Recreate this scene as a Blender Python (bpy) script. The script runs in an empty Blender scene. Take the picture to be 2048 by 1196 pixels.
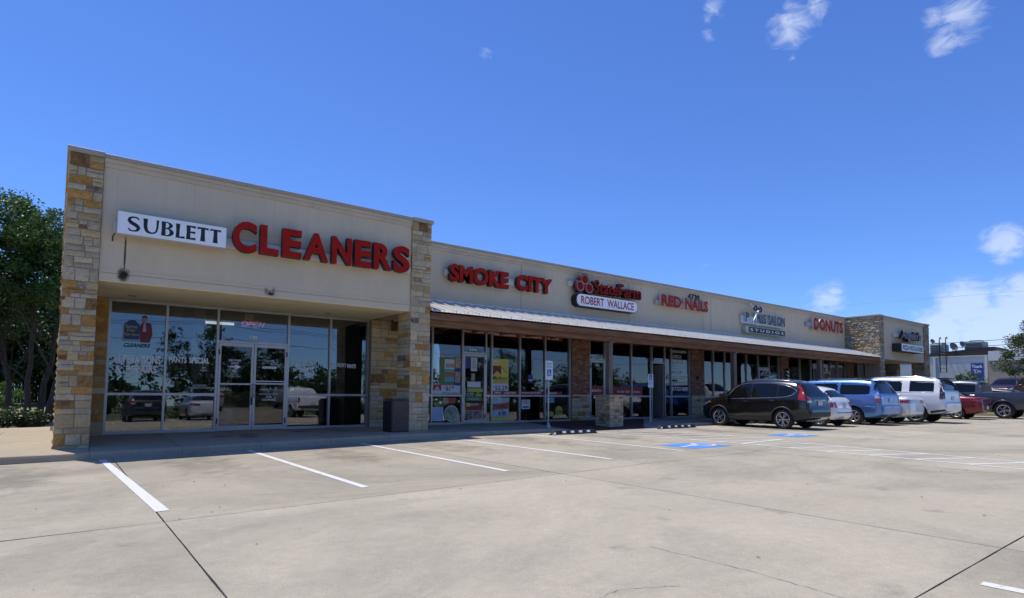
import bpy, bmesh, math, random
import numpy as np
from mathutils import Vector, Matrix

SC = bpy.context.scene
COL = SC.collection
random.seed(7)

# ------------------------------------------------------------------ camera
cam_d = bpy.data.cameras.new("camera")
cam = bpy.data.objects.new("camera", cam_d)
COL.objects.link(cam)
RX = Vector((0.79280448, -0.60940787, 0.00911655))
UP = Vector((-0.04699484, -0.04621041, 0.99782568))
FW = Vector((0.60766154, 0.7915091, 0.06527484))
cam.matrix_world = Matrix(((RX.x, UP.x, -FW.x, 0.0), (RX.y, UP.y, -FW.y, 0.0), (RX.z, UP.z, -FW.z, 1.25), (0, 0, 0, 1)))
cam_d.sensor_width = 36.0
cam_d.sensor_fit = 'HORIZONTAL'
cam_d.lens = 1187.89 / 2048 * 36.0
cam_d.shift_y = 108.6 / 2048
cam_d.clip_start = 0.05
cam_d.clip_end = 2000
SC.camera = cam

# ------------------------------------------------------------------ sky, sun, exposure
SUN_TO = Vector((-0.62, 1.62, 5.83)).normalized()
ELEV = math.asin(SUN_TO.z)
AZ = math.atan2(SUN_TO.x, SUN_TO.y)
world = bpy.data.worlds.new("World")
SC.world = world
world.use_nodes = True
wn = world.node_tree.nodes
wl = world.node_tree.links
wn.clear()
w_out = wn.new('ShaderNodeOutputWorld')
w_bg = wn.new('ShaderNodeBackground')
w_bg.inputs['Strength'].default_value = 0.106
w_sky = wn.new('ShaderNodeTexSky')
w_sky.sky_type = 'NISHITA'
w_sky.sun_disc = False
w_sky.sun_elevation = ELEV
w_sky.sun_rotation = AZ
w_sky.altitude = 0
w_sky.air_density = 1.0
w_sky.dust_density = 0.0
w_sky.ozone_density = 1.0
w_hs = wn.new('ShaderNodeMix'); w_hs.data_type = 'RGBA'; w_hs.blend_type = 'MULTIPLY'   # daylight white balance of the picture
w_hs.inputs['Factor'].default_value = 1.0
w_hs.inputs[7].default_value = (0.572, 0.86, 1.49, 1)
wl.new(w_sky.outputs[0], w_hs.inputs[6])
# clouds: small fair weather puffs, each a soft spot on the sky dome broken up by noise
w_tc = wn.new('ShaderNodeTexCoord')
CLOUDS = [  # direction, radius, strength
    ((0.490, 0.709, 0.508), 0.020, 0.8), ((0.543, 0.681, 0.492), 0.010, 0.35),
    ((0.705, 0.465, 0.536), 0.032, 0.75), ((0.714, 0.479, 0.510), 0.022, 0.6),
    ((0.772, 0.389, 0.503), 0.050, 1.0), ((0.779, 0.356, 0.516), 0.030, 0.85), ((0.790, 0.396, 0.467), 0.012, 0.5),
    ((0.862, 0.222, 0.466), 0.052, 1.0), ((0.845, 0.245, 0.468), 0.030, 0.8), ((0.864, 0.243, 0.440), 0.028, 0.95),
    ((0.957, 0.211, 0.197), 0.042, 1.25), ((0.809, 0.553, 0.202), 0.018, 0.5), ((0.763, 0.604, 0.231), 0.022, 0.45),
    ((0.902, 0.408, 0.141), 0.044, 1.0), ((0.880, 0.430, 0.130), 0.030, 0.5),
    ((0.958, 0.256, 0.122), 0.058, 1.45), ((0.975, 0.195, 0.110), 0.080, 1.45), ((0.953, 0.283, 0.085), 0.062, 1.3),
    ((0.969, 0.227, 0.080), 0.09, 1.4), ((0.985, 0.150, 0.095), 0.085, 1.35),
    ((-0.70, 0.40, 0.30), 0.11, 0.9), ((-0.55, -0.70, 0.35), 0.12, 0.8), ((0.25, -0.92, 0.20), 0.13, 0.8), ((0.70, -0.55, 0.33), 0.12, 0.8),
    ((-0.95, -0.1, 0.14), 0.14, 0.9), ((0.5, -0.5, 0.6), 0.08, 0.6)]
mask = None
for d, r, s in CLOUDS:
    v = Vector(d).normalized()
    dist = wn.new('ShaderNodeVectorMath'); dist.operation = 'DISTANCE'
    wl.new(w_tc.outputs['Generated'], dist.inputs[0]); dist.inputs[1].default_value = v
    mr = wn.new('ShaderNodeMapRange'); mr.interpolation_type = 'SMOOTHSTEP'
    mr.inputs['From Min'].default_value = 0.0; mr.inputs['From Max'].default_value = r * 1.12
    mr.inputs['To Min'].default_value = s; mr.inputs['To Max'].default_value = 0.0
    wl.new(dist.outputs['Value'], mr.inputs['Value'])
    if mask is None:
        mask = mr.outputs[0]
    else:
        ad = wn.new('ShaderNodeMath'); ad.operation = 'MAXIMUM'
        wl.new(mask, ad.inputs[0]); wl.new(mr.outputs[0], ad.inputs[1]); mask = ad.outputs[0]
w_map = wn.new('ShaderNodeMapping'); w_map.inputs['Scale'].default_value = (1.0, 1.0, 1.9)
wl.new(w_tc.outputs['Generated'], w_map.inputs['Vector'])
w_n = wn.new('ShaderNodeTexNoise'); w_n.inputs['Scale'].default_value = 34; w_n.inputs['Detail'].default_value = 9
w_n.inputs['Roughness'].default_value = 0.62; w_n.inputs['Distortion'].default_value = 0.7
wl.new(w_map.outputs[0], w_n.inputs['Vector'])
w_a = wn.new('ShaderNodeMath'); w_a.operation = 'MULTIPLY_ADD'; w_a.inputs[1].default_value = 0.62
wl.new(mask, w_a.inputs[0]); wl.new(w_n.outputs['Fac'], w_a.inputs[2])
w_mr = wn.new('ShaderNodeMapRange'); w_mr.interpolation_type = 'SMOOTHSTEP'
w_mr.inputs['From Min'].default_value = 0.72; w_mr.inputs['From Max'].default_value = 1.28
w_mr.inputs['To Max'].default_value = 0.56
wl.new(w_a.outputs[0], w_mr.inputs['Value'])
w_mix = wn.new('ShaderNodeMix'); w_mix.data_type = 'RGBA'
wl.new(w_mr.outputs[0], w_mix.inputs['Factor'])
wl.new(w_hs.outputs[2], w_mix.inputs[6])
w_mix.inputs[7].default_value = (7.2, 7.9, 9.4, 1)
wl.new(w_mix.outputs[2], w_bg.inputs['Color'])
wl.new(w_bg.outputs[0], w_out.inputs['Surface'])

sun_d = bpy.data.lights.new("sun", 'SUN')
sun_d.energy = 4.3
sun_d.angle = math.radians(0.53)
sun_d.color = (1.0, 0.94, 0.85)
sun = bpy.data.objects.new("sun", sun_d)
COL.objects.link(sun)
sun.location = (0, 0, 40)
sun.rotation_euler = (-SUN_TO).to_track_quat('-Z', 'Y').to_euler()

SC.view_settings.view_transform = 'Standard'
SC.view_settings.look = 'None'
SC.view_settings.gamma = 1.0
SC.view_settings.exposure = 0.12
SC.view_settings.use_curve_mapping = False
SC.render.engine = 'CYCLES'
SC.cycles.max_bounces = 6
SC.cycles.transparent_max_bounces = 8
SC.cycles.caustics_reflective = False
SC.cycles.caustics_refractive = False
SC.cycles.sample_clamp_indirect = 6
SC.cycles.use_denoising = True
SC.cycles.use_adaptive_sampling = True
SC.cycles.adaptive_threshold = 0.02

# ------------------------------------------------------------------ materials
def lin(c):
    c = c / 255.0
    return c / 12.92 if c <= 0.04045 else ((c + 0.055) / 1.055) ** 2.4
def rgb(r, g, b):
    return (lin(r), lin(g), lin(b))

MATS = {}
def base_mat(name):
    m = bpy.data.materials.new(name)
    m.use_nodes = True
    nt = m.node_tree
    return m, nt.nodes, nt.links, nt.nodes['Principled BSDF']

def mat(name, col, rough=0.6, metal=0.0, var=0.0, scale=6.0, bump=0.0, bscale=40.0, coat=0.0, spec=0.5, emit=None, estr=1.0, stretch=None, var2=None):
    """Principled material whose colour is broken up by world-space noise."""
    if name in MATS:
        return MATS[name]
    m, n, l, b = base_mat(name)
    b.inputs['Base Color'].default_value = (*col, 1)
    b.inputs['Roughness'].default_value = rough
    b.inputs['Metallic'].default_value = metal
    b.inputs['Specular IOR Level'].default_value = spec
    if coat:
        b.inputs['Coat Weight'].default_value = coat
        b.inputs['Coat Roughness'].default_value = 0.04
    if emit:
        b.inputs['Emission Color'].default_value = (*emit, 1)
        b.inputs['Emission Strength'].default_value = estr
    if var or bump:
        geo = n.new('ShaderNodeNewGeometry')
        vec = geo.outputs['Position']
        if stretch:
            mp = n.new('ShaderNodeMapping'); mp.inputs['Scale'].default_value = stretch
            l.new(vec, mp.inputs['Vector']); vec = mp.outputs[0]
    if var:
        nz = n.new('ShaderNodeTexNoise'); nz.inputs['Scale'].default_value = scale; nz.inputs['Detail'].default_value = 5
        nz.inputs['Roughness'].default_value = 0.6
        l.new(vec, nz.inputs['Vector'])
        cr = n.new('ShaderNodeValToRGB')
        cr.color_ramp.elements[0].position = 0.3; cr.color_ramp.elements[1].position = 0.7
        lo = [max(0, c * (1 - var)) for c in (var2 or col)]
        hi = [min(1, c * (1 + var)) for c in col]
        cr.color_ramp.elements[0].color = (*lo, 1); cr.color_ramp.elements[1].color = (*hi, 1)
        l.new(nz.outputs['Fac'], cr.inputs['Fac'])
        l.new(cr.outputs[0], b.inputs['Base Color'])
    if bump:
        nb = n.new('ShaderNodeTexNoise'); nb.inputs['Scale'].default_value = bscale; nb.inputs['Detail'].default_value = 4
        l.new(vec, nb.inputs['Vector'])
        bp = n.new('ShaderNodeBump'); bp.inputs['Strength'].default_value = bump; bp.inputs['Distance'].default_value = 0.02
        l.new(nb.outputs['Fac'], bp.inputs['Height'])
        l.new(bp.outputs[0], b.inputs['Normal'])
    MATS[name] = m
    return m

def math_node(n, op, *vals):
    nd = n.new('ShaderNodeMath'); nd.operation = op
    return nd

def concrete_mat(name, c1, c2, cst, stain=0.5, seedoff=0.0):
    m, n, l, b = base_mat(name)
    geo = n.new('ShaderNodeNewGeometry')
    oi = n.new('ShaderNodeObjectInfo')
    off = n.new('ShaderNodeVectorMath'); off.operation = 'ADD'; off.inputs[1].default_value = (seedoff, seedoff * 2, 0)
    l.new(geo.outputs['Position'], off.inputs[0])
    P = off.outputs[0]
    def noise(s, d, r=0.55, dist=0.0, vec=None):
        z = n.new('ShaderNodeTexNoise'); z.inputs['Scale'].default_value = s; z.inputs['Detail'].default_value = d
        z.inputs['Roughness'].default_value = r; z.inputs['Distortion'].default_value = dist
        l.new(vec or P, z.inputs['Vector']); return z.outputs['Fac']
    def ramp(f, a, bb, ca=(0, 0, 0), cb=(1, 1, 1)):
        r = n.new('ShaderNodeValToRGB'); r.color_ramp.elements[0].position = a; r.color_ramp.elements[1].position = bb
        r.color_ramp.elements[0].color = (*ca, 1); r.color_ramp.elements[1].color = (*cb, 1)
        l.new(f, r.inputs['Fac']); return r.outputs[0]
    def mix(f, a, bb, t='MIX'):
        x = n.new('ShaderNodeMix'); x.data_type = 'RGBA'; x.blend_type = t
        if isinstance(f, (int, float)): x.inputs['Factor'].default_value = f
        else: l.new(f, x.inputs['Factor'])
        for s, v in ((6, a), (7, bb)):
            if isinstance(v, tuple): x.inputs[s].default_value = (*v, 1)
            else: l.new(v, x.inputs[s])
        return x.outputs[2]
    tone = mix(ramp(noise(0.55, 6, 0.6, 0.4), 0.35, 0.65), c1, c2)
    # grey worn / tyre stained areas, stretched along the driving aisle
    mp = n.new('ShaderNodeMapping'); mp.inputs['Scale'].default_value = (0.22, 0.34, 1); mp.inputs['Rotation'].default_value = (0, 0, 0.25)
    l.new(P, mp.inputs['Vector'])
    st = ramp(noise(1.0, 9, 0.70, 0.6, mp.outputs[0]), 0.47, 0.66)
    stf = n.new('ShaderNodeMath'); stf.operation = 'MULTIPLY'; stf.inputs[1].default_value = stain
    l.new(st, stf.inputs[0])
    col = mix(stf.outputs[0], tone, cst)
    # dark oil spots
    sp = ramp(noise(1.9, 5, 0.5, 0.2), 0.655, 0.74)
    spf = n.new('ShaderNodeMath'); spf.operation = 'MULTIPLY'; spf.inputs[1].default_value = 0.42 * stain
    l.new(sp, spf.inputs[0])
    col = mix(spf.outputs[0], col, tuple(c * 0.45 for c in cst))
    # drips and tyre scuffs in the middle of each stall
    if stain > 0.5:
        sep = n.new('ShaderNodeSeparateXYZ'); l.new(geo.outputs['Position'], sep.inputs[0])
        def M(op, a, bv=None, cv=None):
            k = n.new('ShaderNodeMath'); k.operation = op
            for i, q in enumerate((a, bv, cv)):
                if q is None: continue
                if isinstance(q, (int, float)): k.inputs[i].default_value = q
                else: l.new(q, k.inputs[i])
            return k.outputs[0]
        u = M('SUBTRACT', M('FRACT', M('MULTIPLY_ADD', sep.outputs[0], 1 / 2.53, -0.80 / 2.53)), 0.5)
        u = M('MULTIPLY', u, 2.53 / 0.55); v = M('MULTIPLY_ADD', sep.outputs[1], 1 / 1.7, -11.6 / 1.7)
        d2 = M('ADD', M('MULTIPLY', u, u), M('MULTIPLY', v, v))
        nn_ = noise(2.2, 7, 0.7, 0.4)
        mk = n.new('ShaderNodeMapRange'); mk.interpolation_type = 'SMOOTHSTEP'; mk.inputs['From Min'].default_value = 0.75; mk.inputs['From Max'].default_value = 0.42
        mk.inputs['To Max'].default_value = 0.5
        l.new(M('ADD', nn_, M('MULTIPLY', d2, 0.14)), mk.inputs['Value'])
        col = mix(M('MULTIPLY', mk.outputs[0], M('LESS_THAN', d2, 3.0)), col, tuple(c * 0.62 for c in cst))
    # aggregate speckle
    fine = ramp(noise(95, 3, 0.7), 0.30, 0.72, (0.78, 0.78, 0.78), (1.13, 1.13, 1.13))
    col = mix(1.0, col, fine, 'MULTIPLY')
    mid = ramp(noise(9, 5, 0.65), 0.3, 0.7, (0.93, 0.93, 0.93), (1.05, 1.05, 1.05))
    col = mix(1.0, col, mid, 'MULTIPLY')
    sl = n.new('ShaderNodeMapRange'); sl.inputs['To Min'].default_value = 0.92; sl.inputs['To Max'].default_value = 1.06
    l.new(oi.outputs['Random'], sl.inputs['Value'])
    hs = n.new('ShaderNodeHueSaturation'); l.new(col, hs.inputs['Color']); l.new(sl.outputs[0], hs.inputs['Value'])
    l.new(hs.outputs[0], b.inputs['Base Color'])
    b.inputs['Roughness'].default_value = 0.95
    b.inputs['Specular IOR Level'].default_value = 0.04
    bp = n.new('ShaderNodeBump'); bp.inputs['Strength'].default_value = 0.35; bp.inputs['Distance'].default_value = 0.006
    l.new(noise(120, 3), bp.inputs['Height']); l.new(bp.outputs[0], b.inputs['Normal'])
    MATS[name] = m
    return m

CONC = concrete_mat('concrete_lot', (0.43, 0.385, 0.30), (0.375, 0.338, 0.265), (0.235, 0.218, 0.18), 0.68)
WALK = concrete_mat('concrete_walk', (0.435, 0.37, 0.268), (0.385, 0.33, 0.24), (0.29, 0.25, 0.19), 0.4, 31.0)
JOINT = mat('joint_filler', (0.03, 0.028, 0.025), 0.95)

def stucco_mat(name, col):
    m, n, l, b = base_mat(name)
    geo = n.new('ShaderNodeNewGeometry')
    sep = n.new('ShaderNodeSeparateXYZ'); l.new(geo.outputs['Position'], sep.inputs[0])
    mp = n.new('ShaderNodeMapping'); mp.inputs['Scale'].default_value = (1.3, 1.3, 0.5)
    l.new(geo.outputs['Position'], mp.inputs['Vector'])
    nz = n.new('ShaderNodeTexNoise'); nz.inputs['Scale'].default_value = 1.6; nz.inputs['Detail'].default_value = 8; nz.inputs['Roughness'].default_value = 0.65
    l.new(mp.outputs[0], nz.inputs['Vector'])
    cr = n.new('ShaderNodeValToRGB'); cr.color_ramp.elements[0].position = 0.3; cr.color_ramp.elements[1].position = 0.72
    cr.color_ramp.elements[0].color = (*[c * 0.93 for c in col], 1); cr.color_ramp.elements[1].color = (*[c * 1.03 for c in col], 1)
    l.new(nz.outputs['Fac'], cr.inputs['Fac'])
    # faint rain streaks that fade out below the coping
    mp2 = n.new('ShaderNodeMapping'); mp2.inputs['Scale'].default_value = (16.0, 16.0, 0.35); l.new(geo.outputs['Position'], mp2.inputs['Vector'])
    ns = n.new('ShaderNodeTexNoise'); ns.inputs['Scale'].default_value = 1.0; ns.inputs['Detail'].default_value = 5; l.new(mp2.outputs[0], ns.inputs['Vector'])
    m1 = n.new('ShaderNodeMapRange'); m1.interpolation_type = 'SMOOTHSTEP'; m1.inputs['From Min'].default_value = 0.50; m1.inputs['From Max'].default_value = 0.74; l.new(ns.outputs['Fac'], m1.inputs['Value'])
    m2 = n.new('ShaderNodeMapRange'); m2.interpolation_type = 'SMOOTHSTEP'; m2.inputs['From Min'].default_value = 4.7; m2.inputs['From Max'].default_value = 5.85; m2.inputs['To Min'].default_value = 0.03; m2.inputs['To Max'].default_value = 0.17
    l.new(sep.outputs[2], m2.inputs['Value'])
    mm = n.new('ShaderNodeMath'); mm.operation = 'MULTIPLY'; l.new(m1.outputs[0], mm.inputs[0]); l.new(m2.outputs[0], mm.inputs[1])
    xs_ = n.new('ShaderNodeMix'); xs_.data_type = 'RGBA'; l.new(mm.outputs[0], xs_.inputs['Factor']); l.new(cr.outputs[0], xs_.inputs[6]); xs_.inputs[7].default_value = (*[c * 0.45 for c in col], 1)
    base_col = xs_.outputs[2]
    # dark water runs: soft stains at given places, with a ragged outline
    stains = [(1.02, 3.60, 0.12, 0.15), (1.03, 4.05, 0.022, 0.50), (3.86, 3.58, 0.06, 0.09), (4.02, 3.60, 0.04, 0.12), (30.2, 4.05, 0.35, 0.12), (23.9, 4.5, 0.10, 0.45), (24.6, 4.35, 0.05, 0.4)]
    acc = None
    nz2 = n.new('ShaderNodeTexNoise'); nz2.inputs['Scale'].default_value = 14; nz2.inputs['Detail'].default_value = 4
    l.new(geo.outputs['Position'], nz2.inputs['Vector'])
    for k, (sx, sz, rx, rz) in enumerate(stains):
        dx = n.new('ShaderNodeMath'); dx.operation = 'MULTIPLY_ADD'; dx.inputs[1].default_value = 1 / rx; dx.inputs[2].default_value = -sx / rx
        dz = n.new('ShaderNodeMath'); dz.operation = 'MULTIPLY_ADD'; dz.inputs[1].default_value = 1 / rz; dz.inputs[2].default_value = -sz / rz
        l.new(sep.outputs[0], dx.inputs[0]); l.new(sep.outputs[2], dz.inputs[0])
        cb = n.new('ShaderNodeCombineXYZ'); l.new(dx.outputs[0], cb.inputs[0]); l.new(dz.outputs[0], cb.inputs[1])
        ln = n.new('ShaderNodeVectorMath'); ln.operation = 'LENGTH'; l.new(cb.outputs[0], ln.inputs[0])
        ad = n.new('ShaderNodeMath'); ad.operation = 'ADD'; l.new(ln.outputs['Value'], ad.inputs[0]); l.new(nz2.outputs['Fac'], ad.inputs[1])
        mr = n.new('ShaderNodeMapRange'); mr.interpolation_type = 'SMOOTHSTEP'
        mr.inputs['From Min'].default_value = 0.9; mr.inputs['From Max'].default_value = 1.75
        mr.inputs['To Min'].default_value = (0.97, 0.9, 0.5, 0.5, 0.35, 0.16, 0.14)[k]; mr.inputs['To Max'].default_value = 0.0
        l.new(ad.outputs[0], mr.inputs['Value'])
        if acc is None: acc = mr.outputs[0]
        else:
            mx = n.new('ShaderNodeMath'); mx.operation = 'MAXIMUM'; l.new(acc, mx.inputs[0]); l.new(mr.outputs[0], mx.inputs[1]); acc = mx.outputs[0]
    x = n.new('ShaderNodeMix'); x.data_type = 'RGBA'
    l.new(acc, x.inputs['Factor']); l.new(base_col, x.inputs[6]); x.inputs[7].default_value = (0.018, 0.017, 0.015, 1)
    l.new(x.outputs[2], b.inputs['Base Color'])
    b.inputs['Roughness'].default_value = 0.9; b.inputs['Specular IOR Level'].default_value = 0.2
    nb = n.new('ShaderNodeTexNoise'); nb.inputs['Scale'].default_value = 160; nb.inputs['Detail'].default_value = 3
    l.new(geo.outputs['Position'], nb.inputs['Vector'])
    bp = n.new('ShaderNodeBump'); bp.inputs['Strength'].default_value = 0.25; bp.inputs['Distance'].default_value = 0.004
    l.new(nb.outputs['Fac'], bp.inputs['Height']); l.new(bp.outputs[0], b.inputs['Normal'])
    MATS[name] = m
    return m

STUCCO = stucco_mat('stucco', (0.67, 0.555, 0.395))
TRIM = mat('stucco_trim', (0.60, 0.49, 0.345), 0.9, var=0.08, scale=2.0, bump=0.15, bscale=120, spec=0.2)
COPE = mat('coping_metal', (0.40, 0.345, 0.27), 0.5, var=0.06, scale=3)
SOFFIT = mat('soffit', (0.88, 0.75, 0.47), 0.9, var=0.06, scale=2.0, spec=0.2)
MORTAR = mat('mortar', (0.27, 0.222, 0.16), 0.95, var=0.15, scale=14, bump=0.4, bscale=90)
def stone_mat(name, c1, c2, c3=None):
    m, n, l, b = base_mat(name)
    geo = n.new('ShaderNodeNewGeometry'); oi = n.new('ShaderNodeObjectInfo')
    nz = n.new('ShaderNodeTexNoise'); nz.inputs['Scale'].default_value = 7; nz.inputs['Detail'].default_value = 9; nz.inputs['Roughness'].default_value = 0.72
    nz.inputs['Distortion'].default_value = 0.6
    l.new(geo.outputs['Position'], nz.inputs['Vector'])
    cr = n.new('ShaderNodeValToRGB')
    cr.color_ramp.elements[0].position = 0.33; cr.color_ramp.elements[1].position = 0.62
    cr.color_ramp.elements[0].color = (*c2, 1); cr.color_ramp.elements[1].color = (*c1, 1)
    if c3:
        e = cr.color_ramp.elements.new(0.78); e.color = (*c3, 1)
    l.new(nz.outputs['Fac'], cr.inputs['Fac'])
    sl = n.new('ShaderNodeMapRange'); sl.inputs['To Min'].default_value = 0.92; sl.inputs['To Max'].default_value = 1.28
    l.new(oi.outputs['Random'], sl.inputs['Value'])
    hs = n.new('ShaderNodeHueSaturation'); l.new(cr.outputs[0], hs.inputs['Color']); l.new(sl.outputs[0], hs.inputs['Value'])
    nd = n.new('ShaderNodeTexNoise'); nd.inputs['Scale'].default_value = 60; nd.inputs['Detail'].default_value = 3
    l.new(geo.outputs['Position'], nd.inputs['Vector'])
    rd = n.new('ShaderNodeValToRGB'); rd.color_ramp.elements[0].position = 0.3; rd.color_ramp.elements[1].position = 0.55
    rd.color_ramp.elements[0].color = (0.6, 0.58, 0.55, 1); rd.color_ramp.elements[1].color = (1.05, 1.05, 1.05, 1)
    l.new(nd.outputs['Fac'], rd.inputs['Fac'])
    x = n.new('ShaderNodeMix'); x.data_type = 'RGBA'; x.blend_type = 'MULTIPLY'; x.inputs['Factor'].default_value = 0.8
    l.new(hs.outputs[0], x.inputs[6]); l.new(rd.outputs[0], x.inputs[7])
    l.new(x.outputs[2], b.inputs['Base Color'])
    b.inputs['Roughness'].default_value = 0.92; b.inputs['Specular IOR Level'].default_value = 0.2
    bp = n.new('ShaderNodeBump'); bp.inputs['Strength'].default_value = 1.0; bp.inputs['Distance'].default_value = 0.02
    nb = n.new('ShaderNodeTexNoise'); nb.inputs['Scale'].default_value = 28; nb.inputs['Detail'].default_value = 7; nb.inputs['Roughness'].default_value = 0.65
    l.new(geo.outputs['Position'], nb.inputs['Vector'])
    l.new(nb.outputs['Fac'], bp.inputs['Height']); l.new(bp.outputs[0], b.inputs['Normal'])
    MATS[name] = m
    return m
ST_CREAM = stone_mat('limestone_cream', (0.56, 0.46, 0.30), (0.43, 0.345, 0.215), (0.60, 0.51, 0.36))
ST_GREY = stone_mat('limestone_grey', (0.52, 0.43, 0.30), (0.38, 0.31, 0.21), (0.60, 0.50, 0.36))
ST_TAN = stone_mat('limestone_tan', (0.52, 0.385, 0.20), (0.41, 0.32, 0.18), (0.53, 0.44, 0.28))
ST_OCHRE = stone_mat('limestone_ochre', (0.52, 0.285, 0.085), (0.34, 0.17, 0.05), (0.52, 0.37, 0.18))
ST_RUST = stone_mat('limestone_rust', (0.38, 0.20, 0.065), (0.10, 0.07, 0.045), (0.42, 0.29, 0.13))
ST_DARK = stone_mat('limestone_weathered', (0.38, 0.32, 0.23), (0.10, 0.085, 0.065), (0.45, 0.38, 0.27))
STONES = [ST_CREAM, ST_GREY, ST_TAN, ST_OCHRE, ST_RUST, ST_DARK]

def island_stone(name, cols):
    """one material for a whole wall of small stones: colour per stone from the random island value"""
    m, n, l, b = base_mat(name)
    geo = n.new('ShaderNodeNewGeometry')
    cr = n.new('ShaderNodeValToRGB'); cr.color_ramp.interpolation = 'CONSTANT'
    k = len(cols)
    cr.color_ramp.elements[0].color = (*cols[0], 1); cr.color_ramp.elements[1].position = 1 / k; cr.color_ramp.elements[1].color = (*cols[1], 1)
    for i in range(2, k):
        e = cr.color_ramp.elements.new(i / k); e.color = (*cols[i], 1)
    l.new(geo.outputs['Random Per Island'], cr.inputs['Fac'])
    nz = n.new('ShaderNodeTexNoise'); nz.inputs['Scale'].default_value = 9; nz.inputs['Detail'].default_value = 7; nz.inputs['Roughness'].default_value = 0.7
    l.new(geo.outputs['Position'], nz.inputs['Vector'])
    rd = n.new('ShaderNodeValToRGB'); rd.color_ramp.elements[0].position = 0.3; rd.color_ramp.elements[1].position = 0.65
    rd.color_ramp.elements[0].color = (0.62, 0.6, 0.57, 1); rd.color_ramp.elements[1].color = (1.1, 1.1, 1.1, 1)
    l.new(nz.outputs['Fac'], rd.inputs['Fac'])
    x = n.new('ShaderNodeMix'); x.data_type = 'RGBA'; x.blend_type = 'MULTIPLY'; x.inputs['Factor'].default_value = 0.9
    l.new(cr.outputs[0], x.inputs[6]); l.new(rd.outputs[0], x.inputs[7]); l.new(x.outputs[2], b.inputs['Base Color'])
    b.inputs['Roughness'].default_value = 0.92; b.inputs['Specular IOR Level'].default_value = 0.2
    bp = n.new('ShaderNodeBump'); bp.inputs['Strength'].default_value = 0.8; bp.inputs['Distance'].default_value = 0.012
    l.new(nz.outputs['Fac'], bp.inputs['Height']); l.new(bp.outputs[0], b.inputs['Normal'])
    MATS[name] = m
    return m
STONE_MIX = island_stone('rubble_stone', [(0.44, 0.38, 0.28), (0.36, 0.32, 0.25), (0.42, 0.31, 0.16), (0.46, 0.42, 0.34), (0.33, 0.28, 0.2), (0.40, 0.24, 0.09), (0.30, 0.27, 0.22), (0.47, 0.43, 0.35)])
BRICK_MIX = island_stone('red_brick', [(0.29, 0.14, 0.09), (0.34, 0.17, 0.115), (0.23, 0.115, 0.08), (0.31, 0.155, 0.105), (0.38, 0.22, 0.155), (0.21, 0.105, 0.072)])

ALU = mat('frame_aluminium', (0.46, 0.45, 0.44), 0.38, metal=0.55, var=0.05, scale=3)
ALU_D = mat('frame_aluminium_dull', (0.36, 0.35, 0.34), 0.45, metal=0.5)
STEEL = mat('galvanised_steel', (0.42, 0.42, 0.42), 0.45, metal=0.7, var=0.1, scale=8)
ROOFM = mat('metal_roof', (0.80, 0.79, 0.75), 0.42, metal=0.28, var=0.06, scale=1.5)
WOOD = mat('stained_wood', (0.20, 0.092, 0.040), 0.75, var=0.45, scale=2.5, stretch=(0.5, 6, 6), bump=0.2, bscale=9)
WOOD_G = mat('weathered_wood', (0.17, 0.135, 0.105), 0.85, var=0.35, scale=2.5, stretch=(6, 6, 0.5), bump=0.2, bscale=9)
BLACK = mat('black_plastic', (0.012, 0.012, 0.013), 0.5)
BLACKM = mat('black_metal', (0.015, 0.015, 0.016), 0.4)
RUBBER = mat('rubber', (0.018, 0.018, 0.019), 0.8, var=0.3, scale=12)
WHITE = mat('white_paint', (0.72, 0.73, 0.73), 0.6, var=0.05, scale=5)
def road_paint(name, col, under, wear=0.42):
    m, n, l, b = base_mat(name)
    geo = n.new('ShaderNodeNewGeometry')
    nz = n.new('ShaderNodeTexNoise'); nz.inputs['Scale'].default_value = 16; nz.inputs['Detail'].default_value = 8; nz.inputs['Roughness'].default_value = 0.75
    l.new(geo.outputs['Position'], nz.inputs['Vector'])
    cr = n.new('ShaderNodeValToRGB'); cr.color_ramp.elements[0].position = wear - 0.12; cr.color_ramp.elements[1].position = wear
    cr.color_ramp.elements[0].color = (*under, 1); cr.color_ramp.elements[1].color = (*col, 1)
    l.new(nz.outputs['Fac'], cr.inputs['Fac']); l.new(cr.outputs[0], b.inputs['Base Color'])
    b.inputs['Roughness'].default_value = 0.75
    MATS[name] = m
    return m
LINE = road_paint('white_road_paint', (0.62, 0.62, 0.61), (0.44, 0.40, 0.33), 0.47)
BLUEP = road_paint('blue_road_paint', (0.065, 0.24, 0.62), (0.13, 0.27, 0.55), 0.42)

def glass_mat(name, tint, ior=2.0, rough=0.0, wav=0.0):
    m, n, l, b = base_mat(name)
    n.remove(b)
    out = n['Material Output']
    tr = n.new('ShaderNodeBsdfTransparent'); tr.inputs['Color'].default_value = (*tint, 1)
    gl = n.new('ShaderNodeBsdfGlossy'); gl.inputs['Roughness'].default_value = rough; gl.inputs['Color'].default_value = (1, 1, 1, 1)
    fr = n.new('ShaderNodeFresnel'); fr.inputs['IOR'].default_value = ior
    mx = n.new('ShaderNodeMixShader')
    l.new(fr.outputs[0], mx.inputs[0]); l.new(tr.outputs[0], mx.inputs[1]); l.new(gl.outputs[0], mx.inputs[2])
    if wav:
        geo = n.new('ShaderNodeNewGeometry')
        nz = n.new('ShaderNodeTexNoise'); nz.inputs['Scale'].default_value = 0.9; nz.inputs['Detail'].default_value = 1
        l.new(geo.outputs['Position'], nz.inputs['Vector'])
        bp = n.new('ShaderNodeBump'); bp.inputs['Strength'].default_value = wav; bp.inputs['Distance'].default_value = 0.02
        l.new(nz.outputs['Fac'], bp.inputs['Height']); l.new(bp.outputs[0], gl.inputs['Normal'])
    l.new(mx.outputs[0], out.inputs['Surface'])
    MATS[name] = m
    return m
GLASS = glass_mat('shop_glass', (0.80, 0.83, 0.82), 1.95, 0.0, 0.07)
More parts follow.
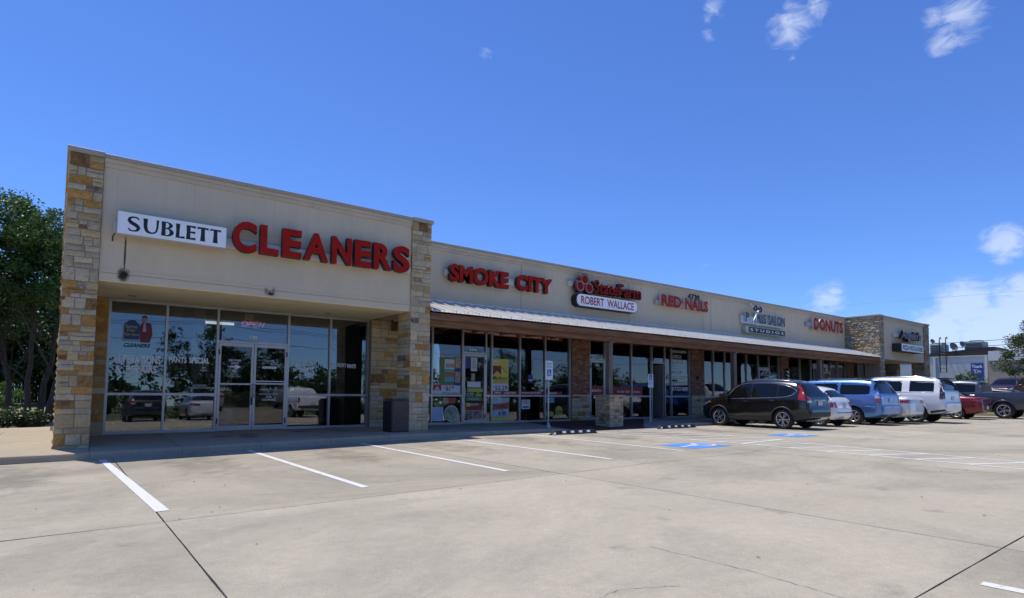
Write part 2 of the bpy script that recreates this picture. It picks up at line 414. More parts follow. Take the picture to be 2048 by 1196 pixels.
DOORGLASS = glass_mat('door_glass', (0.82, 0.84, 0.83), 1.55, 0.0, 0.03)
CARGLASS = mat('car_glass', (0.006, 0.007, 0.008), 0.04, spec=0.42)
CARGLASS_L = glass_mat('car_glass_clear', (0.22, 0.26, 0.25), 1.6)

def leaf_mat(name, c1, c2, trans=0.25):
    m, n, l, b = base_mat(name)
    geo = n.new('ShaderNodeNewGeometry')
    cr = n.new('ShaderNodeValToRGB')
    cr.color_ramp.elements[0].color = (*c1, 1); cr.color_ramp.elements[1].color = (*c2, 1)
    l.new(geo.outputs['Random Per Island'], cr.inputs['Fac'])
    l.new(cr.outputs[0], b.inputs['Base Color'])
    b.inputs['Roughness'].default_value = 0.42; b.inputs['Specular IOR Level'].default_value = 0.45
    tl = n.new('ShaderNodeBsdfTranslucent'); l.new(cr.outputs[0], tl.inputs['Color'])
    mx = n.new('ShaderNodeMixShader'); mx.inputs[0].default_value = trans
    l.new(b.outputs[0], mx.inputs[1]); l.new(tl.outputs[0], mx.inputs[2])
    l.new(mx.outputs[0], n['Material Output'].inputs['Surface'])
    MATS[name] = m
    return m
LEAF_A = leaf_mat('leaf_mid', (0.04, 0.085, 0.016), (0.11, 0.19, 0.04), 0.35)
LEAF_B = leaf_mat('leaf_dark', (0.022, 0.05, 0.013), (0.055, 0.10, 0.026), 0.25)
LEAF_C = leaf_mat('leaf_oak', (0.045, 0.075, 0.022), (0.11, 0.15, 0.055), 0.25)
LEAF_D = leaf_mat('leaf_light', (0.07, 0.14, 0.03), (0.14, 0.24, 0.06), 0.35)
BARK = mat('bark', (0.115, 0.085, 0.062), 0.95, var=0.45, scale=6, stretch=(3, 3, 0.6), bump=0.6, bscale=18)
BARK2 = mat('bark_grey', (0.075, 0.06, 0.045), 0.95, var=0.4, scale=6, stretch=(3, 3, 0.6), bump=0.6, bscale=18)

# ------------------------------------------------------------------ mesh helpers
class MB:
    def __init__(s):
        s.v = []; s.f = []; s.m = []
    def quad(s, a, b, c, d, m=0):
        i = len(s.v); s.v += [tuple(a), tuple(b), tuple(c), tuple(d)]; s.f.append((i, i + 1, i + 2, i + 3)); s.m.append(m); return s
    def tri(s, a, b, c, m=0):
        i = len(s.v); s.v += [tuple(a), tuple(b), tuple(c)]; s.f.append((i, i + 1, i + 2)); s.m.append(m); return s
    def box(s, x0, x1, y0, y1, z0, z1, m=0):
        i = len(s.v)
        s.v += [(x0, y0, z0), (x1, y0, z0), (x1, y1, z0), (x0, y1, z0), (x0, y0, z1), (x1, y0, z1), (x1, y1, z1), (x0, y1, z1)]
        for q in ((0, 3, 2, 1), (4, 5, 6, 7), (0, 1, 5, 4), (1, 2, 6, 5), (2, 3, 7, 6), (3, 0, 4, 7)):
            s.f.append(tuple(i + k for k in q)); s.m.append(m)
        return s
    def bbox(s, x0, x1, y0, y1, z0, z1, r=0.01, m=0):
        """box with chamfered vertical and horizontal edges"""
        i = len(s.v)
        ring = lambda z, o: [(x0 + o, y0, z), (x1 - o, y0, z), (x1, y0 + o, z), (x1, y1 - o, z), (x1 - o, y1, z), (x0 + o, y1, z), (x0, y1 - o, z), (x0, y0 + o, z)]
        def ring2(z, ins):
            return [(x0 + r, y0 + ins, z), (x1 - r, y0 + ins, z), (x1 - ins, y0 + r, z), (x1 - ins, y1 - r, z), (x1 - r, y1 - ins, z), (x0 + r, y1 - ins, z), (x0 + ins, y1 - r, z), (x0 + ins, y0 + r, z)]
        rings = [ring2(z0, r), ring(z0 + r, r), ring(z1 - r, r), ring2(z1, r)]
        for rg in rings: s.v += rg
        for k in range(3):
            for j in range(8):
                a = i + k * 8 + j; b = i + k * 8 + (j + 1) % 8
                s.f.append((a, b, b + 8, a + 8)); s.m.append(m)
        s.f.append(tuple(i + j for j in range(7, -1, -1))); s.m.append(m)
        s.f.append(tuple(i + 24 + j for j in range(8))); s.m.append(m)
        return s
    def poly_prism(s, pts, axis, a, b, m=0, mside=None):
        """2d polygon extruded along axis ('x','y','z') from a to b"""
        def P(p, t):
            if axis == 'y': return (p[0], t, p[1])
            if axis == 'x': return (t, p[0], p[1])
            return (p[0], p[1], t)
        i = len(s.v); k = len(pts)
        s.v += [P(p, a) for p in pts] + [P(p, b) for p in pts]
        s.f.append(tuple(range(i, i + k))); s.m.append(m)
        s.f.append(tuple(range(i + 2 * k - 1, i + k - 1, -1))); s.m.append(m)
        for j in range(k):
            q = (j + 1) % k
            s.f.append((i + j, i + k + j, i + k + q, i + q)); s.m.append(m if mside is None else mside)
        return s
    def tube(s, pts, r, seg=8, m=0, cap=True):
        pts = [Vector(p) for p in pts]
        rr = r if isinstance(r, (list, tuple)) else [r] * len(pts)
        i0 = len(s.v)
        prev = None
        for k, p in enumerate(pts):
            t = (pts[min(k + 1, len(pts) - 1)] - pts[max(k - 1, 0)])
            if t.length < 1e-9: t = Vector((0, 0, 1))
            t.normalize()
            if prev is None:
                a = Vector((0, 0, 1)) if abs(t.z) < 0.9 else Vector((1, 0, 0))
                n = t.cross(a).normalized()
            else:
                n = (prev - t * prev.dot(t))
                if n.length < 1e-6: n = t.cross(Vector((0, 0, 1)))
                n.normalize()
            prev = n; b = t.cross(n)
            for j in range(seg):
                an = 2 * math.pi * j / seg
                s.v.append(tuple(p + (n * math.cos(an) + b * math.sin(an)) * rr[k]))
        for k in range(len(pts) - 1):
            for j in range(seg):
                a = i0 + k * seg + j; b2 = i0 + k * seg + (j + 1) % seg
                s.f.append((a, b2, b2 + seg, a + seg)); s.m.append(m)
        if cap:
            s.f.append(tuple(i0 + j for j in range(seg - 1, -1, -1))); s.m.append(m)
            e = i0 + (len(pts) - 1) * seg
            s.f.append(tuple(e + j for j in range(seg))); s.m.append(m)
        return s
    def lathe(s, prof, seg=24, center=(0, 0, 0), axis='z', m=0, mats=None):
        """profile of (radius, height)"""
        i0 = len(s.v); cx, cy, cz = center
        for r, h in prof:
            for j in range(seg):
                a = 2 * math.pi * j / seg; c, q = math.cos(a) * r, math.sin(a) * r
                if axis == 'z': s.v.append((cx + c, cy + q, cz + h))
                elif axis == 'y': s.v.append((cx + c, cy + h, cz + q))
                else: s.v.append((cx + h, cy + c, cz + q))
        for k in range(len(prof) - 1):
            for j in range(seg):
                a = i0 + k * seg + j; b = i0 + k * seg + (j + 1) % seg
                s.f.append((a, b, b + seg, a + seg)); s.m.append(mats[k] if mats else m)
        return s
    def grid(s, nx, ny, fn, m=0):
        i0 = len(s.v)
        for i in range(nx + 1):
            for j in range(ny + 1):
                s.v.append(tuple(fn(i / nx, j / ny)))
        for i in range(nx):
            for j in range(ny):
                a = i0 + i * (ny + 1) + j
                s.f.append((a, a + ny + 1, a + ny + 2, a + 1)); s.m.append(m)
        return s

OFF = {}
def link(o, parent=None):
    COL.objects.link(o)
    if parent is not None:
        o.parent = parent
        if parent.name in OFF:
            o.matrix_parent_inverse = Matrix.Translation(-OFF[parent.name])
    return o
def obj(name, mb, mats, parent=None, smooth=False, fixn=True):
    me = bpy.data.meshes.new(name)
    me.from_pydata(mb.v, [], mb.f)
    if not isinstance(mats, (list, tuple)): mats = [mats]
    for q in mats: me.materials.append(q)
    if len(mats) > 1:
        me.polygons.foreach_set('material_index', mb.m)
    if fixn:
        bm = bmesh.new(); bm.from_mesh(me); bmesh.ops.recalc_face_normals(bm, faces=bm.faces); bm.to_mesh(me); bm.free()
    if smooth:
        me.polygons.foreach_set('use_smooth', [True] * len(me.polygons))
        if smooth == 'auto':
            try: me.set_sharp_from_angle(angle=math.radians(35))
            except Exception: pass
    me.update()
    return link(bpy.data.objects.new(name, me), parent)
def tag(o, label, cat, group=None):
    o['label'] = label; o['category'] = cat
    if group: o['group'] = group
    return o
def thing(name, loc, label, cat, group=None, rotz=0.0, world=True):
    o = bpy.data.objects.new(name, None); COL.objects.link(o)
    o.location = loc; o.rotation_euler = (0, 0, rotz); o.empty_display_size = 0.3
    if world: OFF[o.name] = Vector(loc)      # children are given in world coordinates
    return tag(o, label, cat, group)
def structure(o):
    o['kind'] = 'structure'; return o

# text: curve objects are made first, turned into meshes in one go at the end of each batch
TEXTQ = []
def text_batch(reqs):
    """reqs: list of dicts(s, bold, shear, ext, spacing) -> list of (verts, faces) in the xy plane, each normalised to its bounds"""
    objs = []
    for q in reqs:
        cu = bpy.data.curves.new('lettering', 'FONT'); cu.body = q['s']; cu.size = 1.0
        cu.offset = q.get('bold', 0.0); cu.shear = q.get('shear', 0.0); cu.extrude = q.get('ext', 0.0)
        cu.resolution_u = q.get('res', 3); cu.space_character = q.get('spacing', 1.0); cu.space_word = q.get('word', 1.0)
        cu.space_line = q.get('line', 1.0)
        cu.align_x = q.get('align', 'LEFT')
        o = bpy.data.objects.new('lettering', cu); COL.objects.link(o); objs.append(o)
    bpy.context.view_layer.update()
    dg = bpy.context.evaluated_depsgraph_get()
    res = []
    for o in objs:
        me = bpy.data.meshes.new_from_object(o.evaluated_get(dg))
        v = np.empty(len(me.vertices) * 3); me.vertices.foreach_get('co', v); v = v.reshape(-1, 3)
        f = [tuple(p.vertices) for p in me.polygons]
        res.append((v, f)); bpy.data.meshes.remove(me)
    for o in objs:
        cu = o.data; bpy.data.objects.remove(o); bpy.data.curves.remove(cu)
    return res
# ------------------------------------------------------------------ ground levels
def clamp(x, a, b): return max(a, min(b, x))
def gz(X, Y=0.0):
    X = max(X, -2.5)
    if X < 9: return 0.0135 * (X - 6.36)
    return 0.0356 + 0.006 * (1 - math.exp(-(X - 9) / 3))
CURB_Y = 13.68
def sw(X, Y):
    z = 0.155 - 0.115 * clamp(1 - X / 6.5, 0, 1) * clamp((17.2 - Y) / 3.5, 0, 1)
    r = 1.0 if 13.3 <= X <= 16.3 else clamp((X - 12.1) / 1.2, 0, 1) if X < 13.3 else clamp((18.4 - X) / 2.1, 0, 1)
    r *= clamp((16.4 - Y) / 2.6, 0, 1)
    return z - r * (z - gz(X) - 0.008)

# big terrain sheet (grass) reaching the horizon, a little below the paving
GRASS = mat('grass_ground', (0.085, 0.12, 0.035), 0.95, var=0.45, scale=0.7, var2=(0.16, 0.13, 0.06), bump=0.5, bscale=20)
mb = MB()
mb.grid(40, 40, lambda u, v: (-700 + 1400 * u, -700 + 1400 * v, -0.16))
structure(obj('ground', mb, GRASS))

# concrete lot cast in bays with open joints
lot_base = MB()
lot_base.grid(24, 2, lambda u, v: (-22 + 106 * u, -8.5 + 22.2 * v, gz(-22 + 106 * u) - 0.03))
lot = structure(obj('parking_lot', lot_base, JOINT))
xs = [-21.0, -15.6, -10.1, -4.5, 0.93, 6.28, 11.9, 17.75, 23.5, 29.2, 34.9, 40.6, 46.3, 52.0, 57.7, 63.4, 69.1, 84.0]
ys = [-8.4, -3.9, 1.49, 6.88, CURB_Y]
rj = random.Random(3)
for i in range(len(xs) - 1):
    for j in range(len(ys) - 1):
        g = 0.007 if (i, j) != (4, 3) else 0.009
        x0, x1, y0, y1 = xs[i] + g, xs[i + 1] - g, ys[j] + g, ys[j + 1] - (g if j < len(ys) - 2 else 0)
        dz = rj.uniform(-0.0015, 0.0015)
        mb = MB()
        # slightly ragged slab edges
        n1, n2 = 14, 14
        ph = rj.uniform(0, 6)
        def fn(u, v):
            x = x0 + (x1 - x0) * u; y = y0 + (y1 - y0) * v
            e = 0.004
            if u in (0, 1): x += e * math.sin(7 * y + ph) * (1 if u else -1) * 0.5 + rj.uniform(-0.002, 0.002)
            if v in (0, 1): y += e * math.sin(6 * x + ph) * 0.5
            return (x, y, gz(x) + dz)
        mb.grid(n1, n2, fn)
        for (a, b) in (((x0, y0), (x1, y0)), ((x1, y0), (x1, y1)), ((x1, y1), (x0, y1)), ((x0, y1), (x0, y0))):
            mb.quad((a[0], a[1], gz(a[0]) + dz), (b[0], b[1], gz(b[0]) + dz), (b[0], b[1], gz(b[0]) - 0.028), (a[0], a[1], gz(a[0]) - 0.028))
        obj('concrete_slab', mb, CONC, lot, fixn=False)

# hairline cracks in the near bays
CRACK = mat('crack', (0.17, 0.155, 0.13), 0.95)
def crack(pts, w):
    mb = MB(); r = random.Random(len(pts))
    P = []
    for k in range(len(pts) - 1):
        for t in range(14):
            f = t / 14
            P.append((pts[k][0] * (1 - f) + pts[k + 1][0] * f + r.uniform(-0.012, 0.012), pts[k][1] * (1 - f) + pts[k + 1][1] * f + r.uniform(-0.012, 0.012)))
    for k in range(len(P) - 1):
        a, b = P[k], P[k + 1]
        d = Vector((b[0] - a[0], b[1] - a[1], 0)).normalized(); n = Vector((-d.y, d.x, 0)) * w * r.uniform(0.3, 0.9)
        mb.quad((a[0] - n.x, a[1] - n.y, gz(a[0]) + 0.003), (a[0] + n.x, a[1] + n.y, gz(a[0]) + 0.003), (b[0] + n.x, b[1] + n.y, gz(b[0]) + 0.003), (b[0] - n.x, b[1] - n.y, gz(b[0]) + 0.003))
    obj('crack', mb, CRACK, lot, fixn=False)
crack([(4.02, 3.3), (4.06, 2.4), (4.0, 1.5)], 0.0035)
crack([(3.4, 2.55), (3.0, 2.75), (2.3, 2.6), (1.6, 2.7)], 0.0028)
crack([(11.9, 7.0), (13.2, 7.35), (15.6, 7.6)], 0.006)
crack([(8.2, 6.9), (9.0, 8.6), (9.3, 10.4)], 0.004)

def paint(name, quads, m, label=None):
    mb = MB()
    for q in quads:
        # subdivide along the long side so that it follows the lot
        a, b, c, d = [Vector((p[0], p[1], 0)) for p in q]
        n = max(1, int((b - a).length / 0.6))
        for k in range(n):
            p = [a.lerp(b, k / n), a.lerp(b, (k + 1) / n), d.lerp(c, (k + 1) / n), d.lerp(c, k / n)]
            mb.quad(*[(t.x, t.y, gz(t.x) + 0.0045) for t in p])
    o = obj(name, mb, m, lot, fixn=False)
    if label: o['label'] = label
    return o
def stripe(name, x0, y0, x1, y1, w=0.10, m=None, w2=None):
    d = Vector((x1 - x0, y1 - y0, 0)).normalized(); n = Vector((-d.y, d.x, 0))
    w2 = w2 or w
    return paint(name, [((x0 - n.x * w / 2, y0 - n.y * w / 2), (x1 - n.x * w2 / 2, y1 - n.y * w2 / 2), (x1 + n.x * w2 / 2, y1 + n.y * w2 / 2), (x0 + n.x * w / 2, y0 + n.y * w / 2))], m or LINE)
stripe('parking_line', 0.76, 13.48, 0.99, 7.48, 0.11, w2=0.135)
stripe('parking_line', 3.34, 13.56, 3.36, 7.56, 0.105)
stripe('parking_line', 5.87, 13.56, 5.78, 7.62, 0.105)
stripe('parking_line', 8.33, 13.45, 8.25, 7.70, 0.105)
stripe('parking_line', 10.86, 13.40, 10.66, 7.86, 0.105)
stripe('parking_line', 5.05, 1.32, 5.30, -4.3, 0.10)
stripe('parking_line', 7.65, 1.32, 7.85, -4.3, 0.10)
stripe('parking_line', 2.45, -1.0, 2.55, -4.3, 0.10)
for X in (18.9, 22.55, 25.3, 28.0, 30.5, 33.2, 35.8, 38.4, 41.0):
    stripe('parking_line', X, 13.3, X - 0.1, 7.9, 0.10)
# access aisle: two borders and slanted bars, running on as a crosswalk to the front right
stripe('aisle_border_line', 13.12, 13.3, 13.44, 8.2, 0.10)
stripe('aisle_border_line', 15.88, 13.3, 15.62, 8.35, 0.10)
stripe('aisle_end_line', 13.40, 8.2, 15.75, 8.38, 0.12)
for k in range(6):
    y = 12.75 - k * 0.78
    xa = 13.16 + (13.3 - y) / 5.1 * 0.28; xb = 15.86 - (13.3 - y + 0.5) / 5 * 0.24
    stripe('aisle_bar', xa, y, xb, y - 0.50, 0.10)
stripe('crosswalk_line', 13.44, 8.2, 12.55, -1.0, 0.10)
stripe('crosswalk_line', 15.0, 8.2, 13.75, -1.0, 0.10)
for k in range(10):
    t = (k + 0.2) / 10; y = 8.0 - 8.6 * t
    xa = 13.42 - 0.83 * t; xb = 14.95 - 1.16 * t
    stripe('crosswalk_bar', xa, y, xb, y - 0.62, 0.10)
# blue squares with the wheelchair symbol
def wheelchair(mb, T, s):
    """symbol polygons in a unit box, T maps (u,v,layer) to 3d"""
    def ring(cx, cy, r0, r1, a0, a1, n, lay):
        for k in range(n):
            t0 = a0 + (a1 - a0) * k / n; t1 = a0 + (a1 - a0) * (k + 1) / n
            mb.quad(*[T(cx + rr * math.cos(t), cy + rr * math.sin(t), lay) for rr, t in ((r0, t0), (r1, t0), (r1, t1), (r0, t1))])
    ring(0.44, 0.84, 0.0, 0.075, 0, 2 * math.pi, 14, 0)                    # head
    ring(0.44, 0.33, 0.17, 0.245, math.radians(115), math.radians(390), 22, 1)   # wheel
    def bar(x0, y0, x1, y1, w, lay):
        d = Vector((x1 - x0, y1 - y0)).normalized(); n = Vector((-d.y, d.x)) * w / 2
        mb.quad(T(x0 - n.x, y0 - n.y, lay), T(x1 - n.x, y1 - n.y, lay), T(x1 + n.x, y1 + n.y, lay), T(x0 + n.x, y0 + n.y, lay))
    bar(0.44, 0.75, 0.47, 0.42, 0.085, 2); bar(0.46, 0.61, 0.64, 0.61, 0.06, 3)
    bar(0.45, 0.45, 0.70, 0.45, 0.08, 4); bar(0.68, 0.47, 0.77, 0.20, 0.075, 5); bar(0.75, 0.22, 0.87, 0.24, 0.06, 6)
for (cx, cy) in ((11.98, 8.52), (17.55, 9.05)):
    s = 1.45 if cx < 15 else 1.35
    mb = MB(); n = 5
    for i in range(n):
        xa, xb = cx - s / 2 + s * i / n, cx - s / 2 + s * (i + 1) / n
        mb.quad((xa, cy - s * 0.36, gz(xa) + 0.0042), (xb, cy - s * 0.36, gz(xb) + 0.0042), (xb, cy + s * 0.36, gz(xb) + 0.0042), (xa, cy + s * 0.36, gz(xa) + 0.0042))
    o = obj('accessible_symbol', mb, BLUEP, lot, fixn=False)
    o['label'] = 'blue painted square with white wheelchair symbol'
    mb = MB()
    wheelchair(mb, lambda u, v, k: (cx - s / 2 + (1 - v) * s, cy - s * 0.36 + u * s * 0.72, gz(cx) + 0.0075 + 0.0008 * k), s)
    obj('wheelchair_mark', mb, LINE, o, fixn=False)
# patched lighter repair strips
stripe('tar_mark', 9.05, 12.9, 10.2, 12.4, 0.5, mat('tyre_stain', (0.19, 0.18, 0.16), 0.9, var=0.35, scale=6, var2=(0.36, 0.33, 0.28)))

# ------------------------------------------------------------------ sidewalk and curb
walk_base = MB()
walk_base.box(-9, 60, CURB_Y + 0.2, 19.4, -0.16, -0.10)
walk = structure(obj('sidewalk', walk_base, JOINT))
RED = mat('red_ramp_paving', (0.085, 0.030, 0.024), 0.85, var=0.35, scale=4, bump=0.3, bscale=60)
bnd = [(x, x) for x in np.arange(-8.6, 12.4, 1.53)] + [(13.1, 13.8), (16.5, 20.6), (18.6, 22.2), (20.6, 23.7), (22.6, 25.2)] + [(25.0 + 1.53 * k, 26.7 + 1.53 * k) for k in range(15)] + [(48.2, 49.5), (50, 51), (55, 55), (60, 60)]
for k in range(len(bnd) - 1):
    (a0, a1), (b0, b1) = bnd[k], bnd[k + 1]
    back = 17.3 if a0 > 0.3 else 19.3
    g = 0.005
    def fn(u, v):
        y = CURB_Y + 0.15 + (back - CURB_Y - 0.15) * v
        x = (a0 + (a1 - a0) * v + g) * (1 - u) + (b0 + (b1 - b0) * v - g) * u
        return (x, y, sw(x, y))
    mb = MB(); mb.grid(6, 6, fn)
    red = abs(a0 - 13.1) < 0.01
    obj('paving_slab' if not red else 'red_ramp_slab', mb, RED if red else WALK, walk, fixn=False)
    # curb stone in front of this slab
    mb = MB(); N = 6
    prof = [(0.155, 0.0), (0.04, 0.0), (0.012, -0.012), (0.0, -0.045), (-0.012, -1.0)]
    def cf(u, v):
        x = (a0 + 0.003) * (1 - u) + (b0 - 0.003) * u
        j = v * (len(prof) - 1); i = int(round(j)); dy, dz = prof[i]
        zt = sw(x, CURB_Y + 0.15); zb = gz(x) - 0.03
        z = zb if dz <= -1 else max(zt + dz, gz(x) + 0.001)
        return (x, CURB_Y + dy, z)
    mb.grid(N, len(prof) - 1, cf)
    obj('curb', mb, WALK if not red else RED, walk, smooth=False, fixn=False)
# side walk along the left flank
mb = MB(); mb.grid(4, 8, lambda u, v: (-8.6 + 8.55 * u, 19.31 + 2.4 * v - 1.6 * (1 - u) * v, sw(-8.6 + 8.5 * u, 17.5) - 0.02 * v))
obj('paving_slab', mb, WALK, walk, fixn=False)

# oil-dark damp patches on the walk by the door
mb = MB()
rr = random.Random(5)
for (cx, cy, w) in ((3.2, 15.55, 0.32), (3.9, 15.75, 0.3), (3.75, 15.2, 0.26), (5.3, 16.1, 0.34), (6.3, 15.9, 0.3)):
    P = [(cx + w * math.cos(t) * rr.uniform(0.7, 1.1), cy + 0.16 * math.sin(t) * rr.uniform(0.7, 1.1)) for t in np.linspace(0, 6.283, 15)[:-1]]
    for a, b in zip(P, P[1:] + P[:1]):
        mb.tri((cx, cy, sw(cx, cy) + 0.004), (*a, sw(*a) + 0.004), (*b, sw(*b) + 0.004))
obj('damp_stain', mb, mat('damp_stain', (0.14, 0.13, 0.115), 0.8, var=0.3, scale=8), walk, fixn=False)

# ------------------------------------------------------------------ masonry
def stone_mesh(w, h, p, r, depth=0.05):
    """one dressed stone in local (u, out, v); irregular pillowed front face"""
    mb = MB()
    nu = 3 if w > 0.16 else 2; nv = 2
    def fn(u, v):
        e = min(u, 1 - u, v, 1 - v)
        o = p * (0.35 if e == 0 else 1.0) + (r.uniform(-0.004, 0.006) if e > 0 else 0)
        x = u * w; z = v * h
        if u in (0, 1): x += (0.008 if u == 0 else -0.008) + r.uniform(-0.006, 0.004)
        if v in (0, 1): z += (0.008 if v == 0 else -0.008) + r.uniform(-0.005, 0.004)
        return (x, -o, z)
    mb.grid(nu, nv, fn)
    # sides back to the wall
    idx = lambda i, j: i * (nv + 1) + j
    loop = [idx(i, 0) for i in range(nu + 1)] + [idx(nu, j) for j in range(1, nv + 1)] + [idx(i, nv) for i in range(nu - 1, -1, -1)] + [idx(0, j) for j in range(nv - 1, 0, -1)]
    base = len(mb.v)
    for q in loop:
        x, y, z = mb.v[q]; mb.v.append((x, depth, z))
    k = len(loop)
    for j in range(k):
        mb.f.append((loop[j], base + j, base + (j + 1) % k, loop[(j + 1) % k])); mb.m.append(0)
    return mb
def ashlar(W, H, r, hs=(0.09, 0.12, 0.15, 0.18, 0.22, 0.27), wmin=0.12, wmax=0.42):
    out = []; z = 0.0
    while z < H - 0.02:
        h = r.choice(hs)
        if H - z - h < 0.10: h = H - z
        x = 0.0
        while x < W - 0.01:
            w = r.uniform(wmin, wmax)
            if W - x - w < wmin * 0.8: w = W - x
            if h > 0.17 and r.random() < 0.38:
                q = r.uniform(0.4, 0.6); out.append((x, z, w, h * q)); out.append((x, z + h * q, w, h * (1 - q)))
            else: out.append((x, z, w, h))
            x += w
        z += h
    return out
def stone_wall(parent, o, du, W, H, seed, weights, single=True, p=(0.014, 0.045), hs=None, wmin=0.12, wmax=0.42, mixmat=None, name='stone'):
    """stones on a vertical face: o = lower corner, du = horizontal unit direction; outward normal is du rotated -90 deg about z"""
    r = random.Random(seed); du = Vector(du).normalized(); nn = Vector((du.y, -du.x, 0))
    allb = MB()
    kw = dict(wmin=wmin, wmax=wmax)
    if hs: kw['hs'] = hs
    for (x, z, w, h) in ashlar(W, H, r, **kw):
        mb = stone_mesh(w, h, r.uniform(*p), r)
        R = [(Vector(o) + du * (x + a) - nn * b + Vector((0, 0, z + c))) for a, b, c in mb.v]
        # local b is measured inwards (negative = outwards)
        if single:
            mb.v = [tuple(q) for q in R]
            obj(name, mb, r.choices(STONES, weights)[0], parent, smooth=False)
        else:
            i = len(allb.v); allb.v += [tuple(q) for q in R]; allb.f += [tuple(i + k for k in f) for f in mb.f]; allb.m += [0] * len(mb.f)
    if not single:
        oo = obj(name, allb, mixmat, parent); oo['kind'] = 'stuff'
        return oo

MALL = thing('shopping_strip', (0, 14.55, 0), 'long single-storey stone and stucco shopping strip with glass storefronts and metal awning', 'building')
YF, YW, YP, YG = 14.55, 17.2, 16.5, 17.05
def part(name, mb, m, parent=None, **k): return obj(name, mb, m, parent or MALL, **k)

def pillar(x0, x1, y0, y1, zt, seed, wts, z0=-0.05, sides=('front', 'left', 'right')):
    mb = MB(); mb.box(x0 + 0.012, x1 - 0.012, y0 + 0.012, y1, z0, zt)
    o = part('stone_pillar', mb, MORTAR)
    if 'front' in sides: stone_wall(o, (x0, y0 + 0.012, z0), (1, 0, 0), x1 - x0, zt - z0, seed, wts)
    if 'left' in sides: stone_wall(o, (x0 + 0.012, y1, z0), (0, -1, 0), y1 - y0, zt - z0, seed + 1, wts, wmin=0.3, wmax=0.75)
    return o
WT_L = (7, 5, 6, 7, 2, 1.0)
WT_R = (9, 5, 5, 2.4, 0.5, 0.7)
pillar(0.02, 0.60, YF, 15.30, 5.97, 11, WT_L)
pillar(7.66, 8.27, YF, 15.32, 5.97, 33, WT_R)
pillar(38.63, 39.30, YF, 15.35, 5.97, 51, WT_R, sides=())
pillar(45.80, 46.70, YF, 15.35, 5.97, 61, WT_R, sides=())
o1 = part('stone_pillar_facing', MB().box(38.66, 39.28, YF + .005, YF + .01, 0, .1), MORTAR)
stone_wall(o1, (38.63, YF + 0.012, 0), (1, 0, 0), 0.67, 5.97, 52, WT_R, single=False, mixmat=STONE_MIX)
stone_wall(o1, (45.80, YF + 0.012, 0), (1, 0, 0), 0.90, 5.97, 53, WT_R, single=False, mixmat=STONE_MIX)
stone_wall(o1, (45.812, 15.35, 0), (0, -1, 0), 0.8, 3.45, 54, WT_R, single=False, mixmat=STONE_MIX)

# block walls, copings and mouldings (near block and far block)
def block(xa, xb, near):
    # xa..xb outer ends, pillars at both ends
    fa, fb = (0.60, 7.66) if near else (39.30, 45.80)
    part('wall', MB().box(fa, fb, YF + 0.06, YF + 0.42, 3.47, 5.98), STUCCO)
    part('wall', MB().box(xa + 0.03, xb - 0.03, YF + 0.42, YF + 0.75, 3.50, 5.93), STUCCO)
    part('moulding', MB().box(fa, fb, YF + 0.035, YF + 0.06, 5.80, 5.90).box(fa, fb, YF + 0.015, YF + 0.06, 5.903, 5.98), TRIM)
    part('reveal_band', MB().box(fa, fb, YF + 0.045, YF + 0.06, 3.625, 3.69).box(fa, fb, YF + 0.038, YF + 0.06, 3.455, 3.605), STUCCO)
    part('soffit', MB().box(fa, fb, YF + 0.05, YW + 0.1, 3.44, 3.462), SOFFIT)
    c = MB().bbox(fa - 0.0, fb + 0.0, YF - 0.015, YF + 0.5, 5.982, 6.065, 0.006)
    part('coping', c, COPE)
    part('coping', MB().bbox(xa - 0.02, fa - 0.004, YF - 0.04, YF + 0.8, 5.975, 6.08, 0.006), COPE)
    part('coping', MB().bbox(fb + 0.004, xb + 0.02, YF - 0.04, YF + 0.8, 5.975, 6.08, 0.006), COPE)
    part('roof', MB().box(xa + 0.05, xb - 0.05, YF + 0.75, 26.2, 5.40, 5.46), COPE)
    part('wall', MB().box(xb - 0.33, xb - 0.03, 15.3, 26.2, 3.45, 5.98), STUCCO)
block(0.0, 8.29, True)
block(38.61, 46.72, False)
part('coping', MB().bbox(8.0, 8.31, 15.36, 26.2, 5.985, 6.075, 0.006), COPE)
part('coping', MB().bbox(46.4, 46.74, 15.36, 26.2, 5.985, 6.075, 0.006), COPE)
# left flank of the near block and rear walls
part('wall', MB().box(0.03, 0.33, 15.3, 26.2, -0.05, 5.98), STUCCO)
part('coping', MB().bbox(-0.02, 0.36, 15.36, 26.2, 5.985, 6.075, 0.006), COPE)
part('rear_wall', MB().box(0.33, 46.7, 25.9, 26.2, -0.1, 5.4), STUCCO)
# far block: its flank above the awning in rubble stone
fl = part('wall', MB().box(38.645, 38.95, 15.30, 26.2, 3.45, 5.98), MORTAR)
so = stone_wall(fl, (38.645, 16.50, 3.3), (0, -1, 0), 1.97, 2.67, 71, WT_R, single=False, p=(0.012, 0.05), hs=(0.10, 0.14, 0.18, 0.22), wmin=0.12, wmax=0.36, mixmat=STONE_MIX)
part('coping', MB().bbox(38.60, 39.0, 15.36, 26.2, 5.985, 6.075, 0.006), COPE)
# recessed spot lights in the soffit
for X in (1.35, 6.05):
    part('soffit_light', MB().lathe([(0.0, 0.0), (0.085, 0.0), (0.085, 0.012), (0.105, 0.014)], 20, (X, 16.45, 3.425)), [ALU_D])

# ---- wing
part('wall', MB().box(8.27, 38.66, YP, YP + 0.35, 3.40, 5.98), STUCCO)
part('moulding', MB().box(8.27, 38.64, YP - 0.025, YP, 5.80, 5.89).box(8.27, 38.64, YP - 0.05, YP, 5.893, 5.98), TRIM)
part('coping', MB().bbox(8.27, 38.64, YP - 0.08, YP + 0.45, 5.982, 6.06, 0.006), COPE)
part('roof', MB().box(8.2, 38.7, YP + 0.35, 26.2, 5.36, 5.42), COPE)
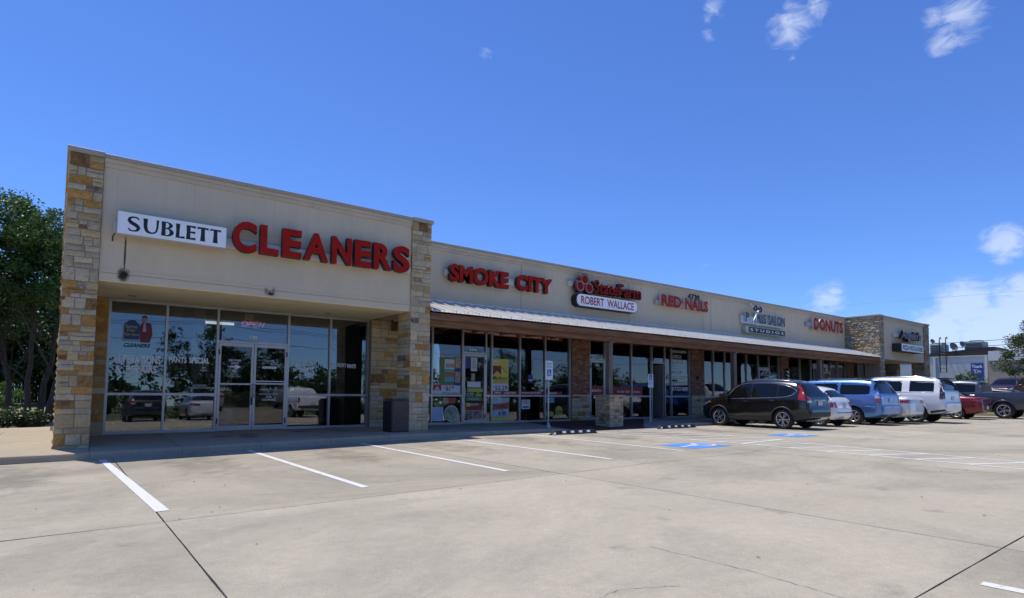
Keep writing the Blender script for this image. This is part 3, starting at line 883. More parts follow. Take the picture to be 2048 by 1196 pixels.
# vertical control joints in the stucco
for X in (13.05, 18.75, 24.55, 30.4):
    part('control_joint', MB().box(X - 0.006, X + 0.006, YP - 0.004, YP + 0.001, 4.05, 5.79), mat('joint_line', (0.13, 0.115, 0.10), 0.9))
# metal awning
aw = part('awning', MB().quad((8.28, YP, 4.075), (38.62, YP, 4.075), (38.62, 14.53, 3.475), (8.28, 14.53, 3.475)), BLACKM)
npan = 76; pw = (38.62 - 8.28) / npan
pm = MB(); A = Vector((0, YP - 0.005, 4.115)); B = Vector((0, 14.46, 3.512)); S = (B - A)
nrm = Vector((0, S.z, -S.y)).normalized();  nrm = nrm if nrm.z > 0 else -nrm
def q4(mbx, xa, xb, h0, h1):
    a0, b0 = A + nrm * h0, B + nrm * h0; a1, b1 = A + nrm * h1, B + nrm * h1
    i = len(mbx.v)
    mbx.v += [(xa, *a0.yz), (xb, *a0.yz), (xb, *b0.yz), (xa, *b0.yz), (xa, *a1.yz), (xb, *a1.yz), (xb, *b1.yz), (xa, *b1.yz)]
    for q in ((0, 3, 2, 1), (4, 5, 6, 7), (0, 1, 5, 4), (1, 2, 6, 5), (2, 3, 7, 6), (3, 0, 4, 7)):
        mbx.f.append(tuple(i + k for k in q)); mbx.m.append(0)
q4(pm, 0.0, pw - 0.002, -0.012, 0.0)
q4(pm, pw * 0.33, pw * 0.33 + 0.022, 0.0005, 0.030)
q4(pm, pw * 0.66, pw * 0.66 + 0.022, 0.0005, 0.030)
q4(pm, -0.014, 0.016, 0.0006, 0.065)
p0 = obj('roof_panel', pm, ROOFM, aw)
p0.location.x = 8.28
for k in range(1, npan):
    c = p0.copy(); COL.objects.link(c); c.parent = aw; c.location.x = 8.28 + k * pw
part('awning_flashing', MB().box(8.28, 38.62, YP - 0.02, YP - 0.001, 4.10, 4.19), ROOFM)
part('fascia_board', MB().box(8.28, 38.62, 14.545, 14.60, 3.275, 3.465), WOOD)
part('beam', MB().box(7.9, 38.66, 14.66, 14.86, 3.10, 3.37), WOOD)
part('soffit', MB().box(8.28, 38.62, 14.60, YG + 0.1, 3.40, 3.43), mat('wood_soffit', (0.16, 0.09, 0.05), 0.8, var=0.3, scale=2, stretch=(6, 0.4, 6)))
for k in range(26):
    X = 8.9 + k * 1.18
    part('rafter', MB().box(X - 0.03, X + 0.03, 14.87, 16.9, 3.27, 3.398), WOOD)
part('beam', MB().box(8.28, 8.45, 14.87, YG + 0.02, 3.12, 3.37), WOOD)
for X in (15.75, 23.65, 31.55):
    part('wood_post', MB().bbox(X - 0.10, X + 0.10, 14.58 + 0.1, 14.78 + 0.1, 1.19, 3.098, 0.012), WOOD_G)
    part('post_bracket', MB().box(X - 0.12, X + 0.12, 14.60, 14.92, 3.05, 3.095), WOOD_G)
    bx0, bx1, by0, by1 = X - 0.35, X + 0.35, 14.42, 15.14
    ped = part('stone_pedestal', MB().box(bx0 + 0.012, bx1 - 0.012, by0 + 0.012, by1 - 0.012, 0.0, 1.12), MORTAR)
    wt = (5, 7, 3, 1.6, 0.5, 3)
    if X < 20:
        stone_wall(ped, (bx0, by0 + 0.012, 0.03), (1, 0, 0), 0.70, 1.09, 81, wt, hs=(0.12, 0.16, 0.2), wmin=0.11, wmax=0.28, p=(0.012, 0.03))
        stone_wall(ped, (bx0 + 0.012, by1, 0.03), (0, -1, 0), 0.72, 1.09, 82, wt, hs=(0.12, 0.16, 0.2), wmin=0.12, wmax=0.3, p=(0.012, 0.03))
    obj('cap_stone', MB().bbox(bx0 - 0.045, bx1 + 0.045, by0 - 0.045, by1 + 0.045, 1.122, 1.188, 0.012), ST_GREY, ped)
# small lights hung under the awning beam
for X in (9.95, 14.7, 19.6, 22.3, 27.0, 29.9, 34.6):
    part('soffit_light', MB().lathe([(0.0, 0.0), (0.07, 0.0), (0.085, 0.03)], 16, (X, 15.6, 3.365)), [WHITE])

# ---- piers between the shops: brick over a stone base
def brick_pier(x0, x1):
    zs = 1.15
    o = part('brick_pier', MB().box(x0, x1, YG - 0.07, YG + 0.25, 0.0, 3.42), MORTAR)
    mb = MB(); z = zs + 0.03; row = 0; r = random.Random(int(x0 * 10))
    while z < 3.40:
        x = x0 - (0.1 if row % 2 else 0)
        while x < x1:
            a, b = max(x, x0) + 0.004, min(x + 0.2, x1) - 0.004
            if b - a > 0.02:
                d = r.uniform(0, 0.004)
                mb.box(a, b, YG - 0.085 - d, YG - 0.068, z + 0.004, z + 0.0635)
            x += 0.2
        z += 0.067; row += 1
    oo = obj('brick', mb, BRICK_MIX, o); oo['kind'] = 'stuff'
    stone_wall(o, (x0, YG - 0.068, 0.05), (1, 0, 0), x1 - x0, zs - 0.08, int(x0 * 7), (7, 5, 5, 3, 0.6, 0.4), single=x0 < 28, mixmat=STONE_MIX, wmin=0.2, wmax=0.5)
    obj('cap_stone', MB().box(x0, x1, YG - 0.115, YG - 0.06, zs - 0.035, zs + 0.025), ST_CREAM, o)
    return o
for a, b in ((15.99, 16.97), (23.64, 24.67), (31.74, 32.62), (39.9, 40.9)):
    brick_pier(a, b)
# stone walls left and right of the cleaners' glass
o = part('stone_wall', MB().box(0.33, 0.945, YW - 0.06, YW + 0.25, 0, 3.44), MORTAR)
stone_wall(o, (0.33, YW - 0.06, 0.10), (1, 0, 0), 0.615, 3.34, 91, (3, 2, 6, 6, 1, 0.3), p=(0.008, 0.02), wmin=0.2)
o = part('stone_wall', MB().box(7.63, 8.56, YG - 0.02, YW + 0.25, 0, 3.44), MORTAR)
stone_wall(o, (7.63, YG - 0.02, 0.10), (1, 0, 0), 0.93, 3.34, 93, (5, 4, 7, 4, 1.0, 0.3), p=(0.008, 0.02), wmin=0.2, wmax=0.5)
# far block: end pier of the breezeway
o = part('stone_wall', MB().box(46.05, 46.70, 16.35, 17.5, 0, 3.44), MORTAR)
stone_wall(o, (46.05, 17.5, 0.1), (0, -1, 0), 1.15, 3.3, 97, WT_R, single=False, mixmat=STONE_MIX)
stone_wall(o, (46.05, 16.35, 0.1), (1, 0, 0), 0.65, 3.3, 98, WT_R, single=False, mixmat=STONE_MIX)

# ------------------------------------------------------------------ storefronts
ZS, ZR, ZH = 0.16, 1.12, 3.43
def storefront(name, Y, xs, doors, zt, deep=0.11, w=0.055, zhead=ZH, rail=ZR, skip=()):
    """xs: mullion centres; doors: {bay index: door head height}; returns frame object"""
    mb = MB(); h = w / 2; y0, y1 = Y - 0.03, Y - 0.03 + deep
    for x in xs: mb.box(x - h, x + h, y0, y1, sw(x, 17.2) - 0.01, zhead)
    for k in range(len(xs) - 1):
        a, b = xs[k] + h, xs[k + 1] - h
        mb.box(a, b, y0 + 0.002, y1 - 0.002, zhead - 0.06, zhead)
        if k in doors:
            dh = doors[k]; mb.box(a, b, y0 + 0.002, y1 - 0.002, dh, dh + 0.055)
        else:
            mb.box(a, b, y0 + 0.002, y1 - 0.002, ZS - 0.01, ZS + 0.065)
            mb.box(a, b, y0 + 0.002, y1 - 0.002, rail - 0.03, rail + 0.03)
    fr = part(name, mb, ALU)
    yg = Y + 0.02
    for k in range(len(xs) - 1):
        a, b = xs[k] + h, xs[k + 1] - h
        spans = [(doors[k] + 0.055, zhead - 0.06)] if k in doors else [(ZS + 0.065, rail - 0.03), (rail + 0.03, zhead - 0.06)]
        for z0, z1 in spans:
            pm = MB().box(a - 0.01, b + 0.01, yg, yg + 0.006, z0 - 0.01, z1 + 0.01)
            pm.v = [(x, y + (z - z0) * 0.012, z) for x, y, z in pm.v]      # panes tilted back a hair, shaped so that their reflections sit lower
            obj('pane', pm, GLASS, fr)
    return fr
def door_leaf(x0, x1, Y, z0, z1, mid=None, hinge='l', stile=0.06, handle='l', angle=0.0, opened=False):
    """glazed aluminium leaf with a tall pull handle"""
    mb = MB(); y0, y1 = Y - 0.035, Y + 0.012
    mb.box(x0, x0 + stile, y0, y1, z0, z1).box(x1 - stile, x1, y0, y1, z0, z1)
    mb.box(x0 + stile, x1 - stile, y0 + 0.001, y1 - 0.001, z1 - 0.085, z1).box(x0 + stile, x1 - stile, y0 + 0.001, y1 - 0.001, z0, z0 + 0.13)
    if mid: mb.box(x0 + stile, x1 - stile, y0 - 0.004, y1 - 0.004, mid - 0.022, mid + 0.022)
    d = part('door', mb, ALU)
    obj('pane', MB().box(x0 + stile - 0.01, x1 - stile + 0.01, Y - 0.012, Y - 0.006, z0 + 0.12, z1 - 0.075), DOORGLASS, d)
    hx = x0 + stile / 2 if handle == 'l' else x1 - stile / 2
    hb = MB(); hb.tube([(hx, Y - 0.04, 1.05), (hx, Y - 0.095, 1.07), (hx, Y - 0.10, 1.10), (hx, Y - 0.10, 1.36), (hx, Y - 0.095, 1.39), (hx, Y - 0.04, 1.41)], 0.011, 8)
    obj('handle', hb, STEEL, d, smooth=True)
    kx = x1 - 0.01 if handle == 'l' else x0 + 0.01
    for zz in (z0 + 0.25, z1 - 0.25):
        obj('hinge', MB().box(kx - 0.018, kx + 0.018, Y - 0.048, Y - 0.036, zz - 0.07, zz + 0.07), BLACKM, d)
    return d
SF1 = storefront('window_frame', YW, [0.975, 2.18, 3.365, 5.20, 6.415, 7.60], {2: 2.50}, 3.43)
DL1 = door_leaf(3.40, 4.278, YW, 0.165, 2.495, 1.40, handle='r')
DL2 = door_leaf(4.288, 5.168, YW, 0.165, 2.495, 1.42, handle='l')
obj('lock_box', MB().bbox(4.235, 4.275, YW - 0.085, YW - 0.036, 0.84, 1.04, 0.006), BLACKM, DL1)
SF2 = storefront('window_frame', YG, [8.60, 9.785, 10.97, 11.94, 12.195, 13.455, 14.68, 15.94], {2: 2.56}, ZH)
DL3 = door_leaf(11.00, 11.91, YG, 0.165, 2.55, handle='l')
for zz in (0.83, 1.68): obj('hinge', MB().bbox(10.92, 11.06, YG - 0.075, YG - 0.036, zz - 0.06, zz + 0.06, 0.006), STEEL, DL3)
SF3 = storefront('window_frame', YG, [17.02, 17.90, 18.21, 19.545, 20.88, 21.79, 22.26, 23.60], {0: 2.58, 4: 2.58}, ZH)
DL4 = door_leaf(17.05, 17.87, YG, 0.165, 2.57, handle='r')
# salon door held open inwards: dark opening, leaf seen edge on
dm = MB().box(21.735, 21.765, YG + 0.05, YG + 0.93, 0.17, 2.56); D5 = part('door', dm, ALU)
obj('handle', MB().tube([(21.72, YG + 0.8, 1.0), (21.67, YG + 0.8, 1.02), (21.67, YG + 0.8, 1.3), (21.72, YG + 0.8, 1.32)], 0.011, 8), STEEL, D5)
SF4 = storefront('window_frame', YG, [24.70, 25.53, 26.51, 27.37, 28.47, 29.60, 30.67, 31.70], {5: 2.63}, ZH)
DL6 = door_leaf(29.63, 30.64, YG, 0.165, 2.62, handle='l')
SF5 = storefront('window_frame', YG, [32.66, 34.04, 35.35, 36.85, 37.75, 38.75, 39.85], {3: 2.63}, ZH)
DL7 = door_leaf(36.88, 37.72, YG, 0.165, 2.62, handle='l')
SF6 = storefront('window_frame', YW, [40.93, 42.1, 43.2, 44.3, 46.0], {}, ZH)

# ------------------------------------------------------------------ interiors behind the glass
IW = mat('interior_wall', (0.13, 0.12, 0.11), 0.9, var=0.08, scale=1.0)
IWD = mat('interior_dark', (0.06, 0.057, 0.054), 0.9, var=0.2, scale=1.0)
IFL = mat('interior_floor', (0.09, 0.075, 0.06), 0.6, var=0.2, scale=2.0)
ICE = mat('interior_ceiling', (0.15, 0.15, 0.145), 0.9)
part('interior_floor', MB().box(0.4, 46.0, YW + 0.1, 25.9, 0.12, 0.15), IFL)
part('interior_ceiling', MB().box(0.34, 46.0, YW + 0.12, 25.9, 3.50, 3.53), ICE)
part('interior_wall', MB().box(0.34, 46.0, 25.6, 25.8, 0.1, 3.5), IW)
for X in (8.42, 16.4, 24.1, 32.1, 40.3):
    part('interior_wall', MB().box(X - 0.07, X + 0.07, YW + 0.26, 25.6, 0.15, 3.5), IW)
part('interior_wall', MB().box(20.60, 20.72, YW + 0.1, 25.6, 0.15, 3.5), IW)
LAMP = mat('fluorescent_tube', (0.9, 0.9, 0.85), 0.5, emit=(1.0, 0.97, 0.88), estr=0.7)
for (x0, x1, y) in ((3.75, 4.7, 21.6), (12.8, 14.4, 20.4), (18.0, 19.2, 19.8), (26.0, 27.2, 19.8)):
    part('ceiling_light', MB().box(x0, x1, y - 0.07, y + 0.07, 3.42, 3.498), LAMP)
# cleaners: counter, rail of garments in plastic, waste bin
part('counter', MB().bbox(1.4, 6.6, 20.6, 21.3, 0.15, 1.2, 0.02), mat('counter_wood', (0.16, 0.075, 0.03), 0.45, var=0.2, scale=3))
part('partition', MB().box(3.0, 3.3, 18.6, 20.5, 0.15, 3.5), mat('pale_panel', (0.17, 0.19, 0.20), 0.8))
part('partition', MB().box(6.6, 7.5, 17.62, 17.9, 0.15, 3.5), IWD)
wb = MB().lathe([(0.0, 0.0), (0.17, 0.0), (0.215, 0.55), (0.225, 0.55), (0.225, 0.58), (0.2, 0.58), (0.18, 0.1)], 20, (3.76, 17.75, 0.15))
tag(obj('waste_bin', wb, mat('grey_plastic', (0.22, 0.24, 0.27), 0.5), smooth='auto'), 'grey plastic waste bin inside the cleaners, behind the left door leaf', 'waste bin')
rg = random.Random(12)
rail = thing('garment_rail', (5.4, 22.6, 0.15), 'rail of cleaned garments hanging at the back of the cleaners', 'garment rail')
obj('rail', MB().tube([(1.0, 22.6, 2.2), (7.6, 22.6, 2.2)], 0.02, 8).tube([(1.1, 22.6, 0.15), (1.1, 22.6, 2.2)], 0.02, 8).tube([(7.5, 22.6, 0.15), (7.5, 22.6, 2.2)], 0.02, 8), STEEL, rail)
for k in range(26):
    x = 1.3 + k * 0.235
    gcol = rg.choice([(0.35, 0.36, 0.38), (0.05, 0.06, 0.10), (0.25, 0.05, 0.05), (0.45, 0.42, 0.35), (0.08, 0.12, 0.2), (0.5, 0.5, 0.5)])
    gm = MB().poly_prism([(22.25, 0.8 + rg.uniform(0, .3)), (22.95, 0.8 + rg.uniform(0, .3)), (22.9, 1.85), (22.63, 2.05), (22.57, 2.05), (22.3, 1.85)], 'x', x, x + 0.05)
    obj('garment', gm, mat('garment_%d' % (hash(gcol) % 1000), gcol, 0.9), rail)
# smoke shop: shelves of stock in the half dark
rs = random.Random(4)
for (x0, x1, y) in ((9.2, 10.8, 19.2), (12.6, 15.6, 19.6)):
    sh = thing('display_shelf', ((x0 + x1) / 2, y, 0.15), 'dim display shelf of boxes in the smoke shop %s' % ('left of its door' if x0 < 10 else 'right of its door'), 'shelf')
    sm = MB()
    for zz in (0.2, 0.65, 1.1, 1.55): sm.box(x0, x1, y, y + 0.4, zz, zz + 0.03)
    sm.box(x0, x0 + 0.03, y, y + 0.4, 0.15, 1.9).box(x1 - 0.03, x1, y, y + 0.4, 0.15, 1.9)
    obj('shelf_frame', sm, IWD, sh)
    for zz in (0.23, 0.68, 1.13, 1.58):
        x = x0 + 0.06
        while x < x1 - 0.2:
            w = rs.uniform(0.1, 0.22)
            obj('carton', MB().box(x, x + w - 0.015, y + 0.05, y + 0.3, zz, zz + rs.uniform(0.15, 0.33)), mat('carton_%d' % rs.randrange(6), [(0.35, 0.05, 0.04), (0.05, 0.2, 0.08), (0.4, 0.4, 0.38), (0.45, 0.33, 0.05), (0.05, 0.08, 0.3), (0.2, 0.2, 0.2)][rs.randrange(6)], 0.5), sh)
            x += w
# security bars inside the smoke shop windows
for (a, b) in ((9.80, 10.95), (12.22, 13.43), (13.48, 14.66), (14.71, 15.9)):
    mb = MB(); x = a + 0.1
    while x < b:
        mb.box(x - 0.006, x + 0.006, YG + 0.155, YG + 0.167, 0.2, 3.36); x += 0.178
    mb.box(a, b, YG + 0.150, YG + 0.154, 2.45, 2.465)
    obj('security_bars', mb, mat('bar_white', (0.5, 0.5, 0.48), 0.5), SF2)
# pale vertical blinds of the other shops
BL = mat('blind_fabric', (0.26, 0.32, 0.32), 0.8)
for (a, b) in ((20.05, 20.25), (25.58, 26.45), (28.5, 29.0), (30.75, 31.2), (32.7, 33.95)):
    mb = MB(); x = a
    while x < b:
        mb.quad((x, YG + 0.20, 0.25), (x + 0.085, YG + 0.225, 0.25), (x + 0.085, YG + 0.225, 3.3), (x, YG + 0.20, 3.3)); x += 0.088
    obj('vertical_blind', mb, BL, SF4 if a > 24 else SF3)
obj('vertical_blind', MB().box(15.0, 15.85, YG + 0.3, YG + 0.32, 0.3, 3.0), BL, SF2)
# ------------------------------------------------------------------ signs and lettering
RED_F = mat('sign_red', (0.36, 0.014, 0.008), 0.6, var=0.12, scale=3, spec=0.12)
RED_D = mat('sign_red_dark', (0.24, 0.012, 0.008), 0.6, var=0.12, scale=3, spec=0.12)
RED_P = mat('sign_red_faded', (0.38, 0.035, 0.022), 0.6, var=0.12, scale=3, spec=0.12)
SIDE_D = mat('sign_return_dark', (0.025, 0.018, 0.016), 0.5)
SIDE_L = mat('sign_return_light', (0.55, 0.52, 0.46), 0.4)
SIGN_W = mat('sign_white', (0.90, 0.90, 0.90), 0.35, var=0.03, scale=3)
RACE = mat('raceway_paint', (0.60, 0.57, 0.52), 0.55, var=0.08, scale=4)
DECAL = mat('window_vinyl_white', (0.86, 0.87, 0.88), 0.6)
DECAL_B = mat('window_vinyl_bright', (0.88, 0.89, 0.90), 0.6)
DARKT = mat('sign_black', (0.012, 0.012, 0.014), 0.4)
REDB = mat('window_band_red', (0.26, 0.014, 0.012), 0.5, var=0.1, scale=4)

JOBS = []
def job(s, x0, x1, z0, z1, yf, yb=None, mats=None, parent=None, name='lettering', letters=False, X=None, **k):
    k = dict(k); k['s'] = s; k['ext'] = 0.1 if yb is not None else 0.0
    JOBS.append((k, (x0, x1, z0, z1, yf, yb, mats, parent, name, letters, X)))
def islands(v, f):
    par = list(range(len(v)))
    def find(a):
        while par[a] != a: par[a] = par[par[a]]; a = par[a]
        return a
    for q in f:
        for b in q[1:]:
            ra, rb = find(q[0]), find(b)
            if ra != rb: par[rb] = ra
    # merge coincident vertices too (caps and sides are separate in curve meshes)
    key = {}
    for i, p in enumerate(v):
        kk = (round(p[0], 4), round(p[1], 4))
        if kk in key:
            ra, rb = find(key[kk]), find(i)
            if ra != rb: par[rb] = ra
        else: key[kk] = i
    g = {}
    for q in f: g.setdefault(find(q[0]), []).append(q)
    return sorted(g.values(), key=lambda fs: min(v[i][0] for q in fs for i in q))
def run_jobs():
    global JOBS
    res = text_batch([j[0] for j in JOBS])
    for (k, (x0, x1, z0, z1, yf, yb, mats, parent, name, letters, X)), (v, f) in zip(JOBS, res):
        mn = v.min(0); mx = v.max(0)
        W = np.empty_like(v)
        u = (v[:, 0] - mn[0]) / (mx[0] - mn[0]); t = (v[:, 1] - mn[1]) / (mx[1] - mn[1])
        if X is None:
            W[:, 0] = x0 + (x1 - x0) * u
            W[:, 1] = yf if yb is None else yb + (yf - yb) * (v[:, 2] - mn[2]) / (mx[2] - mn[2])
        else:                                   # lettering on a face looking along -x
            W[:, 1] = x0 + (x1 - x0) * u; W[:, 0] = X
        W[:, 2] = z0 + (z1 - z0) * t
        groups = islands(v, f) if letters else [f]
        for fs in groups:
            idx = sorted({i for q in fs for i in q}); mp = {a: b for b, a in enumerate(idx)}
            mb = MB(); mb.v = [tuple(W[i]) for i in idx]
            for q in fs:
                mb.f.append(tuple(mp[i] for i in q))
                front = yb is None or all(abs(W[i][1] - yf) < 1e-4 for i in q)
                mb.m.append(0 if front else 1)
            ml = mats if isinstance(mats, (list, tuple)) else [mats]
            if yb is not None and len(ml) == 1: ml = [ml[0], ml[0]]
            obj(name if not letters else 'letter', mb, ml, parent, fixn=yb is not None)
    JOBS = []

def ribbon(mb, pts, ws, T, layer=0, n=26, yf=0.0):
    """variable-width stroke in the sign plane"""
    pts = [Vector(p) for p in pts]
    def cr(P, t):
        k = min(int(t * (len(P) - 1)), len(P) - 2); s = t * (len(P) - 1) - k
        p0, p1, p2, p3 = P[max(k - 1, 0)], P[k], P[k + 1], P[min(k + 2, len(P) - 1)]
        return 0.5 * ((2 * p1) + (p2 - p0) * s + (2 * p0 - 5 * p1 + 4 * p2 - p3) * s * s + (3 * p1 - p0 - 3 * p2 + p3) * s ** 3)
    L = []
    for i in range(n + 1):
        t = i / n; p = cr(pts, t); q = cr(pts, min(1, t + 0.01)) - cr(pts, max(0, t - 0.01))
        q.normalize(); w = cr([Vector((a, 0)) for a in ws], t).x
        nn = Vector((-q.y, q.x)) * w / 2
        L.append((p + nn, p - nn))
    for a, b in zip(L, L[1:]):
        mb.quad(T(*a[0], layer), T(*b[0], layer), T(*b[1], layer), T(*a[1], layer))
def flared(mb, segs, T, layer=0):
    for poly in segs:
        i = len(mb.v); mb.v += [T(*p, layer) for p in poly]; mb.f.append(tuple(range(i, i + len(poly)))); mb.m.append(0); layer += 1

# --- SUBLETT box
sg = thing('sign_box', (1.86, 14.4, 4.38), 'white box sign with black SUBLETT lettering above the cleaners windows', 'sign')
obj('cabinet', MB().bbox(0.845, 2.885, 14.262, 14.455, 4.385, 4.855, 0.008), mat('cabinet_trim', (0.50, 0.48, 0.44), 0.5), sg)
obj('sign_face', MB().box(0.855, 1.262, 14.256, 14.262, 4.40, 4.848).box(1.265, 2.875, 14.256, 14.262, 4.40, 4.848), SIGN_W, sg)
def glyph(letter, x0, x1, z0=4.47, z1=4.775, yf=14.2545):
    T = lambda a, b, k: (x0 + (x1 - x0) * a, yf - 0.0006 * k, z0 + (z1 - z0) * b)
    h = z1 - z0; w = x1 - x0; mb = MB()
    R = lambda P, W, lay, n=28: ribbon(mb, [(a * w / h, b) for a, b in P], W, lambda a, b, k: T(a * h / w, b, k), lay, n)
    if letter == 'S':
        R([(0.90, 0.80), (0.78, 0.93), (0.50, 0.965), (0.20, 0.88), (0.14, 0.72), (0.32, 0.57), (0.66, 0.44), (0.87, 0.27), (0.76, 0.09), (0.46, 0.03), (0.20, 0.07), (0.06, 0.20)],
          [0.06, 0.11, 0.10, 0.15, 0.21, 0.24, 0.24, 0.22, 0.15, 0.09, 0.11, 0.05], 0, 48)
    if letter == 'U':
        R([(0.14, 1.0), (0.15, 0.7), (0.16, 0.42), (0.27, 0.14), (0.54, 0.055), (0.78, 0.16), (0.87, 0.45), (0.88, 0.75), (0.90, 1.0)], [0.27, 0.235, 0.225, 0.19, 0.11, 0.11, 0.12, 0.13, 0.165], 0, 44)
    if letter == 'B':
        flared(mb, [[(0.0, 0), (0.36, 0), (0.35, 0.5), (0.36, 1), (0.0, 1), (0.03, 0.5)]], T)
        R([(0.25, 0.965), (0.55, 0.95), (0.78, 0.77), (0.58, 0.58), (0.25, 0.545)], [0.07, 0.09, 0.225, 0.10, 0.05], 1)
        R([(0.25, 0.53), (0.62, 0.51), (0.86, 0.28), (0.62, 0.06), (0.25, 0.035)], [0.05, 0.10, 0.255, 0.11, 0.07], 2)
    if letter == 'L':
        flared(mb, [[(0.02, 0.0), (0.06, 0.10), (0.08, 0.5), (0.03, 1.0), (0.48, 1.0), (0.44, 0.5), (0.44, 0.11), (0.97, 0.16), (1.0, 0.0)]], T)
    if letter == 'E':
        flared(mb, [[(0.0, 0), (0.05, 0.5), (0.0, 1), (0.45, 1), (0.42, 0.5), (0.45, 0)]], T)
        flared(mb, [[(0.40, 0.885), (0.40, 0.999), (0.99, 0.999), (0.97, 0.83)]], T, 1)
        flared(mb, [[(0.40, 0.47), (0.40, 0.575), (0.94, 0.61), (0.94, 0.44)]], T, 2)
        flared(mb, [[(0.40, 0.001), (0.40, 0.12), (0.98, 0.17), (1.0, 0.001)]], T, 3)
    if letter == 'T':
        flared(mb, [[(0.0, 0.84), (0.02, 1.0), (0.98, 1.0), (1.0, 0.84), (0.62, 0.885), (0.38, 0.885)]], T)
        flared(mb, [[(0.28, 0.0), (0.33, 0.5), (0.33, 0.9), (0.67, 0.9), (0.67, 0.5), (0.72, 0.0)]], T, 1)
    obj('letter', mb, DARKT, sg)
for ch, a, b in (('S', 1.02, 1.24), ('U', 1.29, 1.585), ('B', 1.62, 1.845), ('L', 1.88, 2.06), ('E', 2.085, 2.27), ('T', 2.295, 2.52), ('T', 2.545, 2.77)):
    glyph(ch, a, b)

# --- CLEANERS channel letters on a raceway
sg = thing('channel_letter_sign', (5.2, 14.5, 4.4), 'large red CLEANERS channel letters on the near stucco fascia', 'sign')
obj('raceway', MB().bbox(0.80, 7.58, 14.475, 14.585, 4.46, 4.67, 0.006), RACE, sg)
for ch, a, b in (('C', 3.03, 3.54), ('L', 3.62, 4.03), ('E', 4.12, 4.57), ('A', 4.63, 5.23), ('N', 5.32, 5.83), ('E', 5.91, 6.36), ('R', 6.43, 6.95), ('S', 6.99, 7.48)):
    zz = (4.375, 5.09) if ch in 'CS' else (4.39, 5.075)
    job(ch, a, b, zz[0] + (a - 3.0) * 0.014, zz[1] + (a - 3.0) * 0.014, 14.32, 14.47, [RED_F, SIDE_D], sg, letters=True, bold=0.04, res=5)
part('conduit', MB().tube([(0.83, 14.56, 4.44), (0.80, 14.57, 4.38), (0.80, 14.60, 4.28)], 0.012, 8), SIDE_D)
part('security_camera', MB().bbox(3.90, 4.0, 14.50, 14.59, 3.49, 3.54, 0.01).tube([(3.95, 14.57, 3.54), (3.95, 14.60, 3.6)], 0.012), BLACKM)

# --- SMOKE CITY
sg = thing('channel_letter_sign', (12.1, 16.45, 4.8), 'red SMOKE CITY channel letters on the wing wall', 'sign')
obj('raceway', MB().bbox(9.80, 14.33, 16.365, 16.495, 4.99, 5.20, 0.006), RACE, sg)
job('SMOKE', 9.90, 12.27, 4.80, 5.38, 16.19, 16.36, [RED_F, SIDE_D], sg, letters=True, bold=0.045, res=4, spacing=1.02)
job('CITY', 12.62, 14.28, 4.82, 5.385, 16.19, 16.36, [RED_F, SIDE_D], sg, letters=True, bold=0.045, res=4, spacing=1.02)

# --- insurance office: three-oval emblem, word mark, rounded name box
sg = thing('channel_letter_sign', (17.3, 16.45, 5.1), 'dark red State Farm word mark with three-oval emblem on the wing wall', 'sign')
obj('raceway', MB().bbox(15.25, 18.9, 16.375, 16.495, 5.30, 5.48, 0.006), RACE, sg)
def disc(mb, cx, cz, r0, r1, yf, n=28, sx=1.0):
    for k in range(n):
        a, b = 2 * math.pi * k / n, 2 * math.pi * (k + 1) / n
        mb.quad(*[(cx + rr * math.cos(t) * sx, yf, cz + rr * math.sin(t)) for rr, t in ((r0, a), (r1, a), (r1, b), (r0, b))])
for k, (cx, cz) in enumerate(((15.92, 5.59), (15.68, 5.31), (16.16, 5.28))):
    yf = 16.19 - 0.002 * k
    mb = MB(); mb.lathe([(0.0, 0.0), (0.235, 0.0), (0.235, 0.17), (0.0, 0.17)], 30, (cx, yf, cz), axis='y')
    ov = obj('emblem_oval', mb, mat('emblem_maroon', (0.10, 0.012, 0.014), 0.4), sg)
    mb = MB(); disc(mb, cx, cz, 0.0, 0.165, yf - 0.004); obj('emblem_disc', mb, RED_D, ov, fixn=False)
    mb = MB(); disc(mb, cx, cz, 0.165, 0.185, yf - 0.0045); obj('emblem_ring', mb, mat('emblem_line', (0.5, 0.35, 0.33), 0.5), ov, fixn=False)
job('StateFarm', 16.42, 19.20, 5.13, 5.66, 16.19, 16.37, [RED_D, SIDE_D], sg, letters=True, bold=0.025, res=4)
mb = MB(); disc(mb, 19.3, 5.62, 0.022, 0.035, 16.3, 14); obj('registered_mark', mb, DARKT, sg, fixn=False)
sg = thing('sign_box', (17.2, 16.4, 4.53), 'white rounded name box with red capitals under the three-oval emblem', 'sign')
def rounded(x0, x1, z0, z1, r, n=8):
    P = []
    for cx, cz, a in ((x1 - r, z1 - r, 0), (x0 + r, z1 - r, 90), (x0 + r, z0 + r, 180), (x1 - r, z0 + r, 270)):
        P += [(cx + r * math.cos(math.radians(a + 90 * k / n)), cz + r * math.sin(math.radians(a + 90 * k / n))) for k in range(n + 1)]
    return P
obj('cabinet', MB().poly_prism(rounded(15.48, 18.96, 4.535, 5.035, 0.22), 'y', 16.20, 16.49), SIDE_D, sg)
obj('sign_face', MB().poly_prism(rounded(15.505, 18.935, 4.56, 5.01, 0.20), 'y', 16.19, 16.1995), SIGN_W, sg)
job('ROBERT  WALLACE', 15.72, 18.72, 4.635, 4.945, 16.186, None, mat('sign_crimson', (0.34, 0.012, 0.03), 0.4), sg, bold=0.02, res=4)

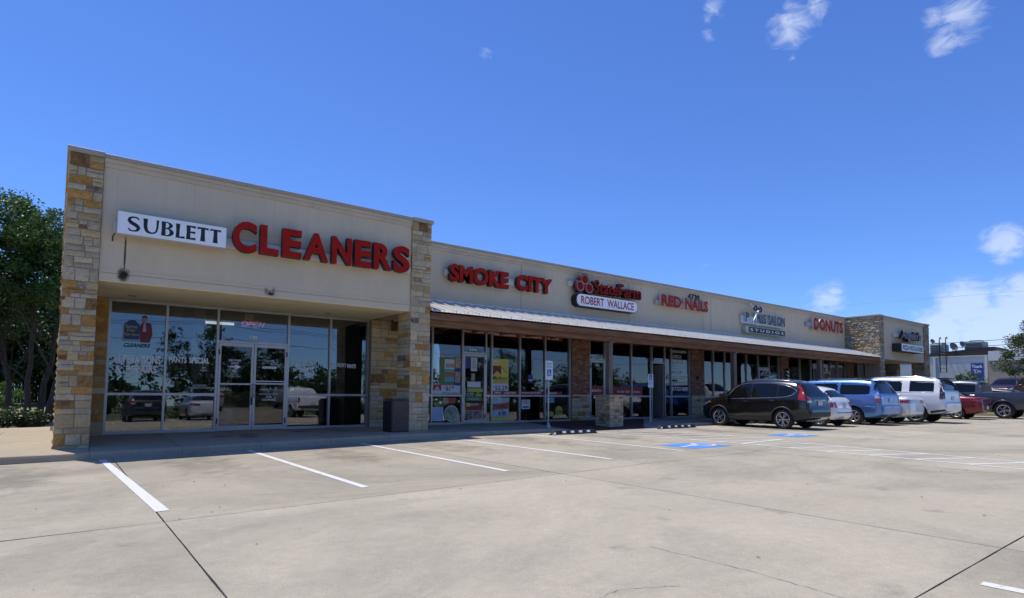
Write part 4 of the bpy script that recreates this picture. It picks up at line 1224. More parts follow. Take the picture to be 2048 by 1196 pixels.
# --- RED NAILS and the street number
sg = thing('channel_letter_sign', (22.3, 16.45, 5.0), 'faded red RED NAILS channel letters below the street number', 'sign')
obj('raceway', MB().bbox(20.35, 23.9, 16.375, 16.495, 5.10, 5.30, 0.006), mat('raceway_cream', (0.45, 0.42, 0.33), 0.6), sg)
job('RED', 20.58, 21.98, 5.04, 5.55, 16.26, 16.37, [RED_P, SIDE_L], sg, letters=True, bold=0.045)
job('NAILS', 22.25, 24.0, 5.03, 5.56, 16.26, 16.37, [RED_P, SIDE_L], sg, letters=True, bold=0.045)
sg = thing('address_number', (23.2, 16.49, 5.56), 'dark street number 4720 fixed to the wall above the nail salon', 'number sign')
job('4720', 22.77, 23.64, 5.57, 5.84, 16.465, 16.498, [DARKT, DARKT], sg, letters=True, bold=0.012)

# --- PARIS SALON STUDIOS with the scissors for an A
sg = thing('channel_letter_sign', (29.1, 16.45, 4.8), 'thin dark PARIS SALON letters on a silver backing with a scissors emblem', 'sign')
SILV = mat('polished_aluminium', (0.60, 0.62, 0.63), 0.35, metal=0.3, var=0.1, scale=6)
obj('backing', MB().bbox(26.95, 31.05, 16.37, 16.49, 4.80, 5.20, 0.006), SILV, sg)
job('P', 27.20, 27.50, 4.88, 5.36, 16.28, 16.36, [DARKT, SILV], sg, letters=True, bold=0.012)
job('RIS', 28.22, 29.12, 4.88, 5.36, 16.28, 16.36, [DARKT, SILV], sg, letters=True, bold=0.012)
job('SALON', 29.32, 31.0, 4.87, 5.38, 16.28, 16.36, [DARKT, SILV], sg, letters=True, bold=0.012)
sc_m = MB()
sc_m.poly_prism([(27.50, 4.82), (27.56, 4.80), (28.16, 5.46), (28.10, 5.50)], 'y', 16.10, 16.15)
sc_m.poly_prism([(27.96, 4.70), (28.04, 4.70), (28.02, 5.46), (27.94, 5.46)], 'y', 16.155, 16.20)
sc = obj('scissors', sc_m, SILV, sg)
for cx, cz in ((27.86, 5.60), (28.30, 5.56)):
    mb = MB(); mb.tube([(cx + 0.13 * math.cos(t), 16.14, cz + 0.12 * math.sin(t)) for t in np.linspace(0, 6.283, 21)], 0.045, 8, cap=False)
    obj('finger_ring', mb, mat('dark_blue_metal', (0.03, 0.05, 0.10), 0.3, metal=0.5), sc, smooth=True)
obj('finger_hook', MB().tube([(27.45, 16.14, 5.78), (27.48, 16.14, 5.68), (27.60, 16.14, 5.64), (27.72, 16.14, 5.66)], 0.03, 8), SILV, sc, smooth=True)
sg = thing('sign_box', (29.1, 16.45, 4.35), 'black STUDIOS box sign with white spaced letters above the awning', 'sign')
obj('cabinet', MB().bbox(27.15, 30.95, 16.26, 16.49, 4.33, 4.665, 0.006), mat('cabinet_cream', (0.52, 0.48, 0.38), 0.5), sg)
obj('sign_face', MB().box(27.42, 30.93, 16.25, 16.2595, 4.365, 4.635), DARKT, sg)
job('S T U D I O S', 27.55, 30.78, 4.435, 4.57, 16.246, None, SIGN_W, sg, bold=0.01)

# --- DONUTS
sg = thing('channel_letter_sign', (35.9, 16.45, 4.9), 'red DONUTS channel letters with pale sides beside the far stone flank', 'sign')
obj('raceway', MB().bbox(33.55, 37.6, 16.36, 16.495, 5.15, 5.38, 0.006), mat('raceway_blue_grey', (0.36, 0.38, 0.40), 0.5), sg)
job('DONUTS', 34.10, 37.75, 4.96, 5.66, 16.22, 16.35, [RED_P, SIDE_L], sg, letters=True, bold=0.05)

# --- pizza shop on the far block
sg = thing('channel_letter_sign', (42.8, 14.5, 4.6), 'dark maroon script letters on the far block fascia', 'sign')
MAR = mat('sign_maroon', (0.075, 0.012, 0.010), 0.4)
obj('raceway', MB().bbox(40.6, 44.2, 14.48, 14.60, 4.86, 5.10, 0.006), RACE, sg)
job("Angelo's", 41.15, 44.45, 4.62, 5.34, 14.28, 14.47, [MAR, SIDE_D], sg, letters=True, bold=0.05, shear=0.35)
sg = thing('sign_box', (42.3, 14.5, 3.95), 'white PIZZA PASTA & SUBS box sign with black sides on the far block', 'sign')
obj('cabinet', MB().bbox(40.55, 44.1, 14.08, 14.60, 3.95, 4.44, 0.008), SIDE_D, sg)
obj('sign_face', MB().box(40.57, 44.08, 14.07, 14.079, 3.97, 4.42), SIGN_W, sg)
job('PIZZA PASTA & SUBS', 40.75, 43.95, 4.05, 4.335, 14.066, None, DARKT, sg, bold=0.025)

# --- window lettering: cleaners
yv = YW + 0.0145
D = dict(parent=SF1, mats=DECAL, name='window_lettering')
job('ALTERATIONS', 1.07, 2.08, 1.865, 2.065, yv, bold=0.04, **D)
job('&  REPAIRS', 1.13, 2.01, 1.635, 1.83, yv, bold=0.04, **D)
job('PANTS', 2.26, 2.66, 1.92, 2.07, yv, bold=0.02, parent=SF1, mats=DECAL_B, name='window_lettering')
job('SPECIAL', 2.72, 3.19, 1.92, 2.07, yv, bold=0.04, parent=SF1, mats=DECAL_B, name='window_lettering')
job('DRY\nCLEAN', 2.99, 3.15, 1.72, 1.84, yv, bold=0.0, align='CENTER', parent=SF1, mats=DECAL_B, name='window_lettering')
job('NOT RESPONSIBLE\nFOR ITEMS LEFT OVER 30 DAYS', 2.72, 3.26, 1.27, 1.37, yv, align='CENTER', **D)
job('LAUNDRY', 5.42, 6.14, 1.96, 2.085, yv, parent=SF1, mats=DECAL_B, name='window_lettering')
job('SHIRTS', 5.54, 5.95, 1.765, 1.905, yv, bold=0.025, parent=SF1, mats=DECAL_B, name='window_lettering')
job('LAUNDRY', 6.47, 6.93, 1.95, 2.07, yv, bold=0.005, parent=SF1, mats=DECAL_B, name='window_lettering')
job('PANTS', 6.96, 7.23, 1.93, 2.05, yv, bold=0.03, parent=SF1, mats=DECAL_B, name='window_lettering')
job('100', 4.16, 4.36, 2.64, 2.73, yv, bold=0.02, parent=SF1, mats=DECAL_B, name='window_lettering')
yd = YW - 0.0155
job('USE OTHER\nDOOR', 3.66, 3.97, 1.93, 2.06, yd, align='CENTER', bold=0.01, parent=DL1, mats=DECAL_B, name='door_lettering')
job('NO', 3.76, 3.87, 1.70, 1.79, yd, bold=0.02, parent=DL1, mats=DECAL_B, name='door_lettering')
job('MONEY LEFT\nIN STORE AT NIGHT', 3.64, 3.97, 1.585, 1.68, yd, align='CENTER', parent=DL1, mats=DECAL_B, name='door_lettering')
obj('door_arrow', MB().poly_prism([(3.69, 1.85), (3.86, 1.85), (3.80, 1.82), (3.84, 1.81), (3.97, 1.865), (3.84, 1.92), (3.80, 1.91), (3.86, 1.88), (3.69, 1.88)], 'y', yd - 0.001, yd), DECAL_B, DL1)
job('STORE HOURS', 4.58, 4.82, 2.035, 2.075, yd, parent=DL2, mats=DECAL_B, name='door_lettering')
job('MON - FRI   7AM - 7PM\nSAT             8AM - 5PM', 4.50, 4.93, 1.94, 2.02, yd, parent=DL2, mats=DECAL_B, name='door_lettering')
obj('notice', MB().box(4.51, 4.89, yd - 0.001, yd + 0.001, 1.84, 1.90), DECAL_B, DL2)
job('NO SOLICITING', 4.53, 4.87, 1.853, 1.887, yd - 0.003, parent=DL2, mats=DARKT, name='door_lettering')
job('VISIT OUR WEB SITE\nAT\nwww.sublettcleaners.com', 4.45, 4.95, 1.12, 1.28, yd, align='CENTER', parent=DL2, mats=DECAL_B, name='door_lettering')
job('FOR\nCOUPONS', 4.53, 4.90, 0.95, 1.09, yd, align='CENTER', bold=0.015, parent=DL2, mats=DECAL_B, name='door_lettering')
obj('door_tape', MB().box(4.35, 5.11, yd - 0.001, yd + 0.001, 1.475, 1.50), DECAL, DL2)
# same-day poster: plain blue garment bag and a figure in a red jacket, flat print on the glass
PB = mat('print_blue', (0.025, 0.07, 0.22), 0.6); PR = mat('print_red', (0.18, 0.025, 0.05), 0.6); PS = mat('print_skin', (0.35, 0.24, 0.20), 0.6)
PY = mat('print_yellow', (0.42, 0.40, 0.10), 0.6); PD = mat('print_dark', (0.02, 0.02, 0.04), 0.6); PW = mat('print_pale', (0.38, 0.42, 0.50), 0.6)
po = thing('window_poster', (1.55, yv, 2.24), 'faded same-day service print of a blue garment bag and a red-jacketed figure on glass', 'poster')
obj('garment_bag', MB().poly_prism([(1.27, 2.46), (1.60, 2.46), (1.60, 2.82), (1.50, 2.93), (1.38, 2.93), (1.28, 2.84)], 'y', yv - 0.0012, yv), PB, po)
obj('bag_edge', MB().poly_prism([(1.24, 2.42), (1.62, 2.42), (1.62, 2.458), (1.268, 2.458), (1.278, 2.85), (1.26, 2.85)], 'y', yv - 0.001, yv), PW, po)
obj('jacket', MB().poly_prism([(1.62, 2.40), (1.82, 2.40), (1.88, 2.62), (1.84, 2.86), (1.76, 2.90), (1.66, 2.90), (1.60, 2.80)], 'y', yv - 0.0022, yv - 0.0014), PR, po)
obj('shirt', MB().poly_prism([(1.66, 2.66), (1.74, 2.66), (1.72, 2.89), (1.68, 2.89)], 'y', yv - 0.0034, yv - 0.0026), PW, po)
mb = MB(); disc(mb, 1.69, 2.975, 0.0, 0.062, yv - 0.0028, 18, 0.75); obj('face', mb, PS, po, fixn=False)
obj('hair', MB().poly_prism([(1.63, 2.98), (1.65, 3.05), (1.70, 3.07), (1.75, 3.04), (1.755, 2.97), (1.735, 3.01), (1.66, 3.01)], 'y', yv - 0.0042, yv - 0.0034), PD, po)
job('Same', 1.30, 1.55, 2.735, 2.82, yv - 0.003, bold=0.015, parent=po, mats=PY)
job('Day', 1.34, 1.51, 2.63, 2.72, yv - 0.003, bold=0.015, parent=po, mats=PY)
job('Service', 1.29, 1.58, 2.55, 2.62, yv - 0.003, bold=0.015, parent=po, mats=PY)
job('CLEANERS', 1.28, 1.84, 2.27, 2.365, yv - 0.003, bold=0.03, shear=0.25, parent=po, mats=PD)

# --- neon signs
def neon_tubes(mb, strokes, x0, x1, z0, z1, y, r):
    for st in strokes: mb.tube([(x0 + (x1 - x0) * a, y, z0 + (z1 - z0) * b) for a, b in st], r, 6)
def arc(cx, cy, rx, ry, a0, a1, n=14): return [(cx + rx * math.cos(math.radians(a0 + (a1 - a0) * k / n)), cy + ry * math.sin(math.radians(a0 + (a1 - a0) * k / n))) for k in range(n + 1)]
sl = 0.05
OPEN = [arc(0.11, 0.5, 0.11, 0.5, 0, 360, 20), [(0.28, 0), (0.30, 1), (0.42, 1), (0.47, 0.75), (0.42, 0.5), (0.29, 0.5)], [(0.72, 1), (0.54, 1), (0.53, 0.5), (0.68, 0.5), (0.53, 0.5), (0.52, 0), (0.70, 0)], [(0.78, 0), (0.80, 1), (0.95, 0), (0.98, 1)]]
OPEN = [[(a + sl * b, b) for a, b in s] for s in OPEN]
KOOL = [[(0.0, 0), (0.0, 1)], [(0.2, 1), (0.02, 0.5), (0.22, 0)], arc(0.38, 0.45, 0.13, 0.45, 0, 360, 18), arc(0.58, 0.45, 0.13, 0.45, 0, 360, 18), [(0.80, 1), (0.80, 0), (1.0, 0), (1.0, 0.2)]]
NRED = mat('neon_red', (0.5, 0.05, 0.06), 0.4, emit=(0.95, 0.13, 0.16), estr=0.9)
NPINK = mat('neon_pink', (0.45, 0.06, 0.12), 0.4, emit=(0.75, 0.12, 0.24), estr=0.9)
NTEAL = mat('neon_pale_teal', (0.6, 0.9, 0.85), 0.4, emit=(0.62, 1.0, 0.92), estr=1.3)
NBLUE = mat('neon_blue', (0.1, 0.15, 0.6), 0.4, emit=(0.12, 0.2, 0.85), estr=1.2)
def neon(name, strokes, x0, x1, z0, z1, y, r, m, label, extra=None):
    mb = MB(); neon_tubes(mb, strokes, x0, x1, z0, z1, y, r)
    t = thing(name, ((x0 + x1) / 2, y, z0), label, 'neon sign')
    obj('neon_tube', mb, m, t, smooth=True)
    w = MB().tube([(x0 + 0.1, y + 0.02, z1 + 0.02), (x0 + 0.1, y + 0.02, 3.4)], 0.003, 4).tube([(x1 - 0.1, y + 0.02, z1 + 0.02), (x1 - 0.1, y + 0.02, 3.4)], 0.003, 4)
    obj('hanger_wire', w, STEEL, t)
    if extra: obj('neon_tube', extra, NBLUE, t, smooth=True)
    return t
neon('neon_sign', OPEN, 3.97, 4.54, 2.985, 3.12, YW + 0.10, 0.008, NPINK, 'pink neon OPEN sign above the cleaners double door')
part('transformer_box', MB().bbox(4.08, 4.32, YW + 0.25, YW + 0.35, 3.18, 3.36, 0.01), mat('pale_box', (0.45, 0.45, 0.45), 0.6))
neon('neon_sign', KOOL, 10.42, 10.83, 2.94, 3.06, YG + 0.09, 0.009, NTEAL, 'pale teal neon KOOL sign in the smoke shop window left of its door')
neon('neon_sign', OPEN, 11.07, 11.70, 2.78, 2.98, YG + 0.09, 0.009, NRED, 'red neon OPEN sign above the smoke shop door')
ex = MB().tube([(21.28 + 0.33 * math.cos(t), YG + 0.09, 2.84 + 0.17 * math.sin(t)) for t in np.linspace(0.3, 2.6, 14)], 0.009, 6).tube([(21.28 + 0.33 * math.cos(t), YG + 0.09, 2.84 + 0.17 * math.sin(t)) for t in np.linspace(3.5, 5.2, 12)], 0.009, 6)
neon('neon_sign', OPEN, 21.03, 21.53, 2.77, 2.91, YG + 0.09, 0.016, NRED, 'red neon OPEN sign in a blue oval above the nail salon door', ex)

# --- smoke shop glass: red bands with white words, posters
yb_ = YG + 0.013
def band(x0, x1, z0, z1, words, wx0, wx1, fr=SF2, y=yb_):
    obj('window_band', MB().box(x0, x1, y - 0.0015, y, z0, z1), REDB, fr)
    if words: job(words, wx0, wx1, z0 + (z1 - z0) * 0.24, z1 - (z1 - z0) * 0.22, y - 0.003, bold=0.015, parent=fr, mats=DECAL, name='band_lettering')
band(11.0, 11.91, 3.27, 3.365, 'WALK-IN HUMIDOR', 11.02, 11.86)
band(11.97, 12.165, 3.26, 3.365, None, 0, 0)
band(12.225, 13.425, 3.24, 3.365, 'SODAS AND SNACKS', 12.30, 13.26)
band(13.485, 14.65, 3.24, 3.365, 'DISCOUNT CIGARETTES', 13.56, 14.50)
band(14.71, 15.56, 3.24, 3.365, 'NOVELTIES', 14.82, 15.37)
band(12.225, 13.425, 1.155, 1.285, 'ZIPPO', 12.32, 12.62)
job('LIGHTERS', 12.76, 13.28, 1.186, 1.256, yb_ - 0.003, bold=0.015, parent=SF2, mats=DECAL, name='band_lettering')
band(13.485, 14.65, 1.155, 1.285, 'BODY JEWLERY', 13.58, 14.52)
band(14.71, 15.55, 1.155, 1.285, 'SNUFF', 14.88, 15.28)
band(11.97, 12.165, 1.155, 1.285, None, 0, 0)
job('104', 11.27, 11.54, 2.645, 2.745, yb_ - 0.003, bold=0.03, parent=SF2, mats=DECAL_B, name='window_lettering')
def flat(x0, x1, z0, z1, y, m, parent, name='print'): return obj(name, MB().box(x0, x1, y - 0.0016, y, z0, z1), m, parent)
P_GREEN = mat('print_green', (0.048, 0.218, 0.074), 0.5); P_ORG = mat('print_orange', (0.462, 0.122, 0.041), 0.5); P_YEL = mat('print_poster_yellow', (0.626, 0.544, 0.082), 0.5)
P_WHT = mat('print_white', (0.571, 0.626, 0.680), 0.5); P_NAV = mat('print_navy', (0.034, 0.048, 0.177), 0.5); P_DRED = mat('print_dark_red', (0.231, 0.019, 0.022), 0.5)
P_CYA = mat('print_cyan', (0.136, 0.354, 0.408), 0.5); P_TAN = mat('print_tan', (0.408, 0.286, 0.190), 0.5, var=0.5, scale=14); P_RED = mat('print_bright_red', (0.462, 0.041, 0.034), 0.5)
P_LIM = mat('print_lime', (0.354, 0.435, 0.068), 0.5)
yp = YG + 0.016
def poster(x, z, label): return thing('window_poster', (x, yp, z), label, 'poster')
po = poster(10.4, 1.48, 'green and orange framed tobacco poster in the left smoke shop window')
flat(10.10, 10.66, 1.46, 2.40, yp, P_ORG, po, 'poster_board'); flat(10.14, 10.66, 1.50, 2.37, yp - 0.003, P_GREEN, po); flat(10.27, 10.66, 2.0, 2.33, yp - 0.005, P_WHT, po)
flat(10.31, 10.64, 2.05, 2.19, yp - 0.007, P_TAN, po); flat(10.24, 10.66, 1.78, 1.88, yp - 0.005, P_ORG, po); flat(10.27, 10.66, 1.90, 1.98, yp - 0.005, P_CYA, po); flat(10.28, 10.66, 1.58, 1.75, yp - 0.005, P_CYA, po)
po = poster(10.76, 1.45, 'narrow column of tan photo cards left of the smoke shop door')
flat(10.675, 10.91, 1.45, 2.43, yp, P_NAV, po, 'poster_board')
for z in (2.05, 1.56): flat(10.69, 10.90, z, z + 0.36, yp - 0.003, P_TAN, po)
po = poster(10.3, 1.17, 'red and white price card reading 61 in the left smoke shop window')
flat(9.83, 10.90, 1.17, 1.46, yp, P_WHT, po, 'poster_board'); flat(9.83, 10.16, 1.28, 1.46, yp - 0.003, P_RED, po)
obj('print', MB().poly_prism([(9.86, 1.28), (10.13, 1.28), (10.0, 1.41)], 'y', yp - 0.006, yp - 0.004), P_WHT, po)
job('Marlboro', 9.86, 10.12, 1.285, 1.345, yp - 0.008, parent=po, mats=PD)
job('61', 10.34, 10.50, 1.27, 1.44, yp - 0.004, bold=0.02, parent=po, mats=PD); job('$', 10.27, 10.31, 1.34, 1.44, yp - 0.004, parent=po, mats=PD); job('29', 10.54, 10.66, 1.34, 1.44, yp - 0.004, bold=0.02, parent=po, mats=PD)
job('SPECIAL', 10.2, 10.52, 1.185, 1.235, yp - 0.004, parent=po, mats=PD); job('BLEND', 10.58, 10.85, 1.185, 1.235, yp - 0.004, parent=po, mats=PD)
po = poster(10.2, 0.3, 'pale blue paper sheet low in the left smoke shop window'); flat(9.83, 10.25, 0.30, 0.74, yp, mat('print_pale_blue', (0.381, 0.490, 0.626), 0.5), po, 'sheet')
po = poster(10.5, 0.72, 'orange and white cards under the rail in the left smoke shop window'); flat(10.22, 10.45, 0.86, 1.04, yp, P_TAN, po, 'card'); flat(10.47, 10.72, 0.86, 1.04, yp, P_RED, po, 'card')
rp = thing('round_plate', (10.55, YG + 0.004, 0.24), 'round printed plate with pale rim standing low left of the smoke shop door', 'plate')
mb = MB(); mb.lathe([(0.0, 0.0), (0.235, 0.0), (0.25, -0.012), (0.27, -0.01), (0.27, 0.01), (0.0, 0.01)], 36, (10.56, YG + 0.004, 0.52), axis='y', mats=[0, 1, 1, 1, 1]); obj('plate', mb, [mat('plate_print', (0.272, 0.299, 0.163), 0.5, var=0.7, scale=6, var2=(0.12, 0.22, 0.34)), P_WHT], rp, smooth='auto')
po = poster(12.6, 1.57, 'tall yellow tobacco poster with a dark red chevron right of the smoke shop door')
flat(12.24, 12.95, 1.56, 2.43, yp, P_YEL, po, 'poster_board')
obj('print', MB().poly_prism([(12.25, 2.18), (12.62, 2.18), (12.62, 1.86), (12.44, 2.0), (12.25, 1.84)], 'y', yp - 0.005, yp - 0.002), P_DRED, po)
job('Marlboro', 12.27, 12.88, 1.68, 1.82, yp - 0.006, bold=0.01, parent=po, mats=PD); job('SPECIAL BLEND', 12.35, 12.80, 1.60, 1.65, yp - 0.006, parent=po, mats=PD)
flat(12.25, 12.50, 2.30, 2.38, yp - 0.003, P_WHT, po)
obj('print', MB().poly_prism([(12.66, 2.14), (12.69, 2.14), (12.88, 1.93), (12.84, 1.93)], 'y', yp - 0.005, yp - 0.002), P_NAV, po)
po = poster(12.6, 1.29, 'white price card reading 52.29 below the yellow poster'); flat(12.24, 12.95, 1.29, 1.555, yp, P_WHT, po, 'poster_board')
job('52.29', 12.36, 12.90, 1.315, 1.48, yp - 0.004, bold=0.015, parent=po, mats=PD); job('$', 12.29, 12.335, 1.39, 1.48, yp - 0.004, parent=po, mats=PD)
po = poster(12.6, 0.22, 'red PYRAMID poster priced 4.49 low right of the smoke shop door')
flat(12.25, 12.98, 0.24, 1.05, yp, mat('print_cream_blue', (0.340, 0.476, 0.490), 0.5, var=0.35, scale=5), po, 'poster_board'); flat(12.25, 12.98, 0.24, 0.36, yp - 0.002, P_YEL, po)
obj('print', MB().poly_prism([(12.26, 0.60), (12.97, 0.66), (12.97, 0.90), (12.26, 0.80)], 'y', yp - 0.005, yp - 0.002), P_ORG, po)
job('PYRAMID', 12.27, 12.96, 0.67, 0.84, yp - 0.007, bold=0.02, parent=po, mats=P_DRED); job('4.49', 12.5, 12.86, 0.40, 0.57, yp - 0.004, bold=0.01, parent=po, mats=PD)
po = poster(13.8, 0.66, 'small white and red leaflet under the BODY JEWLERY band'); flat(13.56, 13.96, 0.64, 0.98, yp, P_WHT, po, 'poster_board'); job('NEED\nCASH', 13.6, 13.9, 0.82, 0.95, yp - 0.004, bold=0.02, parent=po, mats=P_RED); flat(13.62, 13.9, 0.68, 0.74, yp - 0.003, P_NAV, po)
po = poster(13.9, 1.7, 'small navy notice in the third smoke shop bay'); flat(13.86, 14.08, 1.60, 1.90, yp, P_NAV, po, 'poster_board'); flat(13.88, 14.06, 1.68, 1.72, yp - 0.003, P_WHT, po)
po = poster(15.4, 0.38, 'yellow round-topped price tag low in the last smoke shop bay'); obj('poster_board', MB().poly_prism([(15.22, 0.38), (15.58, 0.38), (15.58, 0.60), (15.52, 0.70), (15.40, 0.75), (15.28, 0.70), (15.22, 0.60)], 'y', yp - 0.0016, yp), P_LIM, po); job('29.99', 15.25, 15.55, 0.44, 0.57, yp - 0.004, bold=0.02, parent=po, mats=PD)
po = poster(14.9, 0.32, 'yellow price strip low in the last smoke shop bay'); flat(14.75, 15.12, 0.34, 0.52, yp, P_LIM, po, 'poster_board')
po = poster(15.0, 0.6, 'pale blue sheet under the SNUFF band'); flat(14.76, 15.16, 0.86, 1.06, yp, P_CYA, po, 'sheet')
for (x, lab) in ((14.2, 'left'), (15.35, 'right')):
    t = thing('arched_display', (x, YG + 0.25, 0.2), '%s of two dark arched display racks low in the smoke shop window' % lab, 'display rack')
    mb = MB()
    for r in (0.32, 0.25, 0.18): mb.tube([(x + r * math.cos(a), YG + 0.25, 0.45 + r * math.sin(a)) for a in np.linspace(0, 3.1416, 16)], 0.02, 6)
    mb.box(x - 0.33, x + 0.33, YG + 0.2, YG + 0.4, 0.2, 0.42)
    obj('rack', mb, mat('rack_dark', (0.10, 0.09, 0.06), 0.6, var=0.5, scale=8), t)
# stickers on the smoke shop door
yd3 = YG - 0.0155
for (x0, x1, z0, z1, m) in ((11.07, 11.27, 2.05, 2.44, P_NAV), (11.30, 11.56, 1.96, 2.43, P_WHT), (11.32, 11.47, 1.64, 1.88, P_TAN), (11.17, 11.72, 1.40, 1.60, P_WHT), (11.16, 11.80, 1.24, 1.37, P_LIM), (11.12, 11.78, 0.94, 1.06, P_GREEN), (11.13, 11.78, 0.62, 0.88, P_DRED), (11.14, 11.78, 0.33, 0.60, mat('print_collage', (0.299, 0.204, 0.190), 0.5, var=0.8, scale=14, var2=(0.03, 0.03, 0.04)))):
    flat(x0, x1, z0, z1, yd3, m, DL3, 'door_sticker')
flat(11.14, 11.30, 0.75, 0.87, yd3 - 0.003, P_YEL, DL3, 'door_sticker')
job('KOOL', 11.15, 11.47, 1.075, 1.215, yd3 - 0.002, bold=0.0, parent=DL3, mats=P_WHT, name='door_lettering')
flat(11.5, 11.75, 1.09, 1.19, yd3, P_LIM, DL3, 'door_sticker')
job('MAVERICK', 11.33, 11.66, 0.78, 0.85, yd3 - 0.003, bold=0.02, parent=DL3, mats=P_WHT, name='door_lettering')
job('PUSH\nNO ONE\nUNDER 18\nADMITTED', 11.33, 11.53, 2.05, 2.38, yd3 - 0.003, parent=DL3, mats=PD, name='door_lettering', align='CENTER')
job('Newport', 11.25, 11.66, 0.965, 1.03, yd3 - 0.003, parent=DL3, mats=P_WHT, name='door_lettering')

# --- insurance office band
y3 = YG + 0.013
for (a, b) in ((17.935, 18.18), (18.24, 19.515), (19.575, 20.28)):
    obj('window_band', MB().box(a, b, y3 - 0.0015, y3, 1.16, 1.52), REDB, SF3)
obj('window_band', MB().box(17.12, 17.80, YG - 0.0155, YG - 0.014, 1.20, 1.54), REDB, DL4)
job('StateFarm', 17.26, 17.72, 1.30, 1.42, YG - 0.018, parent=DL4, mats=DECAL, name='door_lettering')
obj('door_emblem', MB().poly_prism([(17.13, 1.31), (17.24, 1.31), (17.185, 1.41)], 'y', YG - 0.019, YG - 0.017), DECAL, DL4)
job('Auto', 17.97, 18.14, 1.28, 1.38, y3 - 0.003, parent=SF3, mats=DECAL, name='band_lettering')
job('- Life  Bank  Health', 18.62, 19.44, 1.27, 1.38, y3 - 0.003, parent=SF3, mats=DECAL, name='band_lettering')
job('- Business', 19.62, 20.12, 1.27, 1.37, y3 - 0.003, parent=SF3, mats=DECAL, name='band_lettering')
job('106', 17.36, 17.58, 2.33, 2.43, YG - 0.018, bold=0.02, parent=DL4, mats=DECAL, name='door_lettering')
flat(17.24, 17.58, 1.03, 1.10, YG - 0.0155, DECAL, DL4, 'notice')
job('t Wallace', 18.64, 18.98, 2.16, 2.26, y3, parent=SF3, mats=DECAL, name='window_lettering')
job('483-8333', 18.50, 18.98, 1.82, 1.93, y3, parent=SF3, mats=DECAL, name='window_lettering')
# --- nail salon list of services
for k, (s, x1, zz) in enumerate((('PROFESSIONAL SERVICE IN', 23.40, 3.12), ('- ACRYLIC', 23.05, 2.87), ('- SILK WRAP', 23.22, 2.63), ('- GEL', 22.78, 2.40), ('- MANICURE', 23.20, 2.15), ('- SPA PEDICURE', 23.44, 1.90), ('WE SPECIALIZE IN COLOR GEL', 23.44, 1.68))):
    job(s, 22.30, x1, zz, zz + (0.16 if k not in (0, 6) else 0.13), YG + 0.0145, bold=0.015, parent=SF3, mats=DECAL, name='window_lettering')
job('817-557-0090', 22.30, 23.50, 1.37, 1.56, YG + 0.0145, bold=0.02, parent=SF3, mats=DECAL, name='window_lettering')
job('108', 21.14, 21.42, 2.645, 2.735, YG + 0.0145, bold=0.02, parent=SF3, mats=DECAL_B, name='window_lettering')
# salon door lettering, donut poster
job('Paris Salon', 29.78, 30.5, 2.24, 2.34, YG - 0.018, parent=DL6, mats=DECAL, name='door_lettering')
po = thing('window_poster', (38.1, YG + 0.085, 1.95), 'faded pink poster in the donut shop window', 'poster')
flat(37.82, 38.70, 1.85, 2.75, YG + 0.085, mat('print_pink', (0.435, 0.218, 0.204), 0.6, var=0.15, scale=4), po, 'poster_board')
mb = MB(); disc(mb, 38.25, 2.3, 0.1, 0.25, YG + 0.080, 20); obj('print', mb, P_DRED, po, fixn=False)
flat(37.2, 37.5, 2.72, 2.86, YG + 0.012, DECAL, SF5, 'notice')
# wall lamps, barber pole and other small things on the wing
wl_ = MB().bbox(24.02, 24.14, YG - 0.20, YG - 0.09, 1.93, 2.08, 0.015); part('wall_lamp', wl_, BLACKM)
bpz = thing('barber_pole', (32.25, YG - 0.2, 1.85), 'black and white striped barber pole on the brick pier', 'barber pole')
mb = MB(); N = 28; H0, H1 = 1.95, 2.58
for i in range(24):
    for j in range(16):
        a0, a1 = 2 * math.pi * j / 16, 2 * math.pi * (j + 1) / 16; z0_, z1_ = H0 + (H1 - H0) * i / 24, H0 + (H1 - H0) * (i + 1) / 24
        m = 0 if ((i + j * 0.5) % 8) < 4 else 1
        mb.quad(*[(32.25 + 0.09 * math.cos(a), YG - 0.20 + 0.09 * math.sin(a), z) for a, z in ((a0, z0_), (a1, z0_), (a1, z1_), (a0, z1_))], m)
obj('striped_drum', mb, [SIGN_W, DARKT], bpz)
obj('bracket', MB().bbox(32.14, 32.36, YG - 0.32, YG - 0.09, 2.58, 2.68, 0.02).bbox(32.14, 32.36, YG - 0.32, YG - 0.09, 1.85, 1.95, 0.02), BLACKM, bpz)
part('speaker_box', MB().bbox(11.28, 11.50, 15.95, 16.1, 3.18, 3.385, 0.01), mat('beige_box', (0.30, 0.26, 0.2), 0.7))
part('wall_vent', MB().box(24.0, 24.3, YG - 0.125, YG - 0.118, 0.93, 0.98), BLACKM)
run_jobs()

# ------------------------------------------------------------------ things on the walk and lot
AGG = mat('exposed_aggregate', (0.105, 0.08, 0.06), 0.9, var=0.75, scale=55, bump=0.9, bscale=60)
tc = thing('trash_can', (7.35, 14.85, 0.15), 'square exposed-aggregate trash can with black door beside the stone pillar', 'trash can')
zb = sw(7.3, 14.8)
obj('body', MB().bbox(7.12, 7.62, 14.46, 15.0, zb, 1.0, 0.03), AGG, tc)
obj('lid', MB().bbox(7.14, 7.60, 14.48, 14.98, 1.0, 1.045, 0.02), AGG, tc)
obj('door', MB().bbox(7.10, 7.125, 14.47, 14.99, zb + 0.02, 0.985, 0.008), BLACK, tc)

